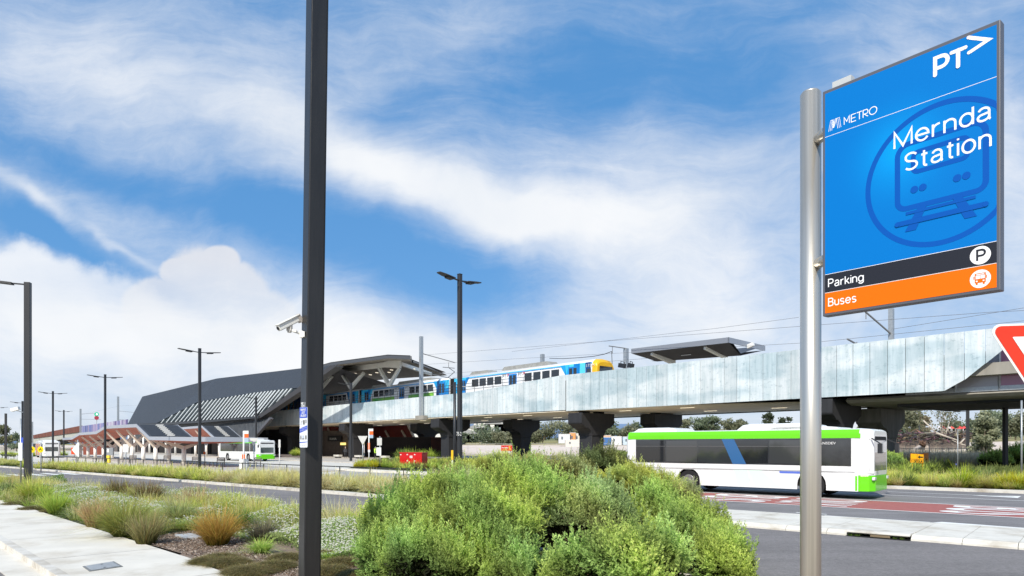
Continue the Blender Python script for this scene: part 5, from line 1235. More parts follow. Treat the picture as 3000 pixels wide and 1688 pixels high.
stroke(mb,[(x+.019+.0185*math.cos(2*math.pi*k/20),y+h/2+.019*math.sin(2*math.pi*k/20)) for k in range(20)],lw_,.0022,close=True,fn=Sm)
mb.build('operator_logo',SWH,SGN)
mb=MB(); X_=.676*SW; Y_=.878*SH; w_=.0175
stroke(mb,[(X_,Y_+.006),(X_,Y_+.088)]+arcp(X_+.028,Y_+.062,.026,90,-90,8)+[(X_,Y_+.036)],w_,.0022,fn=Sm)
stroke(mb,[(X_+.071,Y_+.0825),(X_+.128,Y_+.0825)],w_,.0022,fn=Sm); stroke(mb,[(X_+.098,Y_+.0825),(X_+.098,Y_+.006)],w_,.0036,fn=Sm)
stroke(mb,[(.848*SW,.978*SH),(.945*SW,.940*SH),(.850*SW,.924*SH-.005)],.016,.0022,fn=Sm); mb.build('transport_logo',SWH,SGN)
for vv_,nm in (((v1_+v2_)/2,'parking_symbol'),(v1_/2+.003,'bus_symbol')):
    cx,cy=.905*SW,vv_*SH; mb=MB(); mb.poly([Sm(cx+.042*math.cos(2*math.pi*k/36),cy+.042*math.sin(2*math.pi*k/36),.0022) for k in range(36)]); dsc=mb.build(nm,SWH,SGN)
    INV.setdefault(dsc.name,INV[SGN.name]); mb=MB()
    if nm[0]=='p':
        stroke(mb,[(cx-.012,cy-.024),(cx-.012,cy+.024),(cx+.004,cy+.024)]+arcp(cx+.006,cy+.011,.013,80,-90,6)+[(cx-.008,cy-.002)],.0085,.0032,fn=Sm,caps=False); mb.build('letter',mat('sign_black',(.022,.024,.033),.35),dsc)
    else:
        def rr(x0,x1,y0,y1,o=.0032): mb.poly([Sm(cx+x0,cy+y0,o),Sm(cx+x1,cy+y0,o),Sm(cx+x1,cy+y1,o),Sm(cx+x0,cy+y1,o)])
        rr(-.022,.022,-.018,.026); rr(-.018,-.010,-.026,-.0181); rr(.010,.018,-.026,-.0181); rr(-.027,-.0235,.0,.014); rr(.0235,.027,.0,.014); mb.build('pictogram',mat('sign_orange',(.86,.185,.0),.35),dsc)
        mb=MB(); rr(-.018,-.001,.0,.016,.0042); rr(.001,.018,.0,.016,.0042); rr(-.016,.016,.0185,.0225,.0042); rr(-.017,-.010,-.013,-.007,.0042); rr(.010,.017,-.013,-.007,.0042); mb.build('pictogram_window',SWH,dsc)
# pole, channel, brackets
mb=MB(); mb.tube((sp_,3.95,0),(sp_,3.95,4.13),.057,n=32); mb.tube((sp_,3.95,4.13),(sp_,3.95,4.146),.057,.045,n=32); mb.build('pole',STEEL,SGN)
ch=X0+se_*.012-sn_*.075; mb=MB(); mb.box(-.012,.014,-.02,.02,Z0+.03,Z1-.06,lambda x,y,z:ch+se_*x-sn_*y+Vector((0,0,z))); mb.build('channel',BLACK,SGN)
for z_ in (HC+(H-397)*3.85/F,HC+(H-766)*3.85/F):
    mb=MB(); q=Vector((sp_,3.95,z_)); mb.tube(q+se_*.03,X0-sn_*.05+se_*.03+Vector((0,0,z_)),.03,n=20); mb.build('bracket',STEEL,SGN)
mb=MB(); c_=S(.12,1,-.03); mb.box(-.05,.05,-.02,.02,0,.035,lambda x,y,z:c_+se_*x-sn_*y+Vector((0,0,z))); mb.build('top_bracket',mat('clear_tag',(.5,.52,.52),.4),SGN)
mb=MB(); q=X1-sn_*.03-se_*.0+Vector((0,0,0)); mb.box(-.01,.022,-.03,.026,Z0-.02,Z1-.0,lambda x,y,z:q+se_*x-sn_*y+Vector((0,0,z))) if False else None
# give way sign
Yg=4.25; gz=HC+(H-951)*Yg/F; gx=ax(2894)*Yg
GW=thing('give_way_sign','red and white give way triangle on a post, cut by the right edge','sign',(gx+.42,Yg+.05,0))
sd_=.86; ge=Vector((.93,-.18,0)).normalized(); gn=Vector((ge.y,-ge.x,0)); gn=gn if gn.y<0 else -gn
o_=Vector((gx-.01,Yg,gz))
def tri(inset,o,r=.03,n=5):
    hgt=sd_*.866; cx,cy=sd_/2,-hgt/3*1.0; R=hgt*2/3-2*inset
    pts=[]
    for a0 in (150,270,30):
        px_,py_=cx+(R-2*r)*math.cos(math.radians(a0)),cy+(R-2*r)*math.sin(math.radians(a0))
        for k in range(n+1): a=math.radians(a0-60+120*k/n); pts.append((px_+r*math.cos(a),py_+r*math.sin(a)))
    return [o_+ge*(x-.0)+Vector((0,0,y))+gn*o for x,y in pts]
mb=MB(); mb.prism(tri(0,0,.045),-gn*.003); mb.build('plate',mat('sign_plate_white',(.78,.76,.74),.4),GW)
mb=MB(); mb.poly(tri(.013,.003,.035)); mb.build('red_border',mat('sign_red',(.66,.035,.012),.35,var=.06,scale=12),GW)
mb=MB(); mb.poly(tri(.082,.006,.004)); mb.build('white_field',mat('sign_plate_white',(.78,.76,.74),.4),GW)
mb=MB(); pq=o_+ge*sd_/2; mb.tube((pq.x,pq.y+.06,0),(pq.x,pq.y+.06,gz-.02),.03,n=16); mb.build('post',GALV,GW)
# ---------------------------------------------------------------- pedestrian fence along the median strip
def ped_fence(px0,px1,t_,label,h=.98,step=2.6):
    s0,s1=rs(px0,t_),rs(px1,t_); f=thing('pedestrian_fence',label,'fence',tuple(RW(s0,t_)))
    mb=MB(); mb.beam(RW(s0,t_,h),RW(s1,t_,h),.05); mb.build('top_rail',BLK,f)
    s=s0; n=0
    while s<s1+.1:
        mb=MB(); mb.beam(RW(s,t_,0),RW(s,t_,h),.045); mb.build('post',BLK,f)
        if n<60:
            mb=MB(); e=min(s+step,s1); mb.beam(RW(s+.03,t_,.12),RW(e-.03,t_,.12),.02); k=s+.13
            while k<e-.05: mb.beam(RW(k,t_,.12),RW(k,t_,h-.02),.004); k+=.5
            mb.build('mesh_infill',mat('mesh_grey',(.3,.3,.3),.5),f)
        s+=step; n+=1
ped_fence(124,1348,21.2,'long low black fence with thin posts behind the tan grass strip')
ped_fence(-180,46,22.2,'short low black fence at the far left edge behind the grass')
# ---------------------------------------------------------------- red cabinet
cb=G(1171,1374); rb=thing('red_cabinet','bright red metal utility cabinet among yellow-green plants in the garden bed','cabinet',tuple(cb),0)
w1=Vector((ax(1235)*57.5,57.5,0))-Vector((ax(1171)*60,60,0)); cbx=Vector((ax(1171)*60,60,0)); rb.location=cbx; INV[rb.name]=Matrix.Translation(cbx).inverted()
w1=Vector((ax(1236)*58.6,58.6,0))-cbx; w2=Vector((ax(1252.5)*59.7,59.7,0))-(cbx+w1)
q4=[cbx,cbx+w1,cbx+w1+w2,cbx+w2]
mb=MB(); mb.prism([p+Vector((0,0,.0)) for p in q4],(0,0,1.42)); mb.build('body',REDB,rb,bevel=.02)
c4=sum(q4,Vector())/4; mb=MB(); mb.prism([c4+(p-c4)*1.04+Vector((0,0,1.42)) for p in q4],(0,0,.07)); mb.build('lid',REDB,rb)
nn=Vector((w1.y,-w1.x,0)).normalized()
def cbp(f,z,o=.006): return cbx+w1*f+nn*o+Vector((0,0,z))
mb=MB()
for f,z in ((.05,1.28),(.35,1.3),(.68,1.3),(.35,.75),(.68,.75)): mb.poly([cbp(f-.03,z-.04),cbp(f+.03,z-.04),cbp(f+.03,z+.04),cbp(f-.03,z+.04)])
mb.build('latch',WHT,rb)
mb=MB(); mb.poly([cbp(.46,1.0),cbp(.58,1.0),cbp(.58,1.2),cbp(.46,1.2)]); lb_=mb.build('warning_label',WHT,rb); INV[lb_.name]=INV[rb.name]
mb=MB(); mb.poly([cbp(.475,1.08,.009),cbp(.565,1.08,.009),cbp(.565,1.11,.009),cbp(.475,1.11,.009)]); mb.build('label_print',REDB,lb_)
mb=MB(); mb.box(-.004,.004,0,.004,.05,1.4,lambda x,y,z:cbp(.5,z,y)+w1.normalized()*x); mb.build('door_gap',BLACK,rb)
# ---------------------------------------------------------------- small signs and stops
def post_sign(name,label,cat,px,Y,h,r=.03,base=0.,mt=GALV,group=None):
    t=thing(name,label,cat,(ax(px)*Y,Y,base),0,group); mb=MB(); mb.tube((0,0,0),(0,0,h),r,n=8); mb.build('post',mt,t,world=False); return t
def plate(t,name,x0,x1,z0,z1,m,y=-.06,th=.02):
    mb=MB(); mb.box(x0,x1,y,y+th,z0,z1); return mb.build(name,m,t,world=False)
def tri_back(t,cx,z1,s,y=-.06,m=WHT):
    mb=MB(); mb.prism([(cx-s/2,y,z1),(cx+s/2,y,z1),(cx+.03,y,z1-s*.87),(cx-.03,y,z1-s*.87)],(0,.02,0)); return mb.build('triangle_plate',m,t,world=False)
BACK=mat('sign_back',(.58,.57,.54),.5,var=.06,scale=3)
t=post_sign('give_way_sign','white back of a give way triangle standing in front of the green and white bus','sign',744,58,2.6,.05); tri_back(t,0,2.72,.75,m=BACK)
t=post_sign('give_way_sign','white back of a give way triangle beside the black pier and shop','sign',1063,62,2.75,.05); tri_back(t,0,2.95,.9,m=BACK)
t=post_sign('bus_stop_sign','bus stop pole with orange flag and white timetable case before the parked bus','bus stop',714,57,3.3,.07,mt=WHT)
plate(t,'flag',.08,.42,2.75,3.05,mat('flag_orange',(.8,.13,.02),.4)); plate(t,'flag_top',.0,.42,3.06,3.32,WHT); plate(t,'flag_panel',.08,.42,2.35,2.72,mat('flag_blue',(.35,.45,.55),.4)); plate(t,'timetable_case',-.13,.13,1.0,1.35,ORNG)
bx_=thing('ticket_box','white waist-high box at the foot of the bus stop pole','box',(ax(716)*57.5,57.4,0)); mb=MB(); mb.box(-.32,.32,-.2,.2,.05,.92); mb.build('case',WHT,bx_,world=False,bevel=.02); mb=MB(); mb.box(-.34,.34,-.22,.22,0,.049); mb.build('plinth',CONCD,bx_,world=False); mb=MB(); mb.box(-.1,.12,-.205,-.201,.2,.7); mb.build('panel',mat('pale_panel',(.5,.52,.5),.4),bx_,world=False)
t=post_sign('bus_stop_sign','bus stop pole with orange flag beside the hi-vis worker','bus stop',1081,80,4.0,.07,mt=WHT)
plate(t,'flag',.05,.5,3.35,3.75,mat('flag_orange',(.8,.13,.02),.4)); plate(t,'flag_top',-.05,.5,3.76,4.05,WHT); plate(t,'flag_panel',.05,.5,2.95,3.33,mat('flag_blue',(.35,.45,.55),.4)); plate(t,'timetable_case',-.12,.12,1.6,2.4,ORNG); plate(t,'timetable_panel',-.1,.15,1.3,1.59,WHT)
t=post_sign('bus_stop_sign','small bus stop pole with orange flag between the two bus shelters','bus stop',600,75,2.9,.06,mt=WHT); plate(t,'flag',.0,.35,2.5,2.9,ORNG); plate(t,'timetable_case',-.12,.12,1.1,1.4,ORNG); plate(t,'flag_panel',.0,.35,2.1,2.48,WHT)
t=post_sign('parking_sign','grey backs of two stacked rectangular sign plates in the garden bed','sign',1113,60,2.9,.04); plate(t,'upper_plate',-.24,.18,2.1,2.75,BACK); plate(t,'lower_plate',-.3,.12,1.2,1.92,WHT)
t=post_sign('parking_sign','thin pale pole with small narrow plate right of the green and white bus','sign',819,60,2.6,.05,mt=WHT); plate(t,'plate',-.08,.1,1.9,2.6,BACK)
t=post_sign('parking_sign','thin pole with small white plate between the shelter columns','sign',369,66,2.2,.05); plate(t,'plate',-.25,.2,1.45,2.2,WHT)
t=post_sign('parking_sign','pale pole with small plates standing against the thick black pole at left','sign',61,30.5,3.3,.035); plate(t,'upper_plate',.05,.14,1.9,2.45,NB); plate(t,'lower_plate',-.05,.13,1.42,2.22,WHT,y=-.09)
for px,Y,l in ((95,52,'yellow round pedestrian crossing sign partly behind the thick black pole'),(120,53,'yellow round pedestrian crossing sign in front of the white bus')):
    t=post_sign('crossing_sign',l,'sign',px,Y,2.3,.04,group='yellow crossing signs'); mb=MB(); mb.tube((0,-.06,1.78),(0,-.04,1.78),.235,n=28); d=mb.build('disc',YEL,t,world=False)
    r=.235; mb=MB(); s_=r*.5
    mb.prism([(-s_,-.07,1.78-s_*.7),(-s_*.62,-.07,1.78-s_*.7),(0,-.07,1.78+s_*.25),(s_*.62,-.07,1.78-s_*.7),(s_,-.07,1.78-s_*.7),(s_*.25,-.07,1.78+s_*.8),(-s_*.25,-.07,1.78+s_*.8)],(0,.008,0)); mb.build('walking_symbol',BLACK,t,world=False)
t=post_sign('turn_sign','white sideways triangle sign and red board before the rust brown shed','sign',228,60,2.6,.05); mb=MB(); mb.prism([(-.5,-.06,1.7),(.02,-.06,2.35),(.15,-.06,2.35),(.15,-.06,1.1),(.02,-.06,1.1)],(0,.02,0)); mb.build('plate',WHT,t,world=False)
bb=thing('red_board','small bright orange-red board behind the far end of the long shelter','board',(ax(217)*118,118,0)); mb=MB(); mb.box(-.45,.45,0,.1,.9,1.85); mb.box(-.85,.35,0,.1,.1,1.85) ; mb=MB(); mb.box(-.5,.5,0,.1,.55,1.7); mb.build('panel',mat('board_red',(.85,.10,.03),.5),bb,world=False); mb=MB(); mb.beam((0,.05,0),(0,.05,.6),.08); mb.build('post',GALV,bb,world=False)
sh=thing('shed','rust brown slatted shed behind the far shelter columns','shed',(ax(265)*150,150,0)); mb=MB(); mb.box(-1.6,2.4,0,3,0,2.9); mb.build('walls',mat('shed_rust',(.20,.05,.03),.7,var=.3,scale=2,stretch=(4,4,.2)),sh,world=False); mb=MB(); mb.box(-1.7,2.5,-.1,3.1,2.9,3.05); mb.build('roof',DGR,sh,world=False)
# railway signal
p_=VM(283,H,50.); sgl=thing('railway_signal','railway signal with green lamp over red lamp above the violet screen','signal',(p_.x,p_.y,9.))
for py,c,e in ((1214,(.01,.30,.16),((.02,.6,.3),.5)),(1224.5,(.32,.04,.06),((.4,.03,.05),.2))):
    q=VM(283,py,50.); mb=MB(); mb.tube(q,q+Vector((.3,-.45,0)),.75,n=22); mb.build('signal_head',mat('sig%d'%int(py),c,.5,emit=e),sgl)
q=VM(284,1214,49.); 
mb=MB(); q=VM(283.5,1214,49.6)+Vector((.3,-.45,0)); mb.tube(q,q+Vector((.05,-.1,0)),.3,n=12); mb.build('lens',mat('lens_lit',(.8,1,.9),.3,emit=((.8,1,.9),1.2)),sgl)
mb=MB(); a=VM(283,1226,50.); mb.beam((a.x,a.y,9.),a,.12); mb.build('mast',GALV,sgl)
# catenary masts
def mast(px,ytop,m_,zb,w,label,arms=(),grp='galvanised overhead line masts'):
    p=VM(px,H,m_); zt=VM(px,ytop,m_).z; t=thing('catenary_mast',label,'mast',(p.x,p.y,zb),VA,grp)
    mb=MB(); mb.box(-w/2,w/2,-w/2,w/2,0,zt-zb); mb.build('mast',GALV,t,world=False)
    for (z0,z1,l) in arms:
        mb=MB(); mb.beam((0,0,zt-zb+z0),(0,l,zt-zb+z1),.09); mb.beam((0,l*.8,zt-zb+z1-.05),(0,l*.8,zt-zb+z1-.8),.05); mb.build('cantilever',mat('arm_grey',(.2,.2,.2),.5),t,world=False)
    return t
mast(1234,986,49.6,5.6,.4,'tall galvanised mast fixed on the outside of the low parapet left of the lamp pole',((-2.2,-3.0,5.5),(-4.6,-5.4,6.5)))
mb=MB(); mb.box(vs(1222,49.6),vs(1246,49.6),49.3,49.95,5.45,6.0,lambda x,y,z:VW(x,y,z)); x_=[o for o in bpy.data.objects if o.name.startswith('catenary_mast')][0]; mb.build('mast_bracket',CONCD,x_)
mast(1589,1038,60,7.2,.42,'stubby galvanised mast showing above the train roof',())
mast(2611,905,58,7.2,.34,'galvanised mast behind the high parapet below the station sign',((-2.0,-.6,-6.),(-4.3,-3.2,-8.)))
mast(236,1198,47,0,.6,'pale mast rising where the rust red parapet meets the violet screen',((-2,-1.5,6),(-4,-4,7)))
mast(346,1162,52,6,.6,'pale mast at the left end of the dark station roof',((-5,-5.5,7),(-8,-8.2,7)))
mast(95,1236,47,0,.7,'thin pale mast right of the thick black pole at left',())
mast(28,1258,60,0,.7,'short distant mast near the trees at the far left',())
mast(1834,1021,62,7.2,.45,'thin pale lamp mast with signal gantries left of the platform shelter',((0,0,-3.),))
gt=thing('signal_gantry','black signal brackets standing just above the parapet beside the train cab','signal',tuple(VM(1833,H,60)))
for x0,x1 in ((1813,1832),(1840,1856)):
    mb=MB(); mb.beam(VM(x0,1070,60),VM(x1,1073,60),.25,.5); mb.build('bracket',BLK,gt)
    mb=MB(); mb.beam(VM(x0+6,1070,60),VM(x0+6,1058,60),.07); mb.beam(VM(x1-3,1072,60),VM(x1-3,1061,60),.07); mb.beam(VM(x0+6,1059,60),VM(x1-3,1061,60),.06); mb.build('frame',BLK,gt)
lp=thing('overhead_wire','looped black cable on a thin post above the train front','cable',tuple(VM(1700,H,58)))
mb=MB(); L_=[(1610,1050),(1650,1051),(1700,1048),(1740,1044),(1770,1038),(1792,1030),(1794,1080)]
for a,b in zip(L_[:-1],L_[1:]): mb.beam(VM(*a,58),VM(*b,58),.06)
mb.build('cable',BLK,lp)
# wires
WM=mat('wire',(.12,.12,.13),.5)
for i,(pts,m_,l) in enumerate(((((1245,1040),(2400,952),(2900,915),(3100,905)),55,'upper overhead wire running along the tracks'),(((1245,1068),(1500,1052),(2390,1003),(2611,980),(3100,930)),58,'lower overhead wire behind the platform shelter'),(((1240,1100),(1900,1050)),56,'contact wire just over the train roof'),(((2340,930),(2100,962),(1500,1030)),60,'faint third overhead wire above the high parapet'),(((2612,965),(3100,886)),58,'overhead wire leaving the mast towards the right edge'),(((236,1216),(346,1190),(420,1186)),50,'overhead wire between the two pale masts at the left'),((( -60,1256),(100,1256)),48,'overhead wire at the far left edge'))):
    t=thing('overhead_wire',l,'cable',tuple(VM(pts[0][0],H,m_)),0,'overhead line wires'); mb=MB()
    for a,b in zip(pts[:-1],pts[1:]): mb.beam(VM(*a,m_),VM(*b,m_),.024)
    mb.build('wire',WM,t)
# benches under the shelter
def bench(px,Y,rz,label):
    t=thing('bench',label,'bench',(ax(px)*Y,Y,.12),rz,'slatted metal benches at the bus stands')
    BM=mat('bench_brown',(.12,.10,.09),.6)
    mb=MB()
    for k in range(4): mb.beam((-.9,-.2+k*.13,.45),(.9,-.2+k*.13,.45),.09,.03)
    mb.build('seat',BM,t,world=False); mb=MB()
    for k in range(3): mb.beam((-.0,.3+k*.02,.58+k*.13),(.9,.3+k*.02,.58+k*.13),.03,.09)
    mb.build('backrest',BM,t,world=False)
    for x in (-.85,0,.85):
        mb=MB(); mb.beam((x,-.2,0),(x,-.2,.44),.05); mb.beam((x,.24,0),(x,.32,.86 if x>=0 else .44),.05); mb.build('leg',BM,t,world=False)
bench(294,80,VA+.6,'slatted bench with backrest between the far shelter columns'); bench(373,74,VA+.6,'slatted bench behind the thin white-plated pole'); bench(474,74,VA+.6,'slatted bench between the last but one shelter columns')
bench(557,66,VA+.6,'slatted bench right of the nearest shelter column'); bench(629,62,VA+.5,'long slatted bench in the open before the parked bus'); bench(738,62,VA+.3,'slatted bench next to the white box and give way pole')
# yellow marker post, bollards, ticket machine
t=post_sign('marker_post','white marker post with yellow top in the garden bed','post',1325,56,.9,.06,mt=WHT); mb=MB(); mb.box(-.09,.09,-.07,.07,.9,1.7); mb.build('marker_top',mat('marker_yellow',(.85,.5,.01),.5),t,world=False)
t=post_sign('lamp_pole','slim black pole with a small cross arm beside the central lamp pole','pole',1332,34,5.25,.07,mt=BLK); mb=MB(); mb.beam((0,0,5.05),(1.0,0,5.0),.03); mb.build('cross_arm',GALV,t,world=False)
t=thing('ticket_machine','small yellow and grey help point under the long shelter','machine',(ax(318)*77,77,.12)); mb=MB(); mb.box(-.18,.18,-.15,.15,0,.85); mb.build('base',mat('machine_yellow',(.8,.6,.05),.5),t,world=False,bevel=.02); mb=MB(); mb.box(-.2,.55,-.1,.1,.86,1.7); mb.build('head',mat('machine_grey',(.25,.26,.27),.5),t,world=False,bevel=.02); mb=MB(); mb.box(-.12,.1,-.11,-.101,1.2,1.6); mb.build('screen',WHT,t,world=False)
# number on central pole
mb=MB(); add_text(mb,'7E-2',.1,(-.02,0,0),(1,0,0),(0,0,1),width=.2,height=.16); 
c_=L1.location; mb.v=[Vector((c_.x-.1,c_.y-.19,HC+(H-1277)*c_.y/F))+v_ for v_ in mb.v]; mb.build('pole_number',WHT,L1)
# ---------------------------------------------------------------- right hand signs
t=thing('detour_sign','yellow temporary detour sign with black arrows beyond the road','sign',(ax(2687)*43.5,43.5,.1))
def px2(x,y,Y=43.5): return P(x,y,Y)
mb=MB(); mb.prism([px2(*q) for q in ((2667,1328),(2707,1331),(2706,1358),(2666,1356))],(0,.03,0)); mb.build('panel',mat('sign_border',(.16,.03,.01),.5),t)
def rq(n,q,m,o): mb=MB(); mb.prism([px2(x,y,43.5-o) for x,y in q],(0,.008,0)); return mb.build(n,m,t)
rq('yellow_field',((2668,1329.2),(2686.6,1330.2),(2686.3,1345),(2668,1344.5)),AMB,.01); rq('yellow_field',((2687.6,1330.3),(2706,1332),(2705.5,1347),(2687.4,1345.5)),AMB,.01); rq('yellow_field',((2668,1345.8),(2705.3,1348),(2705,1357),(2667.5,1355)),AMB,.01)
rq('arrow',((2689,1339.5),(2695,1334),(2695,1337.5),(2704,1338),(2704,1341.5),(2695,1341.5),(2695,1345)),BLACK,.02)
rq('arrow',((2669,1350.5),(2671.5,1348.6),(2671.5,1350),(2675,1350.2),(2675,1351.2),(2671.5,1351),(2671.5,1352.6)),BLACK,.02)
mb=MB(); add_text(mb,'DETOUR',.2,px2(2677,1354.3,43.47),Vector((1,0,-.04)).normalized(),(0,0,1),width=.58,height=.14,bold=.006); mb.build('lettering',BLACK,t)
mb=MB(); 
for x in (2672,2703): mb.beam(px2(x,1355,43.6),Vector((ax(x)*43.6,43.6,0)),.05)
mb.build('leg',AMB,t)
t=post_sign('orange_sign','orange works board with small arrow on a pole behind the detour sign','sign',2722,50,2.2,.035,mt=GALV); 
mb=MB(); mb.box(-.5,-.08,-.07,-.05,.75,1.25); mb.build('panel',mat('orange_board',(.75,.28,.08),.5),t,world=False); mb=MB(); mb.box(-.5,-.08,-.07,-.05,1.26,1.55); mb.build('upper_panel',mat('orange_board',(.75,.28,.08),.5),t,world=False)
mb=MB(); mb.prism([(-.3,-.08,1.02),(-.2,-.08,1.02),(-.25,-.08,1.14)],(0,.006,0)); mb.box(-.265,-.235,-.08,-.074,.82,1.02); mb.build('arrow',BLACK,t,world=False)
t=thing('bollard','black bollard with small blue disc beside the side path','bollard',(ax(2799)*44,44,.1)); mb=MB(); mb.box(-.07,.07,-.07,.07,0,.98); mb.build('post',BLK,t,world=False,bevel=.01); mb=MB(); mb.tube((0,-.072,.78),(0,-.078,.78),.045); mb.build('disc',mat('disc_blue',(.15,.18,.6),.4),t,world=False)
t=post_sign('parking_sign','pale steel post at the right edge beyond the road','post',2993,38,4.6,.05)
t=post_sign('parking_sign','thin grey pole standing right of the black bollard','post',2806,45,3.2,.03)
mk=thing('side_path','pale side path leading off beyond the hedge','path',(0,0,0)); mk['kind']='structure'; del mk['category']; mk.name='side_path'
mb=MB(); mb.prism([Vector((p.x,p.y,.105)) for p in (RW(rs(2690,42),41.5),RW(rs(2790,42),41.5),RW(rs(2815,52),54),RW(rs(2740,52),54))],(0,0,.01)); mb.build('side_path',mat('path_grey2',(.36,.34,.31),.85,var=.1,scale=1),mk)
# ================================================================ BACKGROUND AND PLANTS
def gz(px,Y): x=ax(px)*Y; return Vector((x,Y,ground_z(x,Y)))
def tree(name,label,px,Y,top,width,crown0=.35,n=1200,leaf=.5,col=(.10,.12,.055),tip=(.20,.21,.11),trunkc=(.30,.25,.19),group=None,stems=1,clumps=9,bare=0.,seed=0,base=None,shape=1.):
    b=gz(px,Y) if base is None else base; zt=HC+(H-top)*Y/F; h=zt-b.z; t=thing(name,label,'tree',tuple(b),0,group)
    rnd=np.random.default_rng(seed+int(px)); W_=width/F*Y
    mb=MB(); tips=[]; TM_=mat('bark_%d'%int(trunkc[0]*100),trunkc,.9,var=.25,scale=3)
    cl=[]
    for k in range(clumps):
        a=rnd.uniform(0,2*math.pi); r=W_*.5*math.sqrt(rnd.uniform(0,1))*.72; zz=h*(crown0+(1-crown0)*rnd.uniform(.08,.86)); r*=1-.45*abs((zz/h-crown0)/(1-crown0)-.4)*shape
        cl.append((r*math.cos(a),r*math.sin(a)*.8,zz,W_*rnd.uniform(.16,.27)))
    for k in range(stems):
        ox=rnd.uniform(-.1,.1)*W_*(stems>1); mb.tube((ox*.3,0,0),(ox,0,h*crown0),.028*h*.8,.018*h*.8,n=8)
        for j in range(max(3,clumps//stems)):
            c=cl[(k*3+j)%clumps]; m_=Vector((ox+(c[0]-ox)*.45+rnd.uniform(-.1,.1)*W_*.3,c[1]*.45,h*crown0+(c[2]-h*crown0)*.45))
            mb.tube((ox,0,h*crown0*rnd.uniform(.8,1.)),m_,.014*h*.8,.009*h*.8,n=6,cap=False); mb.tube(m_,(c[0],c[1],c[2]),.009*h*.8,.003*h,n=5,cap=False)
    mb.build('trunk',TM_,t,world=False)
    if bare<1:
        V_=[];C_=[]
        per=int(n/clumps)
        for (x,y,z,r) in cl:
            q=rnd.normal(0,1,(per,3)); q/=np.linalg.norm(q,axis=1)[:,None]; rad=r*rnd.uniform(.35,1.05,per)**.6
            rad=rad*(1+.22*np.sin(q[:,0]*7+x)*np.cos(q[:,2]*6+z))
            c=np.array([x,y,z])+q*rad[:,None]*np.array([1,1,.72]); 
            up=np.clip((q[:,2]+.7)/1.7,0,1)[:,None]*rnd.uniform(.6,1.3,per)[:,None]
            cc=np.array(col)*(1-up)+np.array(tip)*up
            dd=rnd.normal(0,1,(per,3))+np.array([0,0,-.3]); L_=leaf*rnd.uniform(.6,1.4,per)
            v_,c_=leaves(c,dd,L_,L_*.32,cc); V_.append(v_);C_.append(c_)
        np_mesh('crown',np.concatenate(V_),np.concatenate(C_),t)
    return t
OL=((.15,.17,.10),(.36,.36,.23)); GR=((.13,.17,.11),(.30,.35,.22)); BR=((.19,.17,.11),(.40,.34,.22))  # gum tree palettes, paled with distance haze mixed into the leaf colours
bt=[(1352,300,1262,30,GR),(1430,300,1252,95,GR),(1500,290,1262,45,OL),(1462,280,1266,38,OL),(1540,300,1240,50,GR),(1566,300,1248,36,OL),(1590,290,1230,85,OL),(1655,300,1236,80,OL),(1700,300,1232,60,OL),(1735,300,1244,50,BR),(1790,290,1232,60,GR),(1835,300,1242,60,OL),(1870,310,1236,50,GR),(1905,300,1246,40,GR),(2005,300,1226,44,OL),(2045,310,1222,52,GR),(2088,310,1218,50,GR),(2132,300,1222,48,OL),(2168,300,1224,34,OL)]
for i,(px,Y,top,w,c) in enumerate(bt):
    tree('gum_tree','distant olive gum tree in the belt of trees seen under the viaduct',px,Y,top,w*1.15,.08,n=2200,leaf=.8,col=c[0],tip=c[1],group='belt of gum trees behind the field',seed=i,clumps=16)
tree('gum_tree','lone round-crowned gum tree on the skyline left of the steel sign pole',2254,280,1206,40,.45,n=900,leaf=.8,col=(.05,.07,.04),tip=(.13,.15,.09),clumps=8,seed=40)
tree('gum_tree','small flat-topped tree on the skyline just beside the steel sign pole',2302,280,1222,40,.5,n=700,leaf=.8,col=(.05,.07,.04),tip=(.13,.15,.09),clumps=6,seed=41)
tree('gum_tree','tree showing through the gap between the two right-hand piers',2525,130,1195,70,.3,n=1500,leaf=.45,col=OL[0],tip=OL[1],seed=42)
rt=[(2645,120,1190,110,.3,OL,'broad olive gum tree just right of the grey streaked pier'),(2700,150,1205,60,.3,BR,'brownish gum tree behind the broad olive one'),(2785,190,1226,70,.2,GR,'low dark tree behind the bare white-limbed tree'),(2905,150,1206,110,.2,GR,'large dark gum tree behind the grey-green street tree'),(2850,180,1222,70,.2,GR,'dark bushy tree left of the large dark gum'),(2975,160,1198,90,.25,OL,'tall flat-crowned gum tree beside the give way sign'),(3050,150,1205,90,.25,OL,'dark gum tree at the right edge'),(2960,200,1225,120,.1,GR,'low hazy dark tree mass at the right edge')]
for i,(px,Y,top,w,c0,c,l) in enumerate(rt): tree('gum_tree',l,px,Y,top,w,c0,n=2600,leaf=.5,col=tuple(q*.8 for q in c[0]),tip=tuple(q*1.0 for q in c[1]),seed=60+i,clumps=14)
tree('bare_tree','tall sparse white-limbed gum tree with thin foliage',2760,100,1185,120,.3,n=700,leaf=.28,col=(.16,.16,.09),tip=(.3,.29,.18),trunkc=(.55,.48,.40),stems=4,clumps=14,seed=80)
tree('street_tree','drooping grey-green street tree with thin trunk in front of the large gum',2882,62,1192,84,.22,n=4200,leaf=.24,col=(.16,.18,.10),tip=(.50,.52,.34),clumps=20,seed=81)
tree('gum_tree','olive tree at the far left edge of the picture',14,150,1237,62,.3,n=1500,leaf=.5,col=OL[0],tip=(.26,.25,.12),seed=90)
tree('gum_tree','low round tree behind the overhead masts at the far left',48,230,1265,52,.15,n=900,leaf=.7,col=GR[0],tip=GR[1],seed=91)
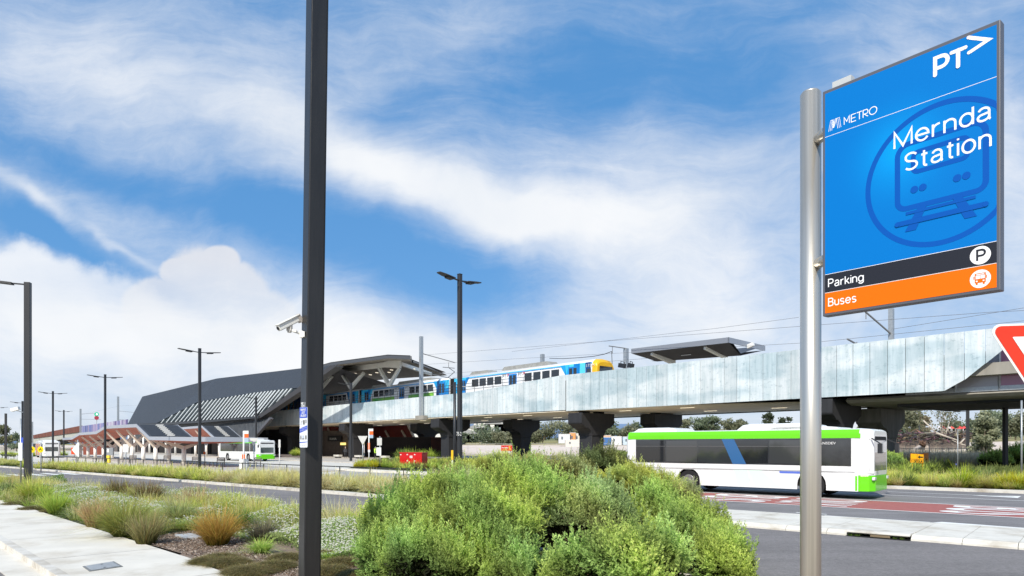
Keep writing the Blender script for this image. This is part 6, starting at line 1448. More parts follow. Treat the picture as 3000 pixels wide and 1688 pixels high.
# houses and containers beyond
def house(px,Y,w,h,label,col=(.7,.68,.64),roof=(.3,.3,.3),zoff=0):
    b=gz(px,Y); t=thing('house',label,'house',(b.x,b.y,b.z+zoff),0,'pale houses beyond the field'); mb=MB(); mb.box(-w/2,w/2,0,8,-4,h); mb.build('wall',mat('house_wall_%d'%int(col[0]*100),col,.8),t,world=False)
    mb=MB(); mb.prism([(-w/2-.4,-.4,h),(w/2+.4,-.4,h),(0,-.4,h+w*.2)],(0,8.8,0)); mb.build('roof',mat('house_roof',roof,.7),t,world=False)
    for x in (-.3,0,.28):
        mb=MB(); mb.box(x*w-.5,x*w+.5,-.05,0.02,h*.45,h*.7); mb.build('window',mat('house_window',(.22,.25,.28),.4),t,world=False)
for i,(px,w,h,zo,l) in enumerate(((1362,16,5,0,'long white house left of the belt of trees'),(1392,10,5,3,'white house above the long low one'),(1412,9,7,6,'small pale house high on the slope'),(1448,11,6,4,'white house half hidden by the first big tree'),(1475,10,8,7,'pale house between the tree crowns'),(1500,9,6,9,'topmost pale house on the slope'),(1528,8,6,3,'pale house beside the slender black pier'),(1212,10,5,3,'pale house seen through the arch left of the grey pier'),(1300,10,5,3,'pale house seen through the arch right of the grey pier'))):
    house(px,380,w,h,l,zoff=zo)
def container(px,Y,w,h,col,label,z=0.,d=2.5):
    b=gz(px,Y); t=thing('shipping_container',label,'container',(b.x,b.y,b.z+z),0,'site containers and huts beyond the field')
    mb=MB(); mb.box(-w/2,w/2,0,d,.1,h); mb.build('box',mat('cont_%d_%d'%(int(col[0]*100),int(col[2]*100)),col,.6,var=.08,scale=1,stretch=(8,1,.1)),t,world=False)
    mb=MB(); mb.box(-w/2-.05,w/2+.05,-.05,d+.05,h,h+.12); mb.build('roof',WHT,t,world=False)
    mb=MB(); mb.box(-w*.3,-w*.3+.5,-.04,-.001,h*.45,h*.75); mb.build('window',mat('hut_window',(.12,.14,.16),.3),t,world=False)
container(1655,215,3.8,2.9,(.6,.62,.62),'white site hut, lower left of the container row',z=.9); container(1678,215,1.7,3.4,(.75,.30,.10),'orange end of a site hut',z=.8); container(1697,216,3.4,3.0,(.62,.58,.5),'cream site hut with orange roof edge left of the broad pier',z=.9); container(1683,209,5.5,2.2,(.62,.58,.52),'long cream low hut in front',z=-.2)
container(1776,215,3.0,2.6,(.05,.14,.34),'blue shipping container right of the broad pier'); container(1806,215,3.2,2.8,(.62,.63,.62),'white site hut next to the blue container'); container(1842,216,3.6,2.6,(.45,.55,.62),'pale blue site hut at the right end of the row'); container(1775,219,3.4,3.2,(.68,.42,.25),'peach coloured hut behind the blue container')
# red billboard
bd=gz(1484,118); rbd=thing('billboard','red billboard with yellow figure and white lettering beyond the shrubs','billboard',(bd.x,bd.y,0))
Yb=118; mb=MB(); mb.prism([P(x,y,Yb) for x,y in ((1468,1305),(1500.5,1305),(1500.5,1321.5),(1468,1321.5))],(0,.1,0)); mb.build('panel',mat('billboard_red',(.62,.03,.02),.5,var=.1,scale=1),rbd)
mb=MB(); add_text(mb,'Now Selling',.3,P(1470,1313,Yb-.05),(1,0,0),(0,0,1),width=1.1,height=.26,bold=.01); mb.build('lettering',WHT,rbd)
mb=MB(); mb.prism([P(x,y,Yb-.05) for x,y in ((1490,1307),(1496,1307),(1494.5,1311),(1497.5,1316),(1497,1320),(1493,1315.5),(1490,1320),(1491,1313))],(0,.02,0)); mb.prism([P(x,y,Yb-.05) for x,y in ((1472,1315),(1484,1315),(1482,1317.5),(1473,1317.5))],(0,.02,0)); mb.build('yellow_figure',mat('billboard_yellow',(.8,.40,.05),.5),rbd)
mb=MB(); mb.beam(P(1472,1321,Yb+.2),P(1472,1340,Yb+.2),.12); mb.beam(P(1496,1321,Yb+.2),P(1496,1340,Yb+.2),.12); mb.build('post',GALV,rbd)
# debris mound at right
def mound():
    V_=[];C_=[]; n=2600
    px=rng.uniform(2560,2830,n); Y=rng.uniform(96,112,n); x=ax(px)*Y; hz=np.array([ground_z(a,b) for a,b in zip(x,Y)])
    tz=2.1+(1305-rng.uniform(1268,1292,n))*Y/2000
    c=np.stack([x,Y,tz],1); d=rng.normal(0,1,(n,3)); d[:,2]*=.3
    col=jit((.17,.13,.11),n,.55); v_,c_=leaves(c,d,rng.uniform(.5,1.6,n),rng.uniform(.05,.14,n),col)
    o=np_mesh('timber_debris',v_,c_); tag(o,'long heap of grey-brown timber debris beyond the field fence','debris',kind='stuff')
    mb=MB(); pts=[P(2555,1268,108),P(2700,1266,108),P(2835,1270,108)]
    prev=None
    for i in range(31):
        f=i/30; px_=2540+f*300; e=1.3*math.sin(i*1.7)+.8*math.sin(i*.7)
        a=P(px_,1300,94); b=P(px_,1284+e,100); c=P(px_,1270+e,106); d_=P(px_,1296,118); a.z=min(a.z,ground_z(a.x,a.y)-.1); d_.z=-1
        cur=[a,b,c,d_]
        if prev:
            for k in range(3): mb.poly([prev[k],cur[k],cur[k+1],prev[k+1]]); mb.smooth.add(len(mb.f)-1)
        prev=cur
    struct('debris_bank',mb,mat('bank_earth',(.15,.115,.09),.95,var=.5,scale=.7))
mound()
# fallen trunk + stump
t=thing('fallen_tree','pale fallen tree trunk with bare white branches lying over the debris heap','log',tuple(P(2790,1290,90)))
mb=MB()
for a,b,r in (((2705,1232),(2742,1268),.16),((2742,1268),(2790,1285),.22),((2770,1278),(2782,1235),.07),((2742,1268),(2722,1228),.06),((2790,1285),(2806,1290),.15),((2758,1272),(2754,1240),.06),((2742,1266),(2700,1270),.06),((2812,1300),(2826,1285),.2),((2812,1300),(2835,1306),.12),((2812,1300),(2790,1290),.08),((2782,1270),(2800,1262),.06),((2800,1262),(2806,1290),.05),((2782,1270),(2776,1250),.05)): mb.tube(P(*a,90),P(*b,90),r*.62,r*.4,n=7)
mb.build('trunk',mat('bleached_wood',(.46,.41,.34),.9,var=.2,scale=3),t)
t=thing('tree_stump','torn brown tree stump on a pale earth heap beyond the detour sign','stump',tuple(P(2710,1315,72)))
mb=MB()
for i in range(14):
    a=random.uniform(-1,1); mb.tube(P(2708,1308,72),P(2704+a*12,1298+random.uniform(-8,6),72+random.uniform(-.5,.5)),.14,.05,n=6)
mb.build('roots',mat('root_brown',(.13,.075,.05),.9,var=.4,scale=3),t)
mb=MB(); mb.prism([P(x,y,72.3) for x,y in ((2690,1316),(2706,1305),(2724,1306),(2724,1320),(2690,1320))],(0,1.,0)); mb.build('earth_heap',mat('pale_earth',(.5,.42,.36),.9,var=.1,scale=2),t)
# distant umbrellas / flags red and white
for i,(px,c) in enumerate(((2752,(.75,.7,.7)),(2762,(.7,.08,.08)),(2778,(.75,.68,.68)),(2788,(.7,.1,.08)),(2812,(.75,.06,.05)),(2824,(.7,.08,.06)))):
    t=thing('market_tent','small %s tent beyond the debris heap, no. %s from the left'%(('white','red')[c[1]<.3],('one','two','three','four','five','six')[i]),'tent',tuple(P(px,1262,140)),0,'red and white tents beyond the debris heap')
    q=P(px,1256,140); mb=MB()
    m_=4; w=.45
    pk=q+Vector((0,0,.55)); cs=[q+Vector((sx*w,sy*w,0)) for sx,sy in ((-1,-1),(1,-1),(1,1),(-1,1))]
    for k in range(4): mb.poly([cs[k],cs[(k+1)%4],pk])
    mb.build('canopy',mat('tent_%d'%int(c[1]*100),c,.6),t); mb=MB()
    for p in cs: mb.beam(p,p-Vector((0,0,2.)),.05)
    mb.build('leg',WHT,t)
# wire-mesh site fence (posts + rails)
def site_fence(label,px0,px1,Y,ytop,ybot,step,col=(.62,.60,.56)):
    t=thing('site_fence',label,'fence',tuple(P(px0,ybot,Y))); m_=mat('fence_steel',col,.5,metal=.4)
    mb=MB(); mb.beam(P(px0,ytop,Y),P(px1,ytop,Y),.04); mb.beam(P(px0,(ytop+ybot)/2,Y),P(px1,(ytop+ybot)/2,Y),.025); mb.build('rail',m_,t)
    x=px0
    while x<px1: mb=MB(); mb.beam(P(x,ytop-1,Y),P(x,ybot,Y),.035); mb.build('post',m_,t); x+=step
site_fence('wire site fence in front of the debris and long dry grass at right',2608,2835,58,1314,1350,19)
site_fence('wire site fence across the pale field under the viaduct',1345,1860,130,1300,1325,26)
for k,(px,l) in enumerate(((1783,'leftmost galvanised bicycle hoop behind the bus tail'),(1796,'second galvanised bicycle hoop behind the bus tail'),(1811,'rightmost galvanised bicycle hoop behind the bus tail'))):
    t=thing('bicycle_hoop',l,'bicycle rack',tuple(P(px,1352,62)),0,'galvanised bicycle hoops'); mb=MB()
    mb.tube(P(px-5,1352,62),P(px-5,1338,62),.03,n=6); mb.tube(P(px+5,1352,62),P(px+5,1338,62),.03,n=6); mb.tube(P(px-5,1338,62),P(px+5,1338,62),.03,n=6); mb.build('hoop',GALV,t)
# ---------------------------------------------------------------- worker in hi-vis vest
def person(label,loc,rz,vest,h=1.74):
    t=thing('person',label,'person',tuple(loc),rz)
    k=h/1.74
    J={'pel':(0,0,.95),'chest':(0,0,1.28),'neck':(0,.01,1.47),'head':(0,.02,1.60),'top':(0,.015,1.70),'shL':(-.18,0,1.42),'elL':(-.25,.03,1.16),'haL':(-.24,.12,.92),'shR':(.18,0,1.42),'elR':(.25,.02,1.16),'haR':(.24,.10,.93),'hiL':(-.10,0,.90),'knL':(-.11,.04,.5),'anL':(-.12,-.04,.09),'toL':(-.13,.13,.04),'hiR':(.10,0,.90),'knR':(.11,.10,.5),'anR':(.11,.14,.09),'toR':(.12,.31,.04)}
    names=list(J); E=[('pel','chest'),('chest','neck'),('neck','head'),('head','top'),('chest','shL'),('shL','elL'),('elL','haL'),('chest','shR'),('shR','elR'),('elR','haR'),('pel','hiL'),('hiL','knL'),('knL','anL'),('anL','toL'),('pel','hiR'),('hiR','knR'),('knR','anR'),('anR','toR')]
    R={'pel':.15,'chest':.16,'neck':.06,'head':.10,'top':.075,'shL':.07,'elL':.048,'haL':.035,'shR':.07,'elR':.048,'haR':.035,'hiL':.10,'knL':.068,'anL':.045,'toL':.045,'hiR':.10,'knR':.068,'anR':.045,'toR':.045}
    me=bpy.data.meshes.new('body'); me.from_pydata([tuple(c*k for c in J[n]) for n in names],[(names.index(a),names.index(b)) for a,b in E],[])
    o=bpy.data.objects.new('body',me); COL.objects.link(o); o.parent=t; sk=o.modifiers.new('skin','SKIN'); 
    for i,n in enumerate(names): me.skin_vertices[0].data[i].radius=(R[n]*k,R[n]*k*.8); 
    me.skin_vertices[0].data[0].use_root=True
    ss=o.modifiers.new('s','SUBSURF'); ss.levels=ss.render_levels=1
    m=bpy.data.materials.new('person_skin_clothes'); m.use_nodes=True; nt=m.node_tree; b=nt.nodes['Principled BSDF']; tc=nt.nodes.new('ShaderNodeTexCoord'); sp=nt.nodes.new('ShaderNodeSeparateXYZ'); nt.links.new(tc.outputs['Object'],sp.inputs[0])
    r=nt.nodes.new('ShaderNodeValToRGB'); r.color_ramp.interpolation='CONSTANT'; mr=nt.nodes.new('ShaderNodeMath'); mr.operation='DIVIDE'; mr.inputs[1].default_value=1.8*k; nt.links.new(sp.outputs[2],mr.inputs[0]); nt.links.new(mr.outputs[0],r.inputs[0])
    r.color_ramp.elements[0].color=(.02,.02,.025,1); r.color_ramp.elements[1].position=.5; r.color_ramp.elements[1].color=(.03,.04,.07,1)
    e=r.color_ramp.elements.new(.82); e.color=(.55,.33,.24,1); nt.links.new(r.outputs[0],b.inputs['Base Color']); me.materials.append(m)
    mb=MB(); mb.prism([(-.20*k,-.155*k,.86*k),(.20*k,-.155*k,.86*k),(.215*k,-.15*k,1.3*k),(.13*k,-.12*k,1.5*k),(-.13*k,-.12*k,1.5*k),(-.215*k,-.15*k,1.3*k)],(0,.31*k,0)); mb.build('vest',vest,t,world=False,bevel=.04)
    mb=MB(); mb.tube((0,.005,1.66*k),(0,.01,1.76*k),.105*k,.05*k,n=14); mb.build('hair' ,mat('hair_grey',(.45,.42,.38),.8),t,world=False)
    mb=MB(); mb.tube((0,.09*k,1.62*k),(0,.13*k,1.60*k),.018,.012,n=6); mb.build('nose',mat('skin',(.55,.33,.24),.6),t,world=False)
p_=Vector((ax(1100)*98,98,.13)); person('person in a yellow hi-vis vest and dark trousers walking before the dark fence',p_,math.radians(110),mat('hivis',(.55,.85,.08),.6,emit=((.5,.8,.05),.12)))  # faint glow put into the vest material
p_=Vector((ax(1012)*106,106,.13)); person('person in dark clothes standing in the shade beside the lit menu board',p_,math.radians(200),mat('dark_jacket',(.05,.05,.055),.8))
# ================================================================ planting
def mass(name,label,cat,region,n,h,spread,cols,tips,w,z0=.09,seg=2,upright=.1,clumpy=0,cdens=None):
    """region(n)-> (n,2) world points"""
    if clumpy:
        cen=region(clumpy); idx=rng.integers(0,clumpy,n); ci=rng.integers(0,len(cols),clumpy); hs_=rng.uniform(.65,1.25,clumpy); bb=rng.uniform(.8,1.2,clumpy)
        rr_=rng.uniform(0,1,n)**.5*.16; a=rng.uniform(0,2*math.pi,n); xy=cen[idx]+np.stack([rr_*np.cos(a),rr_*np.sin(a)],1)
        col=np.array(cols)[ci[idx]]*bb[idx][:,None]; tip=np.array(tips)[ci[idx]]*bb[idx][:,None]; hh=h*hs_[idx]*rng.uniform(.55,1.1,n); az=a+rng.normal(0,.6,n)
    else:
        xy=region(n); col=np.array(cols)[rng.integers(0,len(cols),n)]; tip=np.array(tips)[rng.integers(0,len(tips),n)]; hh=h*rng.uniform(.5,1.15,n); az=rng.uniform(0,2*math.pi,n)
    k=rng.uniform(0,1,n); j1=(1+rng.normal(0,.16,(n,1)))
    b=np.concatenate([xy,np.full((n,1),z0)],1)
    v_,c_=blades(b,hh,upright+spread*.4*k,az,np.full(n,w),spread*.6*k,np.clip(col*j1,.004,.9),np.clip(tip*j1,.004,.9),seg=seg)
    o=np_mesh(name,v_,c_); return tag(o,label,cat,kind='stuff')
def reg_st(s0,s1,t0,t1):
    def f(n):
        s=rng.uniform(s0,s1,n); t=rng.uniform(t0,t1,n); return np.stack([U[0]*s+N[0]*t,U[1]*s+N[1]*t],1)
    return f
TAN=((.38,.34,.10),(.88,.76,.30)); YG=((.26,.32,.04),(.80,.82,.17)); LG=((.18,.30,.03),(.58,.72,.13)); DG=((.07,.12,.03),(.25,.35,.11)); BN=((.28,.17,.08),(.64,.42,.24)); STRAW=((.46,.38,.15),(.90,.78,.42))
a,b=rs(116,19),rs(900,19)
mass('grass_strip','tan and green tufted grass strip along the low black fence','grass',reg_st(a,rs(720,19),17.45,20.6),30000,.66,1.3,[YG[0],TAN[0],YG[0],LG[0]],[YG[1],TAN[1],TAN[1],YG[1]],.026,clumpy=420)
mass('grass_strip','blond arching tussock grass strip right of the foreground pole','grass',reg_st(rs(700,19),rs(1480,19),17.45,20.6),34000,.74,1.5,[TAN[0],STRAW[0],YG[0],TAN[0]],[TAN[1],STRAW[1],TAN[1],STRAW[1]],.018,clumpy=260)
mass('grass_strip','grass strip at the far left edge before the short black fence','grass',reg_st(rs(-200,19),rs(62,19),17.5,21.3),16000,.6,1.2,[YG[0],LG[0]],[YG[1],TAN[1]],.02,clumpy=140)
mass('verge_planting','mixed green verge behind the far left fence','grass',lambda n: np.stack([rng.uniform(-140,-84,n),rng.uniform(125,135,n)],1),9000,1.1,.9,[LG[0],DG[0]],[YG[1],LG[1]],.05,z0=0,clumpy=120)
# garden bed at the red cabinet
def reg_px(x0,x1,Ya,Yb):
    def f(n):
        Y=rng.uniform(Ya,Yb,n); x=rng.uniform(x0,x1,n); return np.stack([(x-1500)/2000*Y,Y],1)
    return f
def reg_poly(pts):
    P_=[(p.x,p.y) for p in pts]
    x0=min(p[0] for p in P_);x1=max(p[0] for p in P_);y0=min(p[1] for p in P_);y1=max(p[1] for p in P_)
    def f(n):
        out=[]; tot=0
        while tot<n:
            q=np.stack([rng.uniform(x0,x1,4*n),rng.uniform(y0,y1,4*n)],1); ins=np.zeros(len(q),bool); j=len(P_)-1
            for i in range(len(P_)):
                xi,yi=P_[i];xj,yj=P_[j]
                c=((yi>q[:,1])!=(yj>q[:,1]))&(q[:,0]<(xj-xi)*(q[:,1]-yi)/(yj-yi+1e-12)+xi); ins^=c; j=i
            q=q[ins]; out.append(q); tot+=len(q)
        return np.concatenate(out)[:n]
    return f
YB=((.26,.24,.01),(.62,.56,.03))
mass('bed_planting','mixed green and olive strappy plants around the red cabinet','plants',reg_poly([G(1020,1377),G(1120,1381),G(1345,1389),G(1345,1352),G(1260,1358),G(1170,1356),G(1100,1362)]),24000,.62,1.0,[LG[0],YG[0],DG[0],(.10,.12,.03)],[LG[1],YG[1],(.15,.22,.06),(.35,.30,.10)],.03,z0=.15,clumpy=230)
mass('yellow_planting','golden yellow foliage patch left of the red cabinet','plants',reg_poly([G(1040,1377),G(1095,1380),G(1130,1379),G(1100,1369),G(1060,1370)]),5000,.55,.8,[YB[0]],[YB[1]],.035,z0=.15,clumpy=26)
mass('wall_planting','dark strappy green plants on top of the low grey wall','plants',reg_poly([G(1160,1349),G(1240,1350),G(1345,1352),G(1345,1344),G(1200,1343)]),9000,1.3,1.0,[DG[0],LG[0]],[(.16,.24,.08),LG[1]],.05,z0=.2,clumpy=80)
mass('wall_planting','green plants on the dark planter wall beside the bus','plants',reg_px(858,905,104,107),3000,1.0,.9,[DG[0],LG[0]],[LG[1],YG[1]],.05,z0=.5,clumpy=24)
# right side, beyond the bus road
mass('roadside_planting','low mixed tussocks along the far kerb at right','plants',reg_st(rs(2560,39),rs(3080,39),37.5,42.8),30000,.62,1.1,[YG[0],BN[0],DG[0],TAN[0],LG[0]],[YG[1],TAN[1],LG[1],TAN[1],YG[1]],.016,z0=.1,clumpy=190)
mass('hedge_planting','dark green low hedge band behind the side path','hedge',reg_st(rs(2790,50),rs(3100,50),46.8,56),26000,.62,.9,[DG[0],(.08,.11,.03)],[(.22,.28,.09),(.30,.34,.10)],.035,z0=.1,clumpy=200)
mass('hedge_planting','olive green shrubs behind the detour sign','hedge',reg_st(rs(2560,52),rs(2720,52),46.5,60),14000,.95,.9,[DG[0],(.05,.08,.03)],[(.14,.18,.06),LG[1]],.04,z0=.1,clumpy=120)
mass('dry_grass','long pale dry grass before the site fence','grass',reg_px(2605,2990,56,75),26000,1.35,.35,[(.46,.39,.25)],[(.82,.72,.54)],.03,z0=0.2,clumpy=0)
mass('fresh_grass','bright green grass at the end of the side path','grass',reg_px(2725,2800,50,56),6000,.35,.8,[(.2,.28,.02)],[(.42,.5,.04)],.04,z0=.1)
mass('field_shrubs','dark low shrubs at the foot of the piers behind the bus','plants',reg_px(1770,1840,72,85),6000,1.2,.8,[DG[0],LG[0]],[(.13,.18,.06),YG[1]],.05,z0=.0,clumpy=60)
spec=[(2655,38,.9,.5,DG,.012,'dark green strappy tussock at the nose of the moving bus'),(2612,38.2,1.0,.6,YG,.012,'spiky yellow-green tussock touching the bus front'),(2730,38.2,.85,.9,TAN,.01,'arching straw coloured tussock on the far kerb'),(2820,38,1.25,.6,(LG[0],(.55,.62,.04)),.014,'brightest lime green upright tussock beyond the road'),(2875,39.5,1.1,.7,DG,.012,'dark green tussock behind the lime one'),(2900,38,.95,.9,TAN,.01,'brownish arching tussock left of the yellow one'),(2950,38,.95,.6,((.2,.22,.01),(.68,.62,.03)),.014,'yellow strappy tussock below the plain black pole'),(2990,38,.9,.6,((.22,.22,.01),(.7,.6,.03)),.014,'yellow-green tussock at the right edge beyond the road')]
def tussock(label,px,t_=None,G_=None,h=.6,r=.4,c=LG,n=700,w=.004,spread=.9,z=.095,name='grass_tussock',upright=.12):
    p=RT(px,H,t_) if t_ else G_; t0=np.array([p.x,p.y,z]); v_,c_=tussock_geo((0,0,0),h,r,n,c[0],c[1],w,spread,upright)
    o=np_mesh(name,v_,c_); o.location=tuple(t0); return tag(o,label,'grass tussock','ornamental grass tussocks')
for px,t_,h,sp__,c,w,l in spec: tussock(l,px,t_=t_,h=h,r=.7,c=c,n=260,w=w*1.3,spread=sp__*1.1)
# ---------------- near bed tussocks, surveyed from the photo: px, base row, top row, spread, palette
RB=((.32,.19,.08),(.80,.56,.28)); OB=((.22,.17,.02),(.76,.46,.12)); GG=((.13,.18,.04),(.62,.64,.26)); LIME=((.20,.38,.04),(.66,.85,.20))
tl=[(19,1449,1405,1.0,DG,700,'dark green tussock at the left edge by the path'),(45,1425,1385,.7,RB,500,'reddish grass clump left of the thick black pole'),(93,1468,1398,.8,YG,1200,'feathery green and tan tussock at the foot of the thick black pole'),
(128,1470,1420,.9,LG,700,'soft green tussock just right of the thick black pole base'),(165,1508,1440,.6,LG,1200,'upright lime green tussock overhanging the path at left'),(218,1517,1478,1.2,DG,900,'low dark green mounded tussock on the path edge'),(200,1470,1425,.8,LG,700,'bright soft green tussock behind the lime one'),
(277,1545,1462,.45,RB,1100,'narrow pinkish brown tussock on the path edge'),(310,1500,1445,.7,TAN,900,'straw coloured tussock behind the pinkish brown one'),(366,1573,1458,.85,((.11,.15,.02),(.46,.46,.12)),2600,'largest yellow-green fountain tussock beside the path'),
(428,1595,1500,.55,((.14,.13,.03),(.46,.40,.18)),1100,'narrow olive tussock in front of the largest fountain tussock'),(420,1520,1460,.9,TAN,1000,'pale tan tussock behind the largest fountain tussock'),(522,1543,1458,.85,GG,2200,'grey-green fountain tussock with tall tan plumes'),(534,1552,1525,.8,LIME,600,'small fresh green tuft under the grey-green tussock'),
(636,1598,1490,.65,OB,2200,'orange-brown tussock standing alone in the bark mulch'),(700,1562,1490,.8,((.04,.09,.015),(.14,.28,.05)),1500,'dark green tussock behind the orange-brown one'),(770,1585,1515,.8,((.10,.10,.05),(.30,.26,.18)),1200,'grey-tan tussock left of the foreground pole'),(765,1622,1572,1.0,LIME,1100,'bright lime tuft beside the foreground pole'),
(575,1455,1408,.9,BN,800,'brown grass clump behind the daisies'),(610,1475,1425,.9,TAN,700,'straw clump behind the daisies near the second lamp pole'),(683,1478,1428,.9,YG,900,'yellow-green clump behind the daisies left of the foreground pole'),(740,1475,1432,.9,TAN,800,'tan clump close to the foreground pole'),
(350,1432,1402,.7,((.10,.08,.03),(.32,.25,.11)),2200,'dark reddish brown spreading clump by the access road'),(430,1438,1405,.7,((.12,.09,.03),(.36,.27,.13)),2200,'brown spreading clump in the middle of the far bed edge'),
(985,1512,1455,1.0,STRAW,1400,'blond arching tussock right of the foreground pole'),(1035,1512,1470,1.0,STRAW,1100,'second blond arching tussock right of the foreground pole'),(1090,1535,1478,1.0,TAN,1200,'sandy tussock half hidden by the green shrub'),(1140,1520,1470,1.0,TAN,1000,'sandy tussock just left of the green shrub'),(1145,1690,1618,.5,((.05,.09,.02),(.22,.32,.08)),500,'thin spiky green tuft at the foot of the green shrub'),(965,1640,1612,1.2,LIME,500,'flat lime tuft beside the white daisies')]
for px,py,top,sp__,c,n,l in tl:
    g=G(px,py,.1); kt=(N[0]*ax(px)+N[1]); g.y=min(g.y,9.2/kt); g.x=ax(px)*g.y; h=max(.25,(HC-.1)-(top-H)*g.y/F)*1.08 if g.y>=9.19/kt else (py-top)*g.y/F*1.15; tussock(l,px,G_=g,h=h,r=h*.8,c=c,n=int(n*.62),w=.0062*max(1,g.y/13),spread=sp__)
# low creeping dark mats on the path edge
def matp(px,py,rx,col,tip,n,l,h=.13):
    g=G(px,py,.1); r=rx*g.y/F; a=rng.uniform(0,2*math.pi,n); rr_=r*np.sqrt(rng.uniform(0,1,n)); z=h*(1-(rr_/r)**2)*.8
    b=np.stack([rr_*np.cos(a),rr_*np.sin(a),z*.6],1); v_,c_=blades(b,np.full(n,h)*rng.uniform(.6,1.3,n),np.full(n,.6),a+rng.normal(0,1.1,n),np.full(n,.0035),rng.uniform(.2,1.1,n),jit(col,n,.3),jit(tip,n,.3),seg=2)
    o=np_mesh('creeping_grass',v_,c_); o.location=(g.x,g.y,.095); tag(o,l,'ground cover','dark creeping grass mounds')
DM=((.08,.065,.025),(.22,.20,.08)); 
for px,py,rx,n,l in ((60,1478,45,2500,'dark brown creeping mound nearest the left edge'),(110,1492,48,3000,'dark brown creeping mound below the lime tussock'),(160,1500,35,2000,'dark creeping mound right of the lime tussock'),(605,1652,42,3000,'olive creeping mound at the path end'),(665,1655,60,4200,'wide olive-brown creeping mound left of the foreground pole'),(730,1680,70,5200,'dark creeping mound at the foot of the foreground pole'),(800,1665,60,3600,'creeping mound behind the foreground pole'),(645,1640,40,2600,'small creeping mound beside the mulch'),(840,1640,50,2600,'mottled creeping mound under the daisies'),(945,1632,40,2600,'khaki creeping mound right of the foreground pole'),(1000,1655,50,3200,'khaki creeping mound with a bare earth gap beside it'),(960,1680,55,3600,'lowest khaki creeping mound at the picture bottom'),(1060,1692,50,3000,'khaki creeping mound at the foot of the green shrub')): matp(px,py,rx,DM[0],(DM[1][0]*1.7,DM[1][1]*1.6,DM[1][2]*1.6),n,l)
# general fill of the bed
nb=[G(-300,1430,.1),G(0,1470,.1),G(180,1510,.1),G(430,1590,.1),G(480,1560,.1),G(690,1552,.1),G(900,1600,.1),G(1150,1600,.1),G(1300,1560,.1),RW(rs(1240,9.5),9.5),RW(rs(900,9.5),9.5),RW(rs(400,9.5),9.5),RW(rs(60,9.5),9.5),RW(-60,9.5)]
mass('meadow_grass','mixed green and straw ground-cover grass filling the planted bed','grass',reg_poly(nb),46000,.40,1.2,[YG[0],LG[0],TAN[0],YG[0],(.09,.14,.03)],[YG[1],LG[1],TAN[1],STRAW[1],(.32,.40,.12)],.0085,clumpy=1100)
eb=reg_st(rs(-60,9.1),rs(1240,9.1),8.55,9.5)
mass('edge_grass','tall wispy tan and green grass along the far edge of the planted bed','grass',eb,26000,.62,1.0,[YG[0],TAN[0],LG[0],BN[0],STRAW[0]],[YG[1],TAN[1],YG[1],TAN[1],STRAW[1]],.0095,clumpy=210)
def leafy(name,label,poly,n,h,col,tip,L_,flowers=0,z0=.1,lump=1.6,fl_col=(.85,.83,.75),fs=.022,stems=True):
    xy=reg_poly(poly)(n); hh=h*(.55+.45*np.sin(xy[:,0]*lump+1)*np.cos(xy[:,1]*lump*.8)); u_=rng.uniform(0,1,n)**.6
    z=z0+hh*u_; c=np.stack([xy[:,0],xy[:,1],z],1); d=rng.normal(0,1,(n,3))+np.array([0,0,.7]); k=u_[:,None]
    cc=np.array(col)*(1-k)+np.array(tip)*k; cc=cc*(1+rng.normal(0,.2,(n,1))); v_,c_=leaves(c,d,L_*rng.uniform(.6,1.4,n),L_*.2*np.ones(n),np.clip(cc,.005,.9))
    V_=[v_];C_=[c_]
    if flowers:
        xf=reg_poly(poly)(flowers); hf=h*(.55+.45*np.sin(xf[:,0]*lump+1)*np.cos(xf[:,1]*lump*.8)); keep=(np.sin(xf[:,0]*2.1)*np.sin(xf[:,1]*1.7+.6)+rng.normal(0,.5,flowers))>-.25; xf=xf[keep];hf=hf[keep]
        m_=len(xf); q=np.stack([xf[:,0],xf[:,1],z0+hf+rng.uniform(-.02,.05,m_)],1)
        for ang in (0,1.57):
            s_=np.array([math.cos(ang),math.sin(ang),.0])*fs; t_=np.array([-math.sin(ang)*.3,math.cos(ang)*.3,.9 if ang else .5])*fs
            V_.append(np.stack([q-s_,q-t_,q+s_,q+t_],1).reshape(-1,3)); C_.append(np.repeat(np.clip(np.array([fl_col])*rng.uniform(.75,1.05,(m_,1)),0,.9),4,0))
    o=np_mesh(name,np.concatenate(V_),np.concatenate(C_)); return tag(o,label,'ground cover',kind='stuff')
leafy('daisy_cover','white daisies in flower in the middle of the bed left of the foreground pole',[G(150,1468,.3),G(330,1495,.3),G(470,1525,.3),G(620,1545,.3),G(760,1560,.3),G(890,1590,.3),G(905,1500,.3),G(740,1466,.3),G(600,1448,.3),G(400,1436,.3),G(160,1432,.3)],110000,.50,(.09,.15,.03),(.46,.55,.20),.05,flowers=9500,fs=.021)
leafy('daisy_cover','white daisies in flower between the foreground pole and the green shrub',[G(920,1500,.3),G(1120,1540,.3),G(1090,1600,.3),G(930,1610,.3),G(880,1560,.3)],40000,.44,(.08,.15,.03),(.42,.55,.20),.045,flowers=3600,fs=.018)
leafy('leafy_cover','low dense dark green leafy shrub patch near the thick black pole',[G(100,1436,.3),G(175,1452,.3),G(200,1420,.3),G(185,1400,.3),G(120,1404,.3)],26000,.62,(.04,.09,.02),(.24,.36,.10),.07,flowers=400,fs=.03,lump=.9)
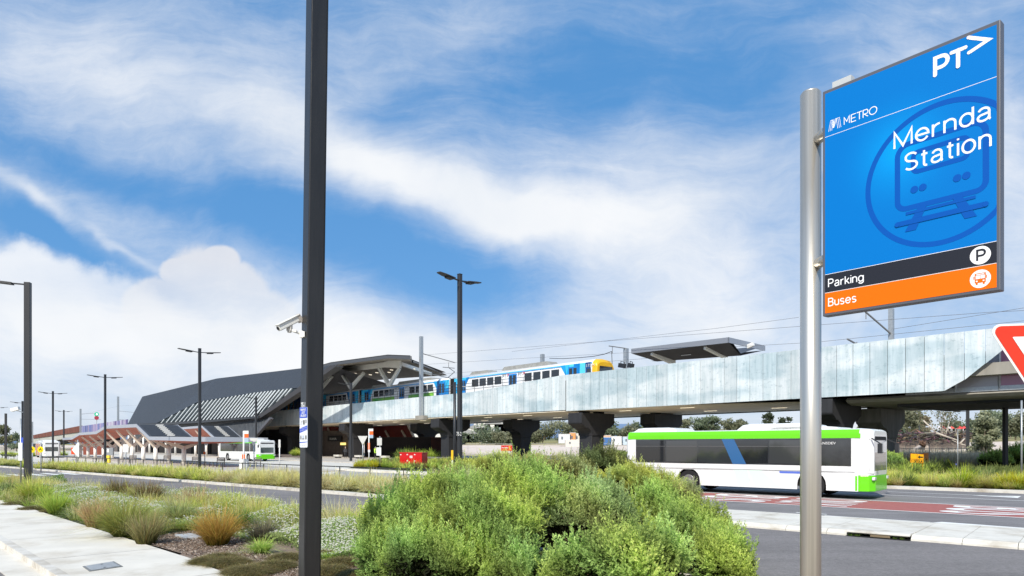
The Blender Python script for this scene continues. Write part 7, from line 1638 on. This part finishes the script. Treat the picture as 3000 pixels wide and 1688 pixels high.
# bark chips
def chips():
    n=9000; poly=reg_poly(mp)(n); n2=5000; p2=reg_poly([G(640,1650,.1),G(860,1640,.1),G(1100,1640,.1),G(1250,1688,.1),G(1100,1720,.1),G(800,1720,.1)])(n2); xy=np.concatenate([poly,p2]); n=len(xy)
    c=np.stack([xy[:,0],xy[:,1],.1+rng.uniform(0,.025,n)],1); d=rng.normal(0,1,(n,3)); d[:,2]*=.25
    cols=np.array([(.13,.08,.05),(.34,.27,.22),(.22,.16,.12),(.42,.36,.30)])[rng.integers(0,4,n)]*(1+rng.normal(0,.15,(n,1))); v_,c_=leaves(c,d,rng.uniform(.02,.07,n),rng.uniform(.004,.012,n),np.clip(cols,.01,.9))
    o=np_mesh('bark_chips',v_,c_,mats=attr_mat('chips',0,.9)); tag(o,'bark mulch chips scattered over the planted bed','mulch',kind='stuff')
chips()
# ---------------- shrubs
def shrub(label,px,Y,top,rx,ry,n,col,tip,L_=.056,wl=.155,gap=None,stemc=(.20,.13,.08),lumps=14,low=.12,seed=0,up=.8,name='shrub',sprig=11,base=None,dens=1.,shoot=.34):
    r_=np.random.default_rng(100+seed); b=Vector((ax(px)*Y,Y,.09)); zt=HC+(H-top)*Y/F; h=zt-b.z; t=thing(name,label,'shrub',tuple(b))
    # lumpy crown: union of lobes; sprigs on their skins
    lob=[]
    for k in range(lumps):
        a=2*math.pi*k/lumps*1.618*3; f=math.sqrt((k+.5)/lumps); x=rx*.74*f*math.cos(a); y=ry*.74*f*math.sin(a); zz=h*(.62-.30*f*f)+r_.uniform(-.13,.10)*h; rr=min(rx,ry)*r_.uniform(.20,.44)
        lob.append((x,y,zz,rr,min(h-zz,rr*1.25)*r_.uniform(.8,1.)+.02))
    lob.append((0,0,h*.62,min(rx,ry)*.45,h*.36))
    C=[];D=[]; per=n//len(lob)
    for x,y,z,rr,rh in lob:
        q=r_.normal(0,1,(per,3)); q[:,2]=np.abs(q[:,2])*np.where(r_.uniform(0,1,per)<.72,1,-1)+.1; q/=np.linalg.norm(q,axis=1)[:,None]
        rad=r_.uniform(.62,1.08,per)[:,None]; c=np.array([x,y,z])+q*rad*np.array([rr*1.15,rr*1.15,rh]); 
        lowm=q[:,2]<0; c[lowm,2]-=r_.uniform(0,1,lowm.sum())*h*.42
        C.append(c); D.append(q+np.array([0,0,up])+r_.normal(0,.35,(per,3)))
    C=np.concatenate(C); D=np.concatenate(D); D/=np.linalg.norm(D,axis=1)[:,None]
    ok=C[:,2]>low*h*.4
    if gap:
        for gx0,gx1,gz0,gz1 in gap:
            sx=(C[:,0]+b.x)/(C[:,1]+b.y)*F+1500; sy=H-(C[:,2]+b.z-HC)/(C[:,1]+b.y)*F
            ok&=~((((sx-(gx0+gx1)/2)/((gx1-gx0)/2))**2+((sy-(gz0+gz1)/2)/((gz1-gz0)/2))**2<1)&(C[:,1]<ry*.1)&(r_.uniform(0,1,len(C))>.05))
    C=C[ok];D=D[ok]
    ns=int(len(C)*.10); idx=r_.choice(len(C),ns,replace=False); SC_=C[idx]; SD=D[idx]*.5+np.array([0,0,1.])+r_.normal(0,.22,(ns,3)); SD/=np.linalg.norm(SD,axis=1)[:,None]
    sh=r_.uniform(.3,1.,ns)[:,None]*shoot; hi=SC_[:,2]>h*.35
    for f_ in (.35,.7,1.): C=np.concatenate([C,(SC_+SD*sh*f_)[hi]]); D=np.concatenate([D,SD[hi]])
    m=len(C)
    # depth of each sprig below the outer envelope -> shade painted in: darker, yellower inside
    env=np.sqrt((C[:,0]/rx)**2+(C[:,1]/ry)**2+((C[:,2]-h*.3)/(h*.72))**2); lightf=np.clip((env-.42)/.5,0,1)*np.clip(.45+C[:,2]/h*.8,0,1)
    V_=[];K=[]; sl=L_*2.0
    tone=(1+.25*np.sin(C[:,0]*2.3+seed)*np.cos(C[:,1]*2+C[:,2]*3)+.16*np.sin(C[:,0]*9+C[:,2]*7+seed))[:,None]*(1+np.array([.10,.03,-.06])*np.sin(C[:,0]*4.1+C[:,2]*5+seed*2)[:,None])
    for j in range(sprig):
        f=j/(sprig-1); pos=C+D*(sl*(f-.35))[...,None] if False else C+D*(sl*(f-.35))
        side=r_.normal(0,1,(m,3)); side-=D*np.sum(side*D,1)[:,None]; side/=np.linalg.norm(side,axis=1)[:,None]
        dd=D*(.55+.6*f)+side*(1.0-.45*f); L2=L_*r_.uniform(.7,1.25,m)*(1-.35*f)
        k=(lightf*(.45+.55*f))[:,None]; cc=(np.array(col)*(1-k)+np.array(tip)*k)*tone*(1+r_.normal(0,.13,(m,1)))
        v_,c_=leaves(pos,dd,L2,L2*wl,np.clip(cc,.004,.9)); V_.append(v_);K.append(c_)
    # added inner leaves, shade put into their colour, so no light shows through
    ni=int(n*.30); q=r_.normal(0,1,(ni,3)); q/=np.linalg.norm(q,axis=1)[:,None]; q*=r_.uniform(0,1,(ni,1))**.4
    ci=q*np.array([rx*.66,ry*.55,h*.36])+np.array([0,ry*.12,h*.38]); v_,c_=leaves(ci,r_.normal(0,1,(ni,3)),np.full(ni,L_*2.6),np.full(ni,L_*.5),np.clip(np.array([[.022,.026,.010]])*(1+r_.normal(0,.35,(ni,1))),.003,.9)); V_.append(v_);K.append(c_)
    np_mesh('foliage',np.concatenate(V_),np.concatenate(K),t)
    mb=MB(); 
    for k in range(26):
        x,y,z,rr,rh=lob[k%len(lob)]; a=r_.uniform(0,6.28); bx=.14*rx*math.cos(a); by=.14*ry*math.sin(a); tx=x+r_.normal(0,.12)*rx; ty=y+r_.normal(0,.12)*ry; tz=z+rh*.5
        mx_,my_,mz=(bx+(tx-bx)*.45,by+(ty-by)*.45,tz*.5); mb.tube((bx,by,0),(mx_,my_,mz),.016,.011,n=6,cap=False); mb.tube((mx_,my_,mz),(tx,ty,tz),.011,.004,n=5,cap=False)
    mb.build('stems',mat('stem_%d'%int(stemc[0]*100),stemc,.9,var=.3,scale=20),t,world=False)
    return t
G1=((.07,.12,.018),(.64,.80,.20)); G2=((.06,.11,.02),(.54,.72,.20)); G3=((.09,.12,.03),(.62,.74,.28)); G4=((.07,.14,.02),(.68,.86,.24)); Y1=((.13,.17,.025),(.78,.84,.22)); O1=((.12,.14,.03),(.66,.67,.28))
gp_=[(1590,1740,1540,1680)]
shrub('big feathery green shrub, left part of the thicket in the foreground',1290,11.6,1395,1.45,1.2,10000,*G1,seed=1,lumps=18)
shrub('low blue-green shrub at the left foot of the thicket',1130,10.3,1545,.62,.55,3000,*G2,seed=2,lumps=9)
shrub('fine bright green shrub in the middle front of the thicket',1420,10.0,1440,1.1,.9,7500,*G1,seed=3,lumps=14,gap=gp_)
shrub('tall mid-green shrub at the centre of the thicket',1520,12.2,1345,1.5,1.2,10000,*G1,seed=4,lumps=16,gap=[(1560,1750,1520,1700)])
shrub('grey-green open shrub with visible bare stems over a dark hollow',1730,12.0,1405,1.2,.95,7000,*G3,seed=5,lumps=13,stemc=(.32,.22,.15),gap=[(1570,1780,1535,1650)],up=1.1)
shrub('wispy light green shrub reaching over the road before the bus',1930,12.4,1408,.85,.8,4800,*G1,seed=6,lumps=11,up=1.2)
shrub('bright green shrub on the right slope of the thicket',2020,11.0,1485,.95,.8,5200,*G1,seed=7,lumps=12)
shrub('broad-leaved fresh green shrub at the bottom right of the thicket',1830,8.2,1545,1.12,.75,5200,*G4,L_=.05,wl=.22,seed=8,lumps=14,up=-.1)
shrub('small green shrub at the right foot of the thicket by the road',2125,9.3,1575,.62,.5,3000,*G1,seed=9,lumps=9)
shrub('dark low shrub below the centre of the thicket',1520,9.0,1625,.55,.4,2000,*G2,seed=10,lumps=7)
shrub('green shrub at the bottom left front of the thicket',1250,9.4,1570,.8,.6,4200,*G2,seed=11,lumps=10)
for i,(px,Y,top,rx,n,c,l) in enumerate(((1400,26,1340,1.7,4200,Y1,'yellow-green shrub beside the central lamp pole on the median'),(1470,25,1322,1.8,4600,Y1,'tallest yellow-green shrub at the left of the median row'),(1560,24.5,1330,1.6,4200,O1,'olive shrub in front of the slender black pier'),(1650,24,1330,1.6,4200,O1,'olive shrub in the middle of the median row'),(1765,24,1308,1.35,4600,((.05,.07,.02),(.30,.34,.12)),'round grey-olive shrub in front of the broad black pier'),(1830,23,1362,1.3,3600,Y1,'low yellow-green shrub left of the bus tail'),(1905,22.5,1385,1.1,3000,Y1,'low shrub in front of the rear of the passing bus'),(1330,23,1385,1.2,3200,O1,'low olive shrub at the foot of the central lamp pole'),(1990,21.5,1425,.7,1800,O1,'lowest small shrub at the end of the median row'))):
    shrub(l,px,Y,top,rx,1.2,n,*c,L_=.085,wl=.15,seed=20+i,lumps=10,sprig=8)
shrub('round dark green shrub behind the bicycle hoops',1822,70,1330,1.6,1.3,1200,*G2,L_=.22,wl=.2,seed=41,lumps=8,sprig=6)
for i,(px,Y,top,rx,l) in enumerate(((2985,55,1300,2.2,'dense dark shrub at the right edge beyond the road'),(2618,48,1330,1.0,'small dark bush at the foot of the grey streaked pier'),(2925,54,1325,1.8,'dark shrub behind the plain black pole'))): shrub(l,px,Y,top,rx,1.2,2200,*G2,L_=.16,wl=.2,seed=50+i,lumps=9,sprig=7)
